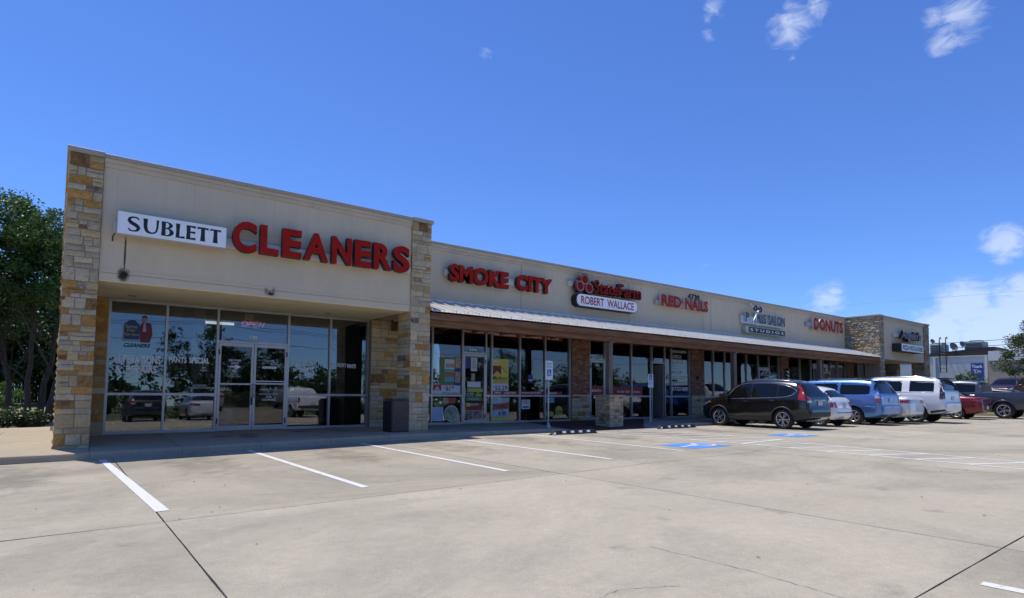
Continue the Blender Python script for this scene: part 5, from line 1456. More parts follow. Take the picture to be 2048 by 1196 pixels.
def wheel_stop(x0, x1, y, label):
    t = thing('wheel_stop', ((x0 + x1) / 2, y, gz(x0)), label, 'wheel stop', 'wheel stops')
    z = gz(x0) + 0.002; h = 0.115; mb = MB(); i = 0
    P = [(-0.075, 0), (-0.075, 0.02), (-0.035, h), (0.035, h), (0.075, 0.02), (0.075, 0)]
    e = 0.10
    def ring(x, s): return [(x, y + a, z + b * s) for a, b in P]
    mb.v += ring(x0, 0.25) + ring(x0 + e, 1) + ring(x1 - e, 1) + ring(x1, 0.25)
    n = len(P)
    for k in range(3):
        for j in range(n):
            a = k * n + j; b = k * n + (j + 1) % n
            mb.f.append((a, b, b + n, a + n)); mb.m.append(0)
    mb.f.append(tuple(range(n))); mb.f.append(tuple(range(4 * n - 1, 3 * n - 1, -1))); mb.m += [0, 0]
    obj('rubber_block', mb, RUBBER, t)
    nm = 5
    nrm = Vector((0, -h, 0.04)).normalized() * 0.0015
    for k in range(nm):
        if k == 0:
            mb2 = MB(); mb2.tri((x0 + 0.005, y - 0.072 - 0.004, z + 0.012), (x0 + e + 0.05, y - 0.075 - 0.003, z + 0.022), (x0 + e + 0.04, y - 0.045 - 0.003, z + h * 0.8))
        else:
            xa = x0 + 0.10 + (x1 - x0 - 0.2) * (k / nm) - 0.02; xb = xa + 0.14
            f0, f1 = 0.25, 0.85
            A_ = Vector((0, y - 0.075, z + 0.02)); B_ = Vector((0, y - 0.035, z + h))
            a, b = A_.lerp(B_, f0) + nrm, A_.lerp(B_, f1) + nrm
            mb2 = MB().quad((xa, *a.yz), (xb, *a.yz), (xb + 0.01, *b.yz), (xa + 0.01, *b.yz))
        obj('reflective_mark', mb2, DECAL_B, t)
wheel_stop(11.25, 13.08, 12.82, 'black rubber wheel stop with white marks, nearer to the cleaners')
wheel_stop(16.35, 18.40, 13.08, 'black rubber wheel stop with white marks, beside the dark brown SUV')

def acc_sign(x, y, w, z0, z1, label, sym_low):
    zb = sw(x, y)
    t = thing('parking_sign', (x, y, zb), label, 'parking sign', 'accessible parking signs')
    obj('post', MB().tube([(x, y, zb), (x, y, z1 + 0.03)], 0.027, 10), STEEL, t, smooth='auto')
    obj('base_collar', MB().lathe([(0.09, 0.0), (0.075, 0.05), (0.035, 0.16), (0.03, 0.17)], 14, (x, y, zb)), STEEL, t, smooth=True)
    pl = obj('sign_plate', MB().poly_prism(rounded(x - w / 2, x + w / 2, z0, z1, 0.03, 4), 'y', y - 0.036, y - 0.030), mat('sign_plate_white', (0.62, 0.70, 0.74), 0.4), t)
    h = z1 - z0
    sz0 = z0 + (0.20 if sym_low else 0.56) * h; s = w * 0.56; xs_ = x - s / 2
    obj('symbol_panel', MB().box(xs_, xs_ + s, y - 0.0385, y - 0.037, sz0, sz0 + s * 1.25), mat('sign_blue', (0.02, 0.07, 0.36), 0.4), pl)
    mb = MB(); wheelchair(mb, lambda u, v, k: (xs_ + u * s * 0.95, y - 0.0395 - 0.0004 * k, sz0 + v * s * 1.2), s); obj('wheelchair_mark', mb, DECAL_B, pl, fixn=False)
    mx = [(0.78, 0.90, 'RESERVED'), (0.64, 0.74, 'PARKING')] if sym_low else [(0.38, 0.46, 'RESERVED'), (0.24, 0.33, 'PARKING')]
    for a, b, s_ in mx: job(s_, x - w * 0.4, x + w * 0.4, z0 + a * h, z0 + b * h, y - 0.038, bold=0.01, parent=pl, mats=mat('sign_teal', (0.03, 0.25, 0.30), 0.5), name='sign_lettering')
acc_sign(12.73, 14.62, 0.31, 1.66, 2.28, 'white and blue accessible parking sign on a steel post before the smoke shop', True)
acc_sign(18.51, 15.2, 0.31, 1.48, 2.0, 'white and blue accessible parking sign on a steel post before the nail salon', False)
run_jobs()
# ------------------------------------------------------------------ vehicles
def pchip(pts):
    pts = sorted(pts); x = np.array([p[0] for p in pts], float); y = np.array([p[1] for p in pts], float)
    h = np.diff(x); d = np.diff(y) / h; n = len(x); m = np.zeros(n)
    if n == 2: m[:] = d[0]
    else:
        for i in range(1, n - 1):
            if d[i - 1] * d[i] > 0:
                w1 = 2 * h[i] + h[i - 1]; w2 = h[i] + 2 * h[i - 1]
                m[i] = (w1 + w2) / (w1 / d[i - 1] + w2 / d[i])
        m[0] = d[0]; m[-1] = d[-1]
    def f(t):
        t = min(max(t, x[0]), x[-1]); i = min(max(int(np.searchsorted(x, t)) - 1, 0), n - 2)
        s = (t - x[i]) / h[i]
        return (2 * s ** 3 - 3 * s ** 2 + 1) * y[i] + (s ** 3 - 2 * s ** 2 + s) * h[i] * m[i] + (-2 * s ** 3 + 3 * s ** 2) * y[i + 1] + (s ** 3 - s ** 2) * h[i] * m[i + 1]
    return f

def car_paint(name, col, metal=0.35, rough=0.28):
    m = mat(name, col, rough, metal=metal, coat=0.55)
    return m
TAIL = mat('tail_light_red', (0.34, 0.012, 0.012), 0.12, coat=1.0)
TAILD = mat('tail_light_smoked', (0.045, 0.010, 0.012), 0.12, coat=1.0)
TAILW = mat('tail_light_clear', (0.55, 0.52, 0.52), 0.12, coat=1.0)
LAMPC = mat('head_light', (0.5, 0.52, 0.55), 0.1, coat=1.0)
AMBER = mat('amber_lens', (0.5, 0.14, 0.02), 0.15, coat=1.0)
CHROME = mat('chrome', (0.75, 0.76, 0.78), 0.10, metal=1.0)
ALLOY = mat('alloy_wheel', (0.55, 0.55, 0.56), 0.25, metal=0.85)
PLATE = mat('license_plate', (0.50, 0.53, 0.56), 0.5, var=0.15, scale=30)
CLAD = mat('grey_cladding', (0.030, 0.030, 0.030), 0.6)
TYRE = mat('tyre_rubber', (0.020, 0.020, 0.021), 0.85)

class Car:
    """body lofted from side and plan profiles; x forward, y left, z up, ground at z=0"""
    def __init__(s, spec):
        s.sp = spec
        for k in ('top', 'low', 'belt', 'wb', 'wr'): setattr(s, k, pchip(spec[k]))
        s.xr, s.xf = spec['top'][0][0], spec['top'][-1][0]
        s.bulge = spec.get('bulge', 0.035)
    def sec(s, x):
        zt, zl, wb, wr = s.top(x), s.low(x), s.wb(x), s.wr(x)
        zb = min(s.belt(x), zt - 0.04); zb = max(zb, zl + 0.12)
        zt = max(zt, zb + 0.035)
        wr = min(wr, wb - 0.01); g = zt - zb
        zm = zl + (zb - zl) * 0.52
        k = min(1.0, g / 0.30)                      # 0 = bonnet/boot, 1 = cabin
        wsd = wb * (1 - k) * 0.97 + wr * k
        P = [(0.0, zl), (wb * 0.86, zl), (wb * 0.965, zl + 0.05), (wb + s.bulge * 0.7, zl + (zb - zl) * 0.28), (wb + s.bulge, zm), (wb + s.bulge * 0.55, zl + (zb - zl) * 0.80),
             (wb + 0.006, zb - 0.035), (wb - 0.012, zb), (wb * 0.66 + wsd * 0.34 - 0.008 * k, zb + g * 0.33), (wb * 0.34 + wsd * 0.66, zb + g * 0.66),
             (wsd + 0.004, zt - g * 0.12 - 0.01), (wsd - 0.045, zt - 0.028 * k - 0.008), (wsd * 0.74, zt - 0.004), (wsd * 0.36, zt + 0.010 * k), (0.0, zt + 0.014 * k)]
        return P
    def hw(s, x, z):
        P = s.sec(x)[1:]
        zz = [p[1] for p in P]; yy = [p[0] for p in P]
        if z > zz[-1]: return 0.0
        return float(np.interp(z, zz, yy))
    def xrear(s, y, z):
        a, b = s.xr, s.xr + 1.6
        if s.hw(a, z) >= abs(y): return a
        for _ in range(26):
            m = (a + b) / 2
            if s.hw(m, z) >= abs(y): b = m
            else: a = m
        return b
    def body(s):
        # stations cluster where the profile is steep
        X = [s.xr]; x = s.xr
        while x < s.xf - 1e-6:
            sl = abs(s.top(min(x + 0.04, s.xf)) - s.top(x)) / 0.04
            x = min(s.xf, x + (0.09 if sl < 0.3 else 0.045 if sl < 1.2 else 0.02)); X.append(x)
        X = sorted(set(X) | {p[0] for p in s.sp['top']})
        X = [a for k, a in enumerate(X) if k == 0 or a - X[k - 1] > 0.003]
        mb = MB(); n = None
        for x in X:
            P = s.sec(x); ring = [(x, y, z) for y, z in P] + [(x, -y, z) for y, z in P[-2:0:-1]]
            n = len(ring); mb.v += ring
        for k in range(len(X) - 1):
            for j in range(n):
                a = k * n + j; b = k * n + (j + 1) % n
                mb.f.append((a, b, b + n, a + n)); mb.m.append(0)
        mb.f.append(tuple(range(n - 1, -1, -1))); mb.m.append(0)
        e = (len(X) - 1) * n; mb.f.append(tuple(e + j for j in range(n))); mb.m.append(0)
        return mb
    def side_patch(s, xs, lo, hi, sgn, off=0.006, nx=16, nz=5, mb=None, m=0, skirt=True):
        """panel lying on the flank: lo(x), hi(x) piecewise-linear or smooth"""
        mb = mb or MB(); flo, fhi = pchip(lo), pchip(hi)
        def fn(u, v):
            x = xs[0] + (xs[1] - xs[0]) * u; z = flo(x) * (1 - v) + fhi(x) * v
            e = off if (0 < u < 1 and 0 < v < 1) else (off - 0.004 if skirt else off)
            return (x, sgn * (s.hw(x, z) + e), z)
        mb.grid(nx, nz, fn, m); return mb
    def rear_patch(s, ys, lo, hi, off=0.006, ny=10, nz=5, mb=None, m=0):
        mb = mb or MB(); flo, fhi = pchip(lo), pchip(hi)
        def fn(u, v):
            y = ys[0] + (ys[1] - ys[0]) * u; z = flo(y) * (1 - v) + fhi(y) * v
            return (s.xrear(y, z) - off, y, z)
        mb.grid(ny, nz, fn, m); return mb
    def roof_patch(s, xs, f0, f1, off=0.006, nx=10, mb=None, m=0):
        """panel on the upper surface (wind-/rear screen) spanning a fraction f(x) of the roof half width"""
        mb = mb or MB()
        def fn(u, v):
            x = xs[0] + (xs[1] - xs[0]) * u; P = s.sec(x)[7:]
            L = [0.0]
            for a, b in zip(P, P[1:]): L.append(L[-1] + math.hypot(a[0] - b[0], a[1] - b[1]))
            fr = f0 + (f1 - f0) * u; t = abs(v * 2 - 1) * fr
            # t = 0 centre, 1 = shoulder
            q = L[-1] * (1 - t)
            y = float(np.interp(q, L, [p[0] for p in P])); z = float(np.interp(q, L, [p[1] for p in P]))
            dz = (s.top(x + 0.02) - s.top(x - 0.02)) / 0.04; nn = Vector((-dz, 0, 1)).normalized() * off
            return (x + nn.x, y * (1 if v > 0.5 else -1), z + nn.z)
        mb.grid(nx, 16, fn, m); return mb

def wheel_meshes(R, w, rim, spokes, style):
    key = (R, w, rim, spokes, style)
    if key in WHEELS: return WHEELS[key]
    t = MB(); h = w / 2
    t.lathe([(rim * 0.97, -h * 0.75), (rim * 1.03, -h * 0.95), (R * 0.90, -h), (R * 0.975, -h * 0.82), (R, -h * 0.5), (R, h * 0.5), (R * 0.975, h * 0.82), (R * 0.90, h), (rim * 1.03, h * 0.95), (rim * 0.97, h * 0.75), (rim * 0.95, 0), (rim * 0.97, -h * 0.75)], 32, axis='y')
    tm = obj('tyre', t, TYRE, smooth='auto'); 
    r = MB()
    # outer face at +y side (left); barrel, lip, spokes, hub
    r.lathe([(rim * 0.97, h * 0.80), (rim * 1.01, h * 0.90), (rim * 0.97, h * 0.93), (rim * 0.90, h * 0.82), (rim * 0.87, -h * 0.3)], 32, axis='y', m=0)
    r.lathe([(0.0, h * 0.18), (rim * 0.88, h * 0.18)], 32, axis='y', m=1)
    r.lathe([(0.0, h * 0.92), (rim * 0.16, h * 0.90), (rim * 0.22, h * 0.75), (rim * 0.22, h * 0.2)], 20, axis='y', m=0)
    for k in range(spokes):
        a = 2 * math.pi * k / spokes + 0.3
        for off in ((-0.5, 0.5) if style == 'twin' else (0.0,)):
            aa = a + off * (0.42 * 5 / spokes)
            c, sn = math.cos(aa), math.sin(aa); c0, s0 = math.cos(a), math.sin(a)
            wi, wo = (rim * 0.07, rim * 0.075) if style == 'twin' else (rim * 0.12, rim * 0.17)
            P0 = Vector((c0, 0, s0)) * rim * 0.15; P1 = Vector((c, 0, sn)) * rim * 0.93
            d = (P1 - P0).normalized(); nn = Vector((-d.z, 0, d.x))
            i = len(r.v)
            for P, ww, yy in ((P0, wi, h * 0.86), (P1, wo, h * 0.86)):
                r.v += [tuple(P - nn * ww + Vector((0, yy, 0))), tuple(P + nn * ww + Vector((0, yy, 0))), tuple(P + nn * ww * 1.2 + Vector((0, yy - h * 0.4, 0))), tuple(P - nn * ww * 1.2 + Vector((0, yy - h * 0.4, 0)))]
            for q in ((0, 1, 5, 4), (1, 2, 6, 5), (3, 0, 4, 7)): r.f.append(tuple(i + z for z in q)); r.m.append(0)
    rm = obj('rim', r, [ALLOY, BLACK], smooth='auto')
    a, b = tm.data, rm.data
    bpy.data.objects.remove(tm); bpy.data.objects.remove(rm)
    WHEELS[key] = (a, b); return a, b
WHEELS = {}

def build_vehicle(spec, loc, rotz, label, cat='car', group=None, name='parked_car'):
    c = Car(spec); P = spec['paint']
    root = thing(name, loc, label, cat, group, rotz, world=False)
    W2 = max(p[1] for p in spec['wb']); R = spec['R']; xa, xb = spec['axles']
    # body with real wheel openings
    mb = c.body()
    me_o = obj('body', mb, [P, BLACK], root, smooth=False)
    cuts = []
    for x in (xa, xb):
        for sgn in (1, -1):
            cm = MB().lathe([(0.0, -0.40), (R * 1.16, -0.40), (R * 1.16, 0.40), (0.0, 0.40)], 28, (x, sgn * (W2 - 0.02 + 0.17), R * 1.02), axis='y')
            cuts.append(obj('cut', cm, BLACK, None))
    if spec.get('bed'):
        bx0, bx1, bz0, bz1, bw = spec['bed']; cuts.append(obj('cut', MB().box(bx0, bx1, -bw, bw, bz0, bz1), P, None))
    for cb in spec.get('cuts', []): cuts.append(obj('cut', MB().box(*cb), BLACK, None))
    for co in cuts:
        if co.parent is None and root: co.matrix_world = Matrix()
        md = me_o.modifiers.new('b', 'BOOLEAN'); md.operation = 'DIFFERENCE'; md.object = co; md.solver = 'EXACT'
        md.material_mode = 'TRANSFER'
    # evaluate in root space: temporarily neutral
    me_o.parent = None
    bpy.context.view_layer.update()
    new = bpy.data.meshes.new_from_object(me_o.evaluated_get(bpy.context.evaluated_depsgraph_get()))
    me_o.modifiers.clear(); old = me_o.data; me_o.data = new; me_o.parent = root
    new.polygons.foreach_set('use_smooth', [True] * len(new.polygons))
    try: new.set_sharp_from_angle(angle=math.radians(38))
    except Exception: pass
    bpy.data.meshes.remove(old); new.name = 'body'
    for co in cuts:
        d = co.data; bpy.data.objects.remove(co); bpy.data.meshes.remove(d)
    # glass
    for (xs, lo, hi, clear) in spec['windows']:
        for sgn in (1, -1):
            if clear == 2 and sgn == 1: continue       # wound down
            obj('window', c.side_patch(xs, lo, hi, sgn), CARGLASS, root, smooth=True, fixn=False)
    if 'windshield' in spec: obj('windshield', c.roof_patch(*spec['windshield']), CARGLASS, root, smooth=True, fixn=False)
    if 'rear_window' in spec: obj('rear_window', c.roof_patch(*spec['rear_window']), CARGLASS, root, smooth=True, fixn=False)
    if 'rear_pane' in spec: obj('rear_window', c.rear_patch(*spec['rear_pane']), CARGLASS, root, smooth=True, fixn=False)
    # brightwork around the side glass
    for line in spec.get('trim', []):
        pts, rad, m = line; f = pchip(pts)
        xs_ = np.linspace(pts[0][0], pts[-1][0], 22)
        for sgn in (1, -1):
            obj('trim_strip', MB().tube([(x, sgn * (c.hw(x, f(x)) + 0.004), f(x)) for x in xs_], rad, 5), m, root, smooth=True)
    # shut lines
    for k, seam in enumerate(spec.get('seams', [])):
        for sgn in (1, -1):
            obj('door_seam', MB().tube([(x, sgn * (c.hw(x, z) - 0.001), z) for x, z in seam], 0.0055, 4), BLACK, root)
    # lamps
    for sgn in (1, -1):
        for (kind, args) in spec.get('tails', []):
            if kind[0] == 's': mbt = c.side_patch(*args, sgn, off=0.010, nx=10)
            else:
                ys, lo, hi = args; ys = (sgn * ys[0], sgn * ys[1])
                mbt = c.rear_patch(ys, [(sgn * a, b) for a, b in lo], [(sgn * a, b) for a, b in hi], off=0.010)
            obj('tail_light', mbt, {'r': TAIL, 'w': TAILW, 'd': TAILD}[kind[1]], root, smooth=True, fixn=False)
        if 'head' in spec:
            obj('headlight', c.side_patch(*spec['head'], sgn, off=0.010, nx=10), LAMPC, root, smooth=True, fixn=False)
        if 'marker' in spec:
            obj('side_marker', c.side_patch(*spec['marker'], sgn, off=0.012, nx=6), AMBER, root, smooth=True, fixn=False)
        for (hx, hz) in spec.get('handles', []):
            y = c.hw(hx, hz)
            obj('door_handle', MB().bbox(hx - 0.10, hx + 0.10, min(sgn * (y + 0.004), sgn * (y + 0.035)), max(sgn * (y + 0.004), sgn * (y + 0.035)), hz - 0.018, hz + 0.018, 0.01), spec.get('handle_mat', P), root, smooth='auto')
        if 'mirror' in spec:
            mx, mz = spec['mirror']; y = c.hw(mx, mz); y0, y1 = sorted((sgn * (y + 0.04), sgn * (y + 0.22)))
            mo = obj('wing_mirror', MB().bbox(mx - 0.06, mx + 0.07, y0, y1, mz - 0.02, mz + 0.14, 0.03).box(mx - 0.03, mx + 0.03, min(sgn * (y - 0.03), sgn * (y + 0.06)), max(sgn * (y - 0.03), sgn * (y + 0.06)), mz - 0.005, mz + 0.03), spec.get('mirror_mat', P), root, smooth='auto')
        for (x0, x1, fr, m) in spec.get('rails', []):
            pts = []
            for t in np.linspace(0, 1, 14):
                x = x0 + (x1 - x0) * t; P_ = c.sec(x)[11]; lift = 0.05 * math.sin(math.pi * min(1, max(0, t))) ** 0.35
                pts.append((x, sgn * (P_[0] * fr), P_[1] + 0.004 + lift))
            obj('roof_rail', MB().tube(pts, 0.017, 6), m, root, smooth=True)
        # arch lips
        if spec.get('arch'):
            for x in (xa, xb):
                pts = []
                for a in np.linspace(math.radians(-8), math.radians(188), 22):
                    xx = x + R * 1.17 * math.cos(a); zz = R * 1.02 + R * 1.17 * math.sin(a)
                    if zz > c.low(xx) + 0.02: pts.append((xx, sgn * (c.hw(xx, zz) + 0.001), zz))
                if len(pts) > 3: obj('wheel_arch', MB().tube(pts, spec['arch'][0], 6), spec['arch'][1], root, smooth=True)
    # lower cladding / bumper in dark plastic
    for (xs, lo, hi, m) in spec.get('clad', []):
        for sgn in (1, -1): obj('side_cladding', c.side_patch(xs, lo, hi, sgn, off=0.008, nx=18), m, root, smooth=True, fixn=False)
    if 'rbump' in spec:
        ys, lo, hi, m = spec['rbump']; obj('rear_bumper', c.rear_patch(ys, lo, hi, off=0.012, ny=16), m, root, smooth=True, fixn=False)
    if 'plate' in spec:
        y, z = spec['plate']; x = min(c.xrear(y + a, z + b) for a in (-0.15, 0.15) for b in (-0.06, 0.06))
        pl = obj('license_plate', MB().bbox(x - 0.02, x - 0.008, y - 0.155, y + 0.155, z - 0.078, z + 0.078, 0.004), PLATE, root)
    for bb in spec.get('boxes', []):
        nm, b, m = bb; obj(nm, MB().bbox(*b, 0.012), m, root, smooth='auto')
    if 'antenna' in spec:
        x = spec['antenna']; z = c.sec(x)[-1][1]; obj('antenna', MB().tube([(x, 0, z), (x - 0.12, 0, z + 0.22)], 0.006, 6), BLACK, root)
    # wheels
    tm, rm = wheel_meshes(R, spec.get('ww', 0.22), R * spec.get('rimf', 0.68), spec.get('spokes', 5), spec.get('rstyle', 'twin'))
    for x in (xa, xb):
        for sgn in (1, -1):
            y = sgn * (W2 + c.bulge * 0.2 - spec.get('ww', 0.22) / 2 - 0.012)
            wo = bpy.data.objects.new('wheel', None); COL.objects.link(wo); wo.parent = root; wo.location = (x, y, R); wo.empty_display_size = 0.2
            wo.rotation_euler = (0, random.uniform(0, 6), 0 if sgn > 0 else math.pi)
            for nm, dm in (('tyre', tm), ('rim', rm)):
                oo = bpy.data.objects.new(nm, dm); COL.objects.link(oo); oo.parent = wo
    return root, c

def flat_arr(v, *xs): return [(x, v) for x in xs]
# --- compact SUV (dark brown)
def suv_spec(paint):
    return dict(paint=paint, R=0.345, axles=(-1.23, 1.23), ww=0.23, spokes=5, rstyle='twin', rimf=0.70,
        top=[(-2.13, 0.60), (-2.125, 0.72), (-2.095, 0.76), (-2.09, 0.95), (-2.08, 1.06), (-2.04, 1.12), (-1.88, 1.36), (-1.70, 1.565), (-1.60, 1.615), (-1.2, 1.665), (-0.6, 1.70), (0.0, 1.69), (0.35, 1.65), (0.60, 1.555), (0.95, 1.33), (1.22, 1.135), (1.34, 1.085), (1.7, 1.02), (1.98, 0.90), (2.12, 0.72), (2.16, 0.60)],
        low=[(-2.13, 0.42), (-2.0, 0.33), (-1.6, 0.27), (-0.8, 0.245), (0.8, 0.235), (1.7, 0.25), (2.05, 0.28), (2.16, 0.42)],
        belt=[(-2.13, 1.10), (-1.6, 1.10), (-0.5, 1.045), (0.6, 1.005), (1.2, 0.985), (2.16, 0.80)],
        wb=[(-2.13, 0.60), (-2.10, 0.74), (-1.95, 0.83), (-1.6, 0.865), (0.0, 0.875), (1.3, 0.865), (1.75, 0.82), (2.0, 0.70), (2.12, 0.52), (2.16, 0.42)],
        wr=[(-2.13, 0.50), (-2.0, 0.62), (-1.7, 0.60), (-1.0, 0.625), (0.3, 0.63), (1.2, 0.70), (2.16, 0.4)],
        windows=[((-0.02, 0.86), [(-0.02, 1.06), (0.86, 1.03)], [(-0.02, 1.575), (0.35, 1.54), (0.62, 1.40), (0.86, 1.075)], 1),
                 ((-1.00, -0.09), [(-1.00, 1.095), (-0.09, 1.065)], [(-1.00, 1.545), (-0.6, 1.575), (-0.09, 1.58)], 0),
                 ((-1.66, -1.06), [(-1.66, 1.265), (-1.5, 1.16), (-1.06, 1.10)], [(-1.66, 1.33), (-1.5, 1.42), (-1.06, 1.54)], 0)],
        trim=[([(-1.70, 1.30), (-1.5, 1.145), (-1.05, 1.085), (0.0, 1.048), (0.90, 1.02)], 0.010, CHROME), ([(-1.70, 1.31), (-1.45, 1.445), (-1.0, 1.555), (-0.5, 1.595), (0.0, 1.592), (0.40, 1.55), (0.66, 1.41), (0.92, 1.06)], 0.010, CHROME)],
        windshield=((0.60, 1.20), 0.72, 0.90), rear_window=((-2.03, -1.72), 0.80, 0.72),
        seams=[[(-0.05, 1.05), (-0.04, 0.8), (-0.03, 0.45)], [(-1.03, 1.08), (-1.0, 0.85), (-0.86, 0.62), (-0.80, 0.45)], [(0.98, 1.0), (1.0, 0.8), (0.93, 0.62), (0.86, 0.45)], [(-0.80, 0.45), (0.0, 0.44), (0.86, 0.45)], [(1.3, 1.04), (1.7, 0.96), (2.0, 0.84)]],
        tails=[('sr', ((-2.02, -1.78), [(-2.02, 0.98), (-1.78, 1.02)], [(-2.02, 1.06), (-1.94, 1.20), (-1.86, 1.33), (-1.78, 1.40)])), ('sr', ((-1.88, -1.70), [(-1.88, 1.24), (-1.70, 1.44)], [(-1.88, 1.34), (-1.80, 1.44), (-1.70, 1.545)])), ('rr', ((0.60, 0.80), [(0.60, 0.99), (0.80, 0.99)], [(0.60, 1.07), (0.80, 1.16)])), ('rw', ((0.58, 0.80), [(0.58, 0.93), (0.80, 0.92)], [(0.58, 0.985), (0.80, 0.985)]))],
        head=((1.66, 1.98), [(1.66, 0.86), (1.98, 0.72)], [(1.66, 0.94), (1.98, 0.84)]), marker=((1.58, 1.68), [(1.58, 0.87), (1.68, 0.85)], [(1.58, 0.90), (1.68, 0.93)]),
        handles=[(0.10, 0.93), (-0.88, 0.97)], mirror=(0.82, 1.03), rails=[(-1.5, 0.35, 0.98, CHROME)], handle_mat=paint,
        arch=(0.028, CLAD), clad=[((-0.80, 0.80), flat_arr(0.26, -0.80, 0.80), flat_arr(0.42, -0.80, 0.80), CLAD), ((-2.10, -1.66), [(-2.10, 0.44), (-1.66, 0.30)], [(-2.10, 0.60), (-1.66, 0.58)], CLAD)],
        rbump=((-0.72, 0.72), flat_arr(0.44, -0.72, 0.72), flat_arr(0.60, -0.72, 0.72), CLAD), plate=(0.0, 0.90),
        boxes=[('tailgate_trim', (-2.12, -2.05, -0.42, 0.42, 0.99, 1.012), CHROME), ('exhaust', (-2.08, -1.85, 0.42, 0.50, 0.28, 0.33), STEEL)], antenna=-1.45)
# --- small round hatchback with folding top (white)
def mini_spec(paint):
    return dict(paint=paint, R=0.29, axles=(-1.12, 1.12), ww=0.19, spokes=8, rstyle='single', rimf=0.66,
        top=[(-1.70, 0.55), (-1.69, 0.66), (-1.64, 0.74), (-1.58, 0.90), (-1.48, 1.05), (-1.30, 1.25), (-1.12, 1.38), (-0.7, 1.47), (-0.2, 1.50), (0.2, 1.47), (0.45, 1.38), (0.85, 1.08), (0.98, 1.00), (1.3, 0.93), (1.55, 0.80), (1.70, 0.60), (1.74, 0.50)],
        low=[(-1.70, 0.38), (-1.5, 0.26), (-0.8, 0.21), (0.9, 0.21), (1.5, 0.24), (1.74, 0.36)],
        belt=[(-1.70, 0.95), (-1.2, 0.96), (0.0, 0.93), (0.9, 0.90), (1.74, 0.7)],
        wb=[(-1.70, 0.48), (-1.66, 0.62), (-1.5, 0.74), (-1.1, 0.79), (0.8, 0.79), (1.3, 0.74), (1.6, 0.58), (1.74, 0.36)],
        wr=[(-1.70, 0.42), (-1.2, 0.54), (-0.6, 0.57), (0.2, 0.57), (0.9, 0.66), (1.74, 0.3)],
        windows=[((-0.30, 0.66), [(-0.30, 0.97), (0.66, 0.94)], [(-0.30, 1.38), (0.25, 1.37), (0.66, 1.02)], 1), ((-1.02, -0.38), [(-1.02, 1.0), (-0.38, 0.97)], [(-1.02, 1.18), (-0.8, 1.32), (-0.38, 1.38)], 0)],
        windshield=((0.44, 0.84), 0.75, 0.9), rear_window=((-1.46, -1.22), 0.78, 0.75),
        seams=[[(-0.36, 0.95), (-0.35, 0.7), (-0.35, 0.32)], [(0.72, 0.92), (0.76, 0.7), (0.68, 0.32)]],
        tails=[('sr', ((-1.60, -1.46), [(-1.60, 0.70), (-1.46, 0.70)], [(-1.60, 0.86), (-1.46, 0.94)])), ('rr', ((0.50, 0.66), [(0.50, 0.70), (0.66, 0.70)], [(0.50, 0.90), (0.66, 0.90)]))],
        head=((1.36, 1.62), [(1.36, 0.66), (1.62, 0.62)], [(1.36, 0.80), (1.62, 0.76)]), handles=[(-0.2, 0.86)], mirror=(0.68, 0.95), handle_mat=CHROME,
        rbump=((-0.60, 0.60), flat_arr(0.50, -0.60, 0.60), flat_arr(0.525, -0.60, 0.60), BLACK), plate=(0.0, 0.78), boxes=[('boot_trim', (-1.72, -1.66, -0.2, 0.2, 0.875, 0.89), CHROME)], antenna=-0.9)
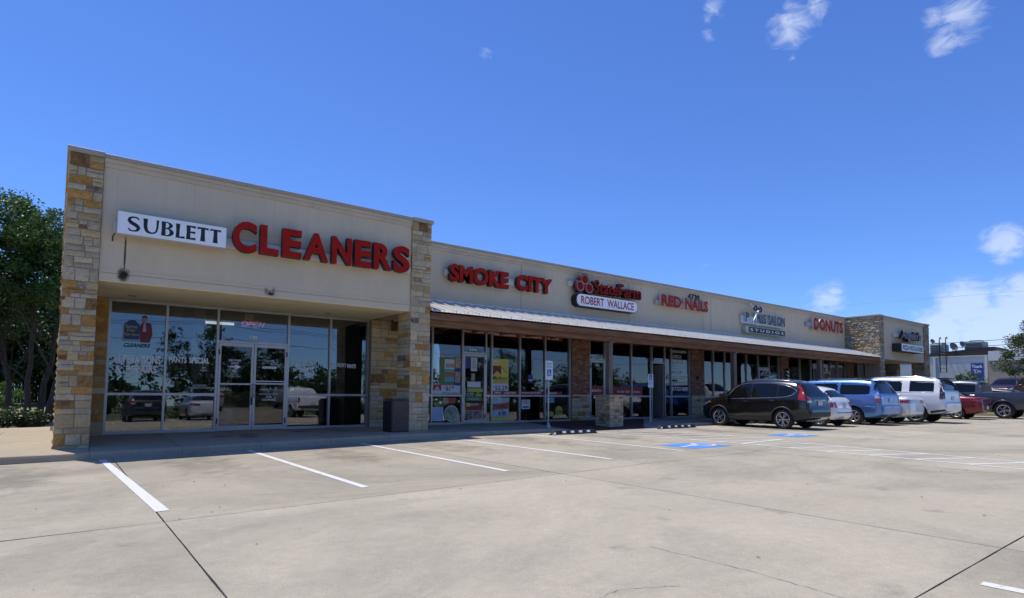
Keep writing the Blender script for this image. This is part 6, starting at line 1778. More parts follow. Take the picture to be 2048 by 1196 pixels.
# --- minivan (blue)
def van_spec(paint):
    return dict(paint=paint, R=0.34, axles=(-1.45, 1.45), ww=0.22, spokes=6, rstyle='single', rimf=0.62,
        top=[(-2.46, 0.60), (-2.455, 0.74), (-2.42, 0.78), (-2.41, 1.00), (-2.395, 1.14), (-2.36, 1.20), (-2.22, 1.50), (-2.10, 1.66), (-2.0, 1.71), (-1.2, 1.755), (-0.2, 1.755), (0.5, 1.70), (0.8, 1.61), (1.35, 1.24), (1.55, 1.12), (1.9, 1.04), (2.2, 0.90), (2.36, 0.70), (2.40, 0.58)],
        low=[(-2.46, 0.42), (-2.2, 0.30), (-1.6, 0.24), (1.6, 0.22), (2.2, 0.26), (2.40, 0.40)],
        belt=[(-2.46, 1.14), (-1.5, 1.13), (0.5, 1.07), (1.4, 1.03), (2.40, 0.8)],
        wb=[(-2.46, 0.70), (-2.42, 0.84), (-2.2, 0.92), (-1.2, 0.945), (1.2, 0.94), (1.8, 0.88), (2.2, 0.70), (2.40, 0.44)],
        wr=[(-2.46, 0.62), (-2.1, 0.70), (-1.0, 0.73), (0.6, 0.72), (1.4, 0.78), (2.40, 0.4)],
        windows=[((0.25, 1.12), [(0.25, 1.12), (1.12, 1.09)], [(0.25, 1.58), (0.62, 1.53), (1.12, 1.17)], 1), ((-0.85, 0.17), [(-0.85, 1.15), (0.17, 1.125)], [(-0.85, 1.60), (0.17, 1.59)], 0), ((-2.02, -0.95), [(-2.02, 1.20), (-1.92, 1.165), (-0.95, 1.155)], [(-2.02, 1.48), (-1.92, 1.565), (-0.95, 1.60)], 0)],
        windshield=((0.80, 1.40), 0.76, 0.9), rear_window=((-2.355, -2.14), 0.84, 0.80),
        seams=[[(0.21, 1.1), (0.22, 0.8), (0.22, 0.4)], [(-0.90, 1.13), (-0.90, 0.8), (-0.90, 0.36)], [(-2.2, 1.02), (-1.5, 1.02), (-0.92, 1.02)]],
        trim=[([(-2.25, 0.70), (-1.9, 0.705)], 0.008, paint)],
        tails=[('sr', ((-2.37, -2.24), [(-2.37, 0.84), (-2.24, 0.84)], [(-2.37, 1.00), (-2.24, 1.00)])), ('sw', ((-2.37, -2.22), [(-2.37, 1.005), (-2.22, 1.005)], [(-2.37, 1.10), (-2.22, 1.12)])), ('rr', ((0.74, 0.86), [(0.74, 0.84), (0.86, 0.84)], [(0.74, 1.0), (0.86, 1.0)])), ('rw', ((0.74, 0.86), [(0.74, 1.005), (0.86, 1.005)], [(0.74, 1.08), (0.86, 1.08)]))],
        head=((1.95, 2.25), [(1.95, 0.82), (2.25, 0.70)], [(1.95, 0.94), (2.25, 0.82)]), handles=[(0.35, 0.98), (-0.2, 1.0)], mirror=(1.08, 1.1), rails=[(-2.0, 0.1, 1.0, BLACK)], handle_mat=paint,
        rbump=((-0.82, 0.82), flat_arr(0.46, -0.82, 0.82), flat_arr(0.72, -0.82, 0.82), paint), plate=(0.0, 0.95), antenna=-1.7,
        boxes=[('spoiler', (-2.26, -2.02, -0.6, 0.6, 1.685, 1.715), paint), ('roof_bar', (-0.5, -0.42, -0.66, 0.66, 1.775, 1.80), BLACK), ('roof_bar', (-1.5, -1.42, -0.66, 0.66, 1.775, 1.80), BLACK)])
# --- four-door saloon
def sedan_spec(paint, hi=0.0):
    return dict(paint=paint, R=0.325, axles=(-1.36, 1.38), ww=0.21, spokes=6, rstyle='single', rimf=0.68,
        top=[(-2.36, 0.60), (-2.35, 0.72), (-2.32, 0.92), (-2.27, 1.01), (-2.1, 1.045), (-1.72, 1.065), (-1.45, 1.15), (-1.05, 1.35), (-0.75, 1.43), (-0.2, 1.465), (0.3, 1.44), (0.55, 1.36), (1.05, 1.06), (1.2, 1.0), (1.7, 0.93), (2.1, 0.80), (2.28, 0.62), (2.32, 0.52)],
        low=[(-2.36, 0.38), (-2.1, 0.28), (-1.5, 0.22), (1.5, 0.20), (2.1, 0.23), (2.32, 0.36)],
        belt=[(-2.36, 0.97), (-1.6, 0.985), (0.0, 0.94), (1.1, 0.91), (2.32, 0.70)],
        wb=[(-2.36, 0.60), (-2.32, 0.74), (-2.1, 0.83), (-1.4, 0.875), (1.1, 0.87), (1.7, 0.82), (2.1, 0.64), (2.32, 0.38)],
        wr=[(-2.36, 0.52), (-1.7, 0.64), (-1.0, 0.60), (0.2, 0.61), (1.0, 0.70), (2.32, 0.34)],
        windows=[((-0.18, 0.86), [(-0.18, 0.975), (0.86, 0.955)], [(-0.18, 1.36), (0.3, 1.34), (0.86, 1.0)], 1), ((-1.20, -0.26), [(-1.20, 1.02), (-0.26, 0.985)], [(-1.20, 1.14), (-0.9, 1.30), (-0.26, 1.36)], 0)],
        trim=[([(-1.35, 1.03), (-0.6, 0.985), (0.9, 0.945)], 0.008, CHROME), ([(-1.35, 1.04), (-1.0, 1.27), (-0.5, 1.375), (0.2, 1.37), (0.55, 1.22), (0.9, 0.97)], 0.008, CHROME)],
        windshield=((0.55, 1.05), 0.76, 0.9), rear_window=((-1.58, -1.02), 0.86, 0.78),
        seams=[[(-0.22, 0.96), (-0.22, 0.7), (-0.22, 0.36)], [(-1.22, 0.99), (-1.15, 0.75), (-0.95, 0.5)], [(0.98, 0.92), (1.0, 0.7), (0.95, 0.36)]],
        tails=[('sr', ((-2.30, -1.98), [(-2.30, 0.80), (-1.98, 0.86)], [(-2.30, 0.94), (-1.98, 0.92)])), ('rr', ((0.42, 0.76), [(0.42, 0.80), (0.76, 0.80)], [(0.42, 0.92), (0.76, 0.95)]))],
        head=((1.80, 2.12), [(1.80, 0.70), (2.12, 0.62)], [(1.80, 0.82), (2.12, 0.74)]), handles=[(0.0, 0.87), (-1.0, 0.89)], mirror=(0.84, 0.95), handle_mat=paint,
        rbump=((-0.74, 0.74), flat_arr(0.42, -0.74, 0.74), flat_arr(0.66, -0.74, 0.74), paint), plate=(0.0, 0.56), boxes=[('exhaust', (-2.32, -2.1, 0.44, 0.54, 0.29, 0.34), CHROME)])
# --- full-size SUV (white)
def big_spec(paint):
    return dict(paint=paint, R=0.40, axles=(-1.50, 1.48), ww=0.27, spokes=7, rstyle='twin', rimf=0.72,
        top=[(-2.60, 0.62), (-2.595, 0.82), (-2.55, 0.86), (-2.54, 1.10), (-2.525, 1.28), (-2.50, 1.33), (-2.40, 1.66), (-2.30, 1.80), (-2.2, 1.845), (-1.4, 1.885), (-0.2, 1.895), (0.4, 1.86), (0.7, 1.76), (1.15, 1.38), (1.28, 1.27), (1.9, 1.20), (2.35, 1.10), (2.52, 0.86), (2.56, 0.66)],
        low=[(-2.60, 0.50), (-2.3, 0.40), (-1.7, 0.34), (1.7, 0.33), (2.3, 0.36), (2.56, 0.46)],
        belt=[(-2.60, 1.27), (-1.5, 1.255), (0.4, 1.22), (1.2, 1.19), (2.56, 1.0)],
        wb=[(-2.60, 0.80), (-2.56, 0.90), (-2.3, 0.975), (-1.2, 1.0), (1.4, 1.0), (2.0, 0.95), (2.4, 0.82), (2.56, 0.64)],
        wr=[(-2.60, 0.74), (-2.2, 0.79), (-1.0, 0.80), (0.5, 0.80), (1.2, 0.86), (2.56, 0.6)],
        windows=[((0.10, 0.98), [(0.10, 1.27), (0.98, 1.25)], [(0.10, 1.72), (0.52, 1.69), (0.98, 1.32)], 1), ((-1.02, 0.0), [(-1.02, 1.285), (0.0, 1.275)], [(-0.98, 1.73), (0.0, 1.73)], 0), ((-2.18, -1.30), [(-2.18, 1.29), (-1.30, 1.29)], [(-2.18, 1.70), (-1.30, 1.735)], 0)],
        trim=[([(-2.2, 1.272), (1.0, 1.235)], 0.010, CHROME)],
        windshield=((0.70, 1.20), 0.80, 0.92), rear_window=((-2.495, -2.34), 0.84, 0.80),
        seams=[[(0.06, 1.25), (0.07, 0.9), (0.07, 0.5)], [(-1.05, 1.27), (-1.05, 0.95), (-0.95, 0.55)], [(1.10, 1.2), (1.12, 0.9), (1.05, 0.5)]],
        tails=[('sd', ((-2.51, -2.38), [(-2.51, 0.98), (-2.38, 0.98)], [(-2.51, 1.30), (-2.45, 1.48), (-2.38, 1.70)])), ('rd', ((0.84, 0.95), [(0.84, 1.0), (0.95, 1.0)], [(0.84, 1.28), (0.95, 1.28)]))],
        head=((2.1, 2.4), [(2.1, 0.96), (2.4, 0.86)], [(2.1, 1.08), (2.4, 1.0)]), handles=[(0.2, 1.12), (-0.9, 1.14)], mirror=(0.98, 1.25), rails=[(-2.1, 0.3, 1.0, CHROME)], handle_mat=CHROME,
        rbump=((-0.92, 0.92), flat_arr(0.54, -0.92, 0.92), flat_arr(0.80, -0.92, 0.92), paint), plate=(0.0, 1.02), arch=(0.02, paint),
        clad=[((-1.0, 0.98), flat_arr(0.36, -1.0, 0.98), flat_arr(0.46, -1.0, 0.98), CLAD), ((-2.56, -2.05), [(-2.56, 0.50), (-2.05, 0.40)], [(-2.56, 0.58), (-2.05, 0.50)], CLAD)],
        boxes=[('spoiler', (-2.44, -2.18, -0.7, 0.7, 1.825, 1.86), CLAD), ('running_board', (-0.95, 0.95, 0.92, 1.06, 0.36, 0.41), CLAD), ('running_board', (-0.95, 0.95, -1.06, -0.92, 0.36, 0.41), CLAD), ('exhaust', (-2.5, -2.3, 0.5, 0.6, 0.38, 0.45), STEEL)])
# --- crew-cab pickup
def truck_spec(paint):
    return dict(paint=paint, R=0.41, axles=(-1.85, 1.85), ww=0.27, spokes=5, rstyle='single', rimf=0.66, bed=(-2.80, -1.03, 0.82, 1.6, 0.78),
        top=[(-2.92, 0.62), (-2.91, 0.80), (-2.90, 1.20), (-2.86, 1.30), (-2.6, 1.315), (-1.05, 1.30), (-1.00, 1.34), (-0.97, 1.60), (-0.90, 1.78), (-0.80, 1.845), (-0.2, 1.885), (0.5, 1.88), (0.75, 1.80), (1.25, 1.40), (1.40, 1.28), (2.2, 1.22), (2.6, 1.12), (2.80, 0.88), (2.84, 0.66)],
        low=[(-2.92, 0.50), (-2.7, 0.44), (-2.0, 0.40), (2.0, 0.36), (2.6, 0.38), (2.84, 0.46)],
        belt=[(-2.92, 1.26), (-1.0, 1.26), (0.5, 1.245), (1.3, 1.22), (2.84, 1.0)],
        wb=[(-2.92, 0.92), (-2.88, 0.95), (-2.5, 0.965), (0.0, 0.975), (1.6, 0.975), (2.3, 0.92), (2.7, 0.78), (2.84, 0.62)],
        wr=[(-2.92, 0.90), (-1.02, 0.90), (-0.9, 0.74), (0.0, 0.765), (0.6, 0.76), (1.3, 0.84), (2.84, 0.6)],
        windows=[((0.22, 1.08), [(0.22, 1.28), (1.08, 1.27)], [(0.22, 1.74), (0.64, 1.71), (1.08, 1.34)], 1), ((-0.74, 0.10), [(-0.74, 1.30), (0.10, 1.285)], [(-0.74, 1.70), (0.10, 1.74)], 0)],
        windshield=((0.76, 1.34), 0.80, 0.92),
        seams=[[(0.16, 1.26), (0.17, 0.9), (0.17, 0.5)], [(-0.80, 1.28), (-0.80, 0.95), (-0.74, 0.5)], [(1.2, 1.22), (1.22, 0.9), (1.2, 0.5)], [(-1.0, 1.27), (-1.0, 0.9), (-1.0, 0.46)]],
        tails=[('sr', ((-2.86, -2.76), [(-2.86, 0.96), (-2.76, 0.96)], [(-2.86, 1.24), (-2.76, 1.24)])), ('rr', ((0.80, 0.93), [(0.80, 0.96), (0.93, 0.96)], [(0.80, 1.22), (0.93, 1.22)]))],
        head=((2.3, 2.65), [(2.3, 0.92), (2.65, 0.84)], [(2.3, 1.08), (2.65, 1.0)]), handles=[(0.32, 1.14), (-0.64, 1.14)], mirror=(1.06, 1.28), handle_mat=CHROME, arch=(0.03, paint),
        rbump=((-0.9, 0.9), flat_arr(0.54, -0.9, 0.9), flat_arr(0.74, -0.9, 0.9), CHROME), plate=(0.0, 0.86),
        boxes=[('running_board', (-0.8, 1.15, 0.90, 1.04, 0.42, 0.47), CHROME), ('running_board', (-0.8, 1.15, -1.04, -0.90, 0.42, 0.47), CHROME)])

PNT_BROWN = car_paint('paint_dark_brown', (0.0095, 0.008, 0.006), 0.0, 0.2)
PNT_WHITE = car_paint('paint_pearl_white', (0.72, 0.73, 0.74), 0.05)
PNT_BLUE = car_paint('paint_metallic_blue', (0.10, 0.21, 0.48), 0.55, 0.3)
PNT_SILV = car_paint('paint_silver_white', (0.66, 0.68, 0.72), 0.25)
PNT_RED = car_paint('paint_dark_red', (0.16, 0.012, 0.014), 0.4)
PNT_GREY = car_paint('paint_graphite', (0.060, 0.066, 0.085), 0.55, 0.3)
PNT_BLACK = car_paint('paint_black', (0.010, 0.010, 0.011), 0.2)
PNT_MAR = car_paint('paint_maroon', (0.055, 0.014, 0.014), 0.4)
GR = 'cars parked nose-in along the shops'
H90 = math.pi / 2
def park(spec, X, Yrear_axle, label, cat='car', group=GR, dz=0.0, yaw=0.0, name='parked_car', sc=1.0):
    """X = flank nearest to the camera; nose towards the building"""
    W2 = max(p[1] for p in spec['wb']); ax = spec['axles'][0]
    cx = X + W2 * sc
    v = build_vehicle(spec, (cx, Yrear_axle - ax * sc, gz(cx) + 0.002 + dz), H90 + yaw, label, cat, group, name)
    v[0].scale = (sc, sc, sc)
    return v
CRV = park(suv_spec(PNT_BROWN), 20.25, 10.80, 'dark brown compact SUV with chrome window trim, nearest in the parked row', 'SUV', sc=1.02)
FIAT = park(mini_spec(PNT_WHITE), 23.25, 10.95, 'small white hatchback half hidden behind the dark brown SUV', sc=1.05)
VAN = park(van_spec(PNT_BLUE), 26.15, 10.92, 'metallic blue minivan with roof rack and red and clear tail lights', 'minivan', sc=1.07)
SED = park(sedan_spec(PNT_SILV), 28.5, 10.80, 'silver white saloon between the blue minivan and the big white SUV', sc=1.10)
YUK = park(big_spec(PNT_WHITE), 30.9, 10.28, 'big white full-size SUV with tall dark tail lights', 'SUV', sc=1.09)
REDC = park(sedan_spec(PNT_RED), 37.9, 10.72, 'dark red saloon between the big white SUV and the grey pickup', sc=1.12)
tsp = truck_spec(PNT_GREY)
tsp['cuts'] = [(0.24, 0.90, 0.25, 1.2, 1.275, 1.70), (0.24, 0.60, 0.25, 0.80, 0.80, 1.30)]
w0 = tsp['windows'][0]; tsp['windows'][0] = (w0[0], w0[1], w0[2], 2)
TRK = park(tsp, 41.2, 9.48, 'dark grey crew-cab pickup truck at the end of the row', 'pickup truck', sc=1.12)
# farther off
build_vehicle(suv_spec(PNT_BLACK), (47.5, 11.9, gz(47) + 0.002), H90, 'black SUV roof just showing behind the grey pickup cab', 'SUV', GR, 'parked_car')
build_vehicle(suv_spec(PNT_MAR), (56.6, 12.6, 0.98), math.radians(172), 'maroon SUV parked beside the white building beyond the pickup', 'SUV', None, 'parked_car')
# behind the camera: seen mirrored in the glass
GR2 = 'cars in the row opposite the shops'
build_vehicle(suv_spec(PNT_BLACK), (4.0, -4.6, gz(4.0) + 0.002), -H90, 'black SUV mirrored in the leftmost cleaners pane', 'SUV', GR2)
build_vehicle(sedan_spec(PNT_SILV), (6.8, -4.4, gz(6.8) + 0.002), -H90, 'silver car mirrored in the second cleaners pane', 'car', GR2)
build_vehicle(truck_spec(PNT_WHITE), (12.4, -4.3, gz(12) + 0.002), -H90, 'white pickup mirrored in the right cleaners panes', 'pickup truck', GR2)
# ------------------------------------------------------------------ plants
def leaf_obj(name, C_, A_, B_, m, parent):
    """one mesh of many diamond leaves: centres and two half axes"""
    n = len(C_)
    V = np.empty((n, 4, 3)); V[:, 0] = C_ - A_; V[:, 1] = C_ + B_ - A_ * 0.1; V[:, 2] = C_ + A_; V[:, 3] = C_ - B_ - A_ * 0.1
    me = bpy.data.meshes.new(name)
    me.vertices.add(n * 4); me.vertices.foreach_set('co', V.reshape(-1))
    me.loops.add(n * 4); me.loops.foreach_set('vertex_index', np.arange(n * 4, dtype=np.int32))
    me.polygons.add(n); me.polygons.foreach_set('loop_start', np.arange(0, n * 4, 4, dtype=np.int32)); me.polygons.foreach_set('loop_total', np.full(n, 4, dtype=np.int32))
    me.materials.append(m); me.update(); me.validate()
    return link(bpy.data.objects.new(name, me), parent)
def rand_unit(rg, n):
    v = rg.normal(size=(n, 3)); return v / np.linalg.norm(v, axis=1)[:, None]
def leaves(rg, centres, radii, per, size):
    n = len(centres) * per
    c = np.repeat(centres, per, 0); r = np.repeat(radii, per)[:, None]
    P = c + rand_unit(rg, n) * r * (rg.random((n, 1)) ** 0.45) * np.array([1, 1, 0.8])
    a = rand_unit(rg, n); a[:, 2] *= 0.55; a /= np.linalg.norm(a, axis=1)[:, None]
    t = rand_unit(rg, n); b = np.cross(a, t); b /= np.linalg.norm(b, axis=1)[:, None] + 1e-9
    s = size * rg.uniform(0.65, 1.35, (n, 1))
    return P, a * s * 0.5, b * s * 0.24
def tree(name, loc, label, lobes, stems, seed, ncl, per, lsize, lmat, bmat, trunk_r=0.16, clr=(0.35, 0.7), group=None, cat='tree', fork=1.6):
    """lobes: ellipsoids (dx,dy,z,rx,ry,rz) that make up the crown; stems: list of base offsets"""
    rg = np.random.default_rng(seed); rr = random.Random(seed)
    t = thing(name, loc, label, cat, group)
    L = np.array(lobes); vol = L[:, 3] * L[:, 4] * L[:, 5]
    pick = rg.choice(len(L), size=ncl, p=vol / vol.sum())
    d = rand_unit(rg, ncl) * (rg.random((ncl, 1)) ** 0.36)
    base = np.array(loc)
    cc = base + np.array([0, 0, 0]) + np.stack([L[pick, 0], L[pick, 1], L[pick, 2]], 1) + d * L[pick, 3:6]
    rad = rg.uniform(clr[0], clr[1], ncl)
    P, a, b = leaves(rg, cc, rad, per, lsize)
    leaf_obj('crown', P, a, b, lmat, t)
    mb = MB(); order = list(range(ncl)); rr.shuffle(order)
    nb = min(ncl, 26); k = 0
    for (sx, sy) in stems:
        # a leaning stem, then limbs to clumps of the crown
        top = base + np.array([sx * 3.2 + rr.uniform(-.3, .3), sy * 3.2 + rr.uniform(-.3, .3), float(L[:, 2].mean())])
        b0 = base + np.array([sx, sy, -0.1]); pts = []
        for q in np.linspace(0, 1, 8):
            p = b0 * (1 - q) + top * q; p = p + np.array([rr.uniform(-1, 1), rr.uniform(-1, 1), 0]) * 0.05 * (q > 0) * (1 + 2 * q)
            pts.append(tuple(p))
        r0 = trunk_r
        mb.tube(pts, [r0 * (1.25 if i == 0 else 1 - 0.72 * i / 7) for i in range(8)], 9)
        for _ in range(max(4, nb // len(stems))):
            tgt = cc[order[k % ncl]]; k += 1
            i0 = rr.randint(2, 6); s = np.array(pts[i0])
            if tgt[2] < s[2] + 0.2: s = np.array(pts[2])
            m1 = s * 0.5 + tgt * 0.5 + np.array([rr.uniform(-.25, .25), rr.uniform(-.25, .25), 0.15])
            rb = r0 * (1 - 0.72 * i0 / 7) * 0.55
            mb.tube([tuple(s), tuple(s * 0.75 + m1 * 0.25 + np.array([0, 0, .08])), tuple(m1), tuple(tgt)], [rb, rb * 0.8, rb * 0.55, 0.012], 6)
    obj('trunk', mb, bmat, t, smooth=True)
    return t

# left: many-stemmed ornamental tree beside the cleaners
tree('ornamental_tree', (-0.85, 31.0, -0.12), 'many-stemmed dark green tree left of the near stone pillar',
     [(-1.2, 0, 7.5, 2.4, 2.2, 1.7), (0.5, 0.2, 6.9, 1.6, 1.8, 1.5), (-0.3, 0, 5.4, 2.4, 2.2, 1.2), (-3.0, 0.4, 6.2, 1.8, 1.8, 1.9), (1.9, 0.5, 5.6, 1.2, 1.6, 1.3), (-1.6, 0, 8.6, 0.9, 1.0, 0.7), (-2.2, 0.2, 4.0, 1.1, 1.3, 0.8), (1.3, 0.6, 4.0, 0.9, 1.2, 0.8), (-0.5, 0.8, 3.9, 0.9, 0.9, 0.6)],
     [(0.0, 0.0), (0.35, 0.12), (0.62, -0.1), (0.75, 0.35), (-0.4, 0.2)], 5, 280, 200, 0.14, LEAF_A, BARK2, 0.125, (0.28, 0.8))
GT = 'trees behind the lawn'
tree('shade_tree', (-9.5, 47, -0.12), 'broad dark tree at the left picture edge behind the lawn', [(0, 0, 5.2, 4.4, 4, 3.6), (3, 0, 3.6, 3, 3, 2.4), (-2, 0, 2.6, 3.6, 3, 2.0)], [(0, 0)], 8, 170, 150, 0.30, LEAF_B, BARK, 0.25, (0.6, 1.2), GT)
tree('shade_tree', (-2.6, 52, -0.12), 'dark tree straight behind the many-stemmed tree', [(0, 0, 5.6, 3.8, 3.6, 3.4), (1.5, 0, 3.4, 3.2, 3, 2.4), (-2, 0, 2.2, 2.8, 2.6, 1.8)], [(0, 0)], 9, 170, 150, 0.30, LEAF_B, BARK, 0.25, (0.6, 1.2), GT)
tree('shade_tree', (2.8, 56, -0.12), 'dark tree whose crown ends behind the near stone pillar', [(0, 0, 5.2, 3.8, 3.4, 3.4), (-2, 0, 2.6, 2.6, 2.6, 2.0)], [(0, 0)], 10, 150, 150, 0.30, LEAF_B, BARK, 0.25, (0.6, 1.2), GT)
tree('shade_tree', (-6.0, 60, -0.12), 'paler green tree farthest back on the left', [(0, 0, 7.2, 4.6, 4, 3.6), (3, 0, 5.0, 3.6, 3, 3.0)], [(0, 0)], 12, 150, 150, 0.30, LEAF_A, BARK, 0.25, (0.6, 1.2), GT)
tree('understory_bush', (-4.4, 45.5, -0.12), 'light green bush at the back of the lawn', [(0, 0, 1.1, 2.0, 1.2, 1.1), (1.6, 0.4, 0.9, 1.3, 1.0, 0.9)], [(0, 0)], 13, 60, 110, 0.17, LEAF_D, BARK, 0.06, (0.3, 0.6), cat='bush')
# low spiky clump by the walk
def blades(name, loc, label, n, h, rx, ry, seed, m, cat='shrub'):
    rg = np.random.default_rng(seed); t = thing(name, loc, label, cat)
    th = rg.uniform(0, 2 * np.pi, n); q = np.sqrt(rg.random(n))
    bx = loc[0] + rx * q * np.cos(th); by = loc[1] + ry * q * np.sin(th)
    d = np.stack([np.cos(th) * q * 0.8 + rg.normal(0, .35, n), np.sin(th) * q * 0.8 + rg.normal(0, .35, n), rg.uniform(0.7, 1.3, n)], 1); d /= np.linalg.norm(d, axis=1)[:, None]
    ln = h * (1.05 - 0.45 * q) * rg.uniform(0.6, 1.15, n)
    C0 = np.stack([bx, by, np.full(n, loc[2])], 1) + d * (ln / 2)[:, None] * (1 + rg.uniform(0, .5, (n, 1)))
    side = np.cross(d, rand_unit(rg, n)); side /= np.linalg.norm(side, axis=1)[:, None]
    leaf_obj('foliage', C0, d * (ln / 2)[:, None], side * 0.022, m, t); return t
tree('low_shrub', (-0.88, 25.4, -0.12), 'low dark bushy shrub by the walk under the left tree', [(0, 0, 0.36, 0.62, 0.5, 0.36), (0.35, 0.1, 0.3, 0.4, 0.4, 0.3), (-0.4, 0.1, 0.3, 0.4, 0.4, 0.3)], [(0, 0)], 3, 70, 60, 0.085, LEAF_B, BARK, 0.03, (0.12, 0.24), cat='shrub')
bed = MB(); bed.grid(8, 6, lambda u, v: (-9 + 9.3 * u, 21.6 + 2.2 * (1 - u) * 0 + 9 * v, -0.105 + 0.02 * math.sin(7 * u) * math.sin(5 * v)))
structure(obj('mulch_bed', bed, mat('mulch', (0.10, 0.065, 0.045), 0.95, var=0.5, scale=9, bump=0.8, bscale=30), fixn=False))
lawn = MB(); lawn.grid(6, 4, lambda u, v: (-40 + 60 * u, 31.5 + 26 * v, -0.11 + 0.25 * v))
structure(obj('lawn', lawn, mat('lawn_dry', (0.16, 0.17, 0.055), 0.95, var=0.35, scale=0.5, var2=(0.27, 0.20, 0.10), bump=0.5, bscale=25), fixn=False))
path = MB(); path.box(-30, -0.9, 30.0, 31.2, -0.12, -0.085)
structure(obj('footpath', path, WALK))
fn_ = thing('board_fence', (-7, 58.5, 0), 'weathered grey board fence behind the lawn', 'fence')
mb = MB(); r5 = random.Random(2)
for k in range(150):
    x = -24 + k * 0.2; mb.box(x, x + 0.18, 58.5, 58.53, 0.0, 2.0 + r5.uniform(-.03, .03))
o = obj('board', mb, mat('fence_grey', (0.17, 0.155, 0.14), 0.9, var=0.3, scale=3, stretch=(6, 6, 0.5)), fn_); o['kind'] = 'stuff'

up_ = MB().box(52.8, 61.0, 9.5, 16.4, 0.0, 0.975)
structure(obj('upper_parking_terrace', up_, CONC))
# right: live oak reaching into the picture, bush behind the pickup, planted island
isl = MB(); isl.grid(10, 6, lambda u, v: (46.0 + 15 * u, 5.0 + 11.5 * v, gz(48) + 0.10 + 0.03 * math.sin(9 * u) * math.sin(7 * v)))
island = structure(obj('planted_island', isl, mat('island_grass', (0.13, 0.15, 0.05), 0.95, var=0.4, scale=1.2, var2=(0.24, 0.19, 0.10), bump=0.5, bscale=25), fixn=False))
obj('island_curb', MB().box(45.85, 46.0, 4.85, 16.5, 0.0, gz(48) + 0.15).box(46.0, 61.0, 4.85, 5.0, 0.0, gz(48) + 0.15), WALK, island)
tree('live_oak', (47.6, 7.6, 0.1), 'live oak crown reaching in at the right picture edge', [(0.2, 0.0, 4.8, 2.5, 2.4, 1.9), (-0.9, 1.6, 4.0, 1.5, 1.5, 1.2), (0.8, -1.5, 5.4, 1.8, 1.8, 1.4), (-0.4, 2.4, 3.2, 0.9, 1.0, 0.7)], [(0, -0.6)], 21, 190, 150, 0.13, LEAF_C, BARK, 0.22, (0.25, 0.6))
tree('oleander_bush', (52.5, 13.9, 0.1), 'pale flowering bush behind the pickup bed', [(0, 0, 2.1, 1.0, 1.2, 0.9), (0, 0.3, 1.2, 0.9, 1.0, 0.8)], [(0, 0)], 22, 60, 60, 0.17, LEAF_C, BARK, 0.05, (0.25, 0.5), cat='bush')

# hedge and trees across the lot (mirrored in the shop glass)
GH = 'hedge shrubs across the lot'; GB = 'trees across the lot'
hr = random.Random(9)
hd0 = None
for k in range(16):
    x = -8 + k * 3.1; hh = hr.uniform(0.9, 1.35)
    lab = 'rounded green hedge shrub across the lot, mirrored low in the shop glass'
    tree('hedge_shrub', (x, -11.4 + hr.uniform(-.4, .4), -0.12), lab, [(0, 0, hh * 0.55, 1.65, 0.9, hh * 0.55)], [(0, 0)], 100 + k, 34, 60, 0.17, LEAF_B, BARK, 0.04, (0.3, 0.5), GH, 'shrub')
for k, (x, y, s) in enumerate(((-11, -26, 1.0), (-3.5, -21, 0.75), (3.0, -32, 0.42), (10.2, -24, 1.15), (16.5, -35, 0.5), (23, -27, 0.55), (31, -30, 1.1), (39, -24, 1.0), (48, -30, 1.2), (58, -26, 1.1), (70, -34, 1.2), (-22, -30, 1.2))):
    tree('lot_tree', (x, y, -0.12), 'leafy tree across the lot, mirrored in the shop glass', [(0, 0, 4.6 * s, 3.2 * s, 3 * s, 2.6 * s), (1.4 * s, 0.5, 3.4 * s, 2.0 * s, 2 * s, 1.6 * s), (-1.5 * s, 0, 3.6 * s, 2.0 * s, 2 * s, 1.5 * s)], [(0, 0)], 200 + k, 80, 60, 0.27, LEAF_B if k % 2 else LEAF_A, BARK, 0.22, (0.5, 1.0), GB)
for k in range(20):
    x = -70 + k * 9.5
    tree('far_tree', (x, -58 + 6 * math.sin(k * 2.1), -0.12), 'tree of the far line across the road, mirrored in the glass', [(0, 0, 4.0, 5.4, 4, 3.2)], [(0, 0)], 300 + k, 34, 50, 0.6, LEAF_B, BARK, 0.25, (0.9, 1.6), 'far trees across the road')

# ------------------------------------------------------------------ far right: white commercial building
WB = thing('white_building', (62.2, 22, 0.0), 'white commercial building with roof units behind the far end of the strip', 'building')
WHW = mat('painted_white_wall', (0.66, 0.66, 0.64), 0.85, var=0.06, scale=0.8)
WHT2 = mat('pale_grey_wall', (0.50, 0.52, 0.53), 0.85, var=0.06, scale=0.8)
obj('wall', MB().box(62.0, 80, 14.9, 46, -0.1, 4.62), WHW, WB)
obj('roof_edge', MB().box(61.9, 80, 14.8, 46, 4.62, 4.74), mat('roof_edge_cream', (0.55, 0.53, 0.47), 0.7), WB)
mb = MB().poly_prism([(14.8, 4.74), (46, 4.74), (46, 5.0), (20, 5.02), (15.2, 5.45), (14.8, 5.45)], 'x', 62.6, 79.5); obj('roof', mb, mat('black_roof', (0.02, 0.02, 0.022), 0.8), WB)
bw = obj('front_wing', MB().box(61.2, 80, 2, 14.9, -0.1, 4.20), mat('beige_brick', (0.36, 0.31, 0.23), 0.9, var=0.25, scale=9, stretch=(1, 1, 3)), WB)
obj('wing_parapet', MB().box(61.1, 80, 1.9, 14.89, 4.20, 5.0), WHW, WB)
for y in (18.95, 15.25): obj('downpipe', MB().box(61.86, 61.98, y - 0.09, y + 0.09, 0.1, 4.6), WHW, WB)
obj('wall_band', MB().box(61.96, 61.995, 15.5, 46, 2.75, 4.1), WHT2, WB)
obj('service_pipe', MB().tube([(61.9, 19.6, 0.2), (61.9, 19.6, 2.9)], 0.06, 8).tube([(61.9, 18.5, 1.95), (61.9, 22.0, 1.95)], 0.04, 8), BLACKM, WB)
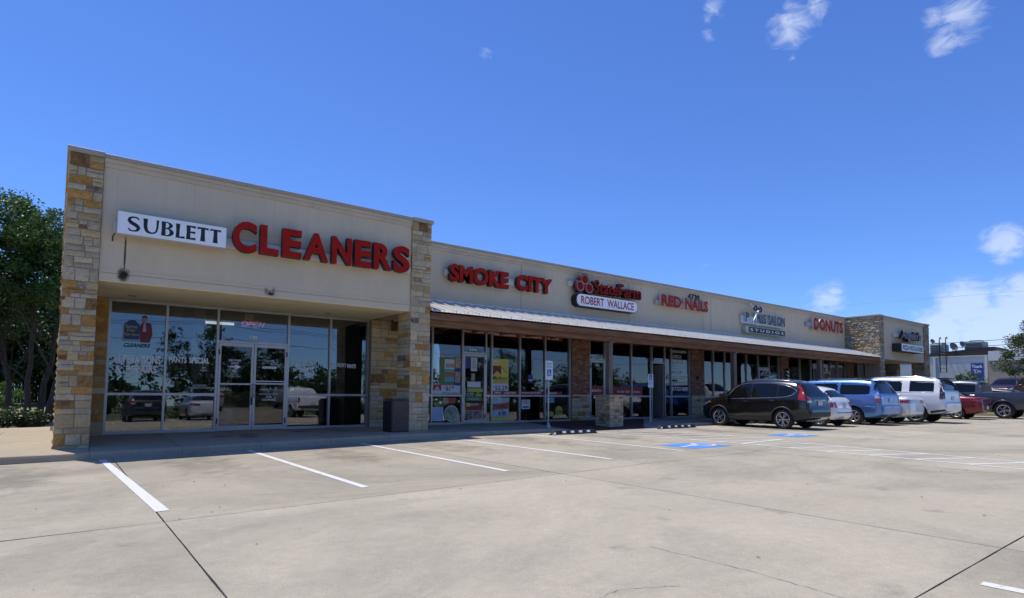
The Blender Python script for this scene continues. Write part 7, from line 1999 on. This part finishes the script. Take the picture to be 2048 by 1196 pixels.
sg = thing('wall_banner', (61.9, 15.9, 2.6), 'blue Thank You banner on the white building wall', 'banner')
obj('banner_cloth', MB().box(61.93, 61.955, 15.45, 16.32, 2.62, 4.06), mat('banner_blue', (0.015, 0.05, 0.33), 0.6), sg)
job('Thank', 16.25, 15.52, 3.66, 3.92, 0, parent=sg, mats=SIGN_W, X=61.925, bold=0.02); job('You', 16.15, 15.62, 3.28, 3.54, 0, parent=sg, mats=SIGN_W, X=61.925, bold=0.02)
run_jobs()
lad = thing('roof_ladder', (61.7, 18.2, 2.4), 'dark steel roof ladder with hooked rails on the white building', 'ladder')
for y in (17.95, 18.42):
    obj('rail', MB().tube([(61.55, y, 3.3), (61.55, y, 6.15), (61.62, y, 6.35), (61.8, y, 6.42), (62.0, y, 6.3)], 0.04, 8), BLACKM, lad, smooth=True)
for k in range(8): obj('rung', MB().tube([(61.55, 17.95, 3.35 + 0.32 * k), (61.55, 18.42, 3.35 + 0.32 * k)], 0.022, 6), BLACKM, lad)
GU = 'rooftop air units'
UN = mat('unit_grey_green', (0.22, 0.26, 0.26), 0.5, metal=0.3, var=0.1, scale=2)
def roof_unit(x, y0, y1, z0, z1, label):
    t = thing('roof_unit', (x, (y0 + y1) / 2, z0), label, 'air conditioner', GU)
    obj('housing', MB().bbox(x, x + 1.6, y0, y1, z0, z1, 0.03), UN, t)
    n = 6
    for k in range(n): obj('louvre', MB().box(x - 0.02, x, y0 + 0.1, y1 - 0.1, z0 + 0.12 + k * (z1 - z0 - 0.24) / n, z0 + 0.12 + (k + 0.55) * (z1 - z0 - 0.24) / n), mat('louvre_dark', (0.05, 0.055, 0.06), 0.6), t)
    obj('fan_ring', MB().lathe([(0.5, 0.0), (0.5, 0.12), (0.44, 0.12), (0.44, 0.0)], 18, (x + 0.8, (y0 + y1) / 2, z1)), BLACKM, t)
roof_unit(63, 18.6, 19.6, 4.75, 5.95, 'grey rooftop air unit left of the ladder')
roof_unit(63, 15.7, 17.0, 5.0, 6.0, 'grey-green rooftop air unit right of the ladder')
obj('wall', MB().box(64, 66, 13.2, 14.2, 5.0, 6.2).box(64, 66, 12.4, 13.0, 5.0, 6.8), WHW, WB)
def dish(x, y, z, r, label):
    t = thing('satellite_dish', (x, y, z - r), label, 'satellite dish', 'rooftop dishes')
    ax = Vector((-0.45, -0.80, 0.35)).normalized(); e1 = ax.cross(Vector((0, 0, 1))).normalized(); e2 = ax.cross(e1); c0 = Vector((x, y, z))
    mb = MB(); N = 20
    for i in range(4):
        for j in range(N):
            q = []
            for rr_, jj in ((i, j), (i + 1, j), (i + 1, j + 1), (i, j + 1)):
                rad = r * rr_ / 4; a = 2 * math.pi * jj / N
                q.append(c0 + e1 * rad * math.cos(a) + e2 * rad * math.sin(a) + ax * (rad * rad / r * 0.35))
            mb.quad(*q)
    obj('reflector', mb, mat('dish_grey', (0.17, 0.18, 0.19), 0.6), t, smooth=True)
    obj('feed_arm', MB().tube([tuple(c0 - e2 * r * 0.9), tuple(c0 + ax * r * 0.9)], 0.02, 6).tube([(x, y, z - r * 1.1), (x + 0.05, y, z)], 0.03, 6), BLACKM, t)
dish(62.6, 17.75, 5.55, 0.40, 'grey satellite dish just right of the roof ladder')
dish(62.9, 17.15, 5.75, 0.30, 'small satellite dish beside the right rooftop unit')
dish(62.8, 19.35, 6.15, 0.24, 'small satellite dish at the edge of the far stone pillar')

# ------------------------------------------------------------------ wires
WIRE = mat('wire_dark', (0.05, 0.05, 0.055), 0.7); WIREL = mat('wire_grey', (0.30, 0.34, 0.42), 0.7)
def wire(a, b, sag, r, m, label):
    a, b = Vector(a), Vector(b); a, b = a - (b - a) * 0.25, b + (b - a) * 0.6
    pts = [tuple(a.lerp(b, t) - Vector((0, 0, sag * 4 * t * (1 - t) - sag))) for t in np.linspace(0, 1, 15)]
    return tag(obj('power_line', MB().tube(pts, r, 5), m), label, 'power line', 'overhead wires')
wire((142.3, 78.53, 22.29), (90.59, 17.86, 13.76), 0.0, 0.016, WIREL, 'faint overhead wire sloping across the sky above the far block')
wire((64.14, 19.85, 6.05), (56.52, 11.84, 5.56), 0.0, 0.022, WIRE, 'upper dark wire over the white building roof')
wire((64.16, 19.87, 5.61), (56.54, 11.86, 5.15), 0.0, 0.022, WIRE, 'lower dark wire over the white building roof')
for k, x in enumerate((-24, 14, 52)):
    t = thing('utility_pole', (x, -36, -0.12), 'wooden utility pole across the lot, mirrored in the shop glass', 'utility pole', 'utility poles across the lot')
    obj('pole', MB().tube([(x, -36, -0.2), (x, -36, 10.5)], [0.17, 0.12], 10), BARK, t)
    obj('crossarm', MB().box(x - 0.06, x + 0.06, -37.2, -34.8, 9.6, 9.75), BARK, t)
for y, z in ((-37.1, 9.8), (-34.9, 9.8), (-36, 8.2)):
    pts = [(x, y, z - 0.8 * (1 - (2 * ((x + 24) % 38) / 38 - 1) ** 2)) for x in np.linspace(-62, 90, 65)]
    tag(obj('power_line', MB().tube(pts, 0.025, 5), WIRE), 'overhead wire along the road across the lot, mirrored in the glass', 'power line', 'overhead wires across the lot')

# ------------------------------------------------------------------ driver resting an arm in the open pickup window
def person_bust(loc, rotz, label):
    me = bpy.data.meshes.new('person')
    V = [(0, 0, 0.0), (0, 0, 0.22), (0, 0, 0.46), (0.01, 0, 0.56), (0.03, 0, 0.64), (0.035, 0, 0.74),      # pelvis, waist, chest, neck, chin, crown
         (0.0, 0.19, 0.47), (0.10, 0.30, 0.24), (0.34, 0.26, 0.30), (0.0, -0.19, 0.47), (0.12, -0.24, 0.22), (0.34, -0.18, 0.28)]
    E_ = [(0, 1), (1, 2), (2, 3), (3, 4), (4, 5), (2, 6), (6, 7), (7, 8), (2, 9), (9, 10), (10, 11)]
    me.from_pydata(V, E_, [])
    o = bpy.data.objects.new('person', me); COL.objects.link(o)
    sk = o.modifiers.new('s', 'SKIN'); ss = o.modifiers.new('d', 'SUBSURF'); ss.levels = 2; ss.render_levels = 2
    R_ = [(0.15, 0.17), (0.13, 0.16), (0.12, 0.17), (0.055, 0.055), (0.085, 0.075), (0.075, 0.07), (0.065, 0.065), (0.05, 0.05), (0.035, 0.035), (0.065, 0.065), (0.05, 0.05), (0.035, 0.035)]
    for i, q in enumerate(me.skin_vertices[0].data): q.radius = R_[i]; q.use_root = (i == 0)
    bpy.context.view_layer.update()
    new = bpy.data.meshes.new_from_object(o.evaluated_get(bpy.context.evaluated_depsgraph_get()))
    o.modifiers.clear(); o.data = new
    SK = mat('skin', (0.42, 0.22, 0.14), 0.6); SH = mat('shirt_rust', (0.20, 0.05, 0.035), 0.9); HR = mat('hair_brown', (0.05, 0.025, 0.015), 0.8)
    for m_ in (SK, SH, HR): new.materials.append(m_)
    for p in new.polygons:
        c0 = p.center
        p.material_index = 0 if (c0.z > 0.53 or c0.x > 0.09 and abs(c0.y) > 0.14) else 1
        if c0.z > 0.70 or (c0.z > 0.60 and c0.x < 0.0): p.material_index = 2
        p.use_smooth = True
    o.location = loc; o.rotation_euler = (0, 0, rotz)
    return tag(o, label, 'person')
tl = TRK[0].location
person_bust((tl.x - 0.70, tl.y + 0.45, 1.04), H90, 'person with brown hair at the open driver window of the grey pickup')

# ------------------------------------------------------------------ litter and leaves on the concrete
lr = random.Random(77)
LITT = mat('dry_leaf', (0.07, 0.05, 0.03), 0.9)
mb = MB()
for k in range(110):
    x, y = lr.uniform(-0.5, 16), lr.uniform(1.5, 13.2); a = lr.uniform(0, 6.28); s = lr.uniform(0.008, 0.024); c, q = math.cos(a) * s, math.sin(a) * s; z = gz(x) + 0.006
    mb.quad((x - c, y - q, z), (x + q * 0.35, y - c * 0.35, z + 0.006), (x + c, y + q, z + 0.002), (x - q * 0.35, y + c * 0.35, z + 0.005))
o = tag(obj('fallen_leaves', mb, LITT, fixn=False), 'tiny dry leaves and specks scattered on the concrete lot', 'litter'); o['kind'] = 'stuff'
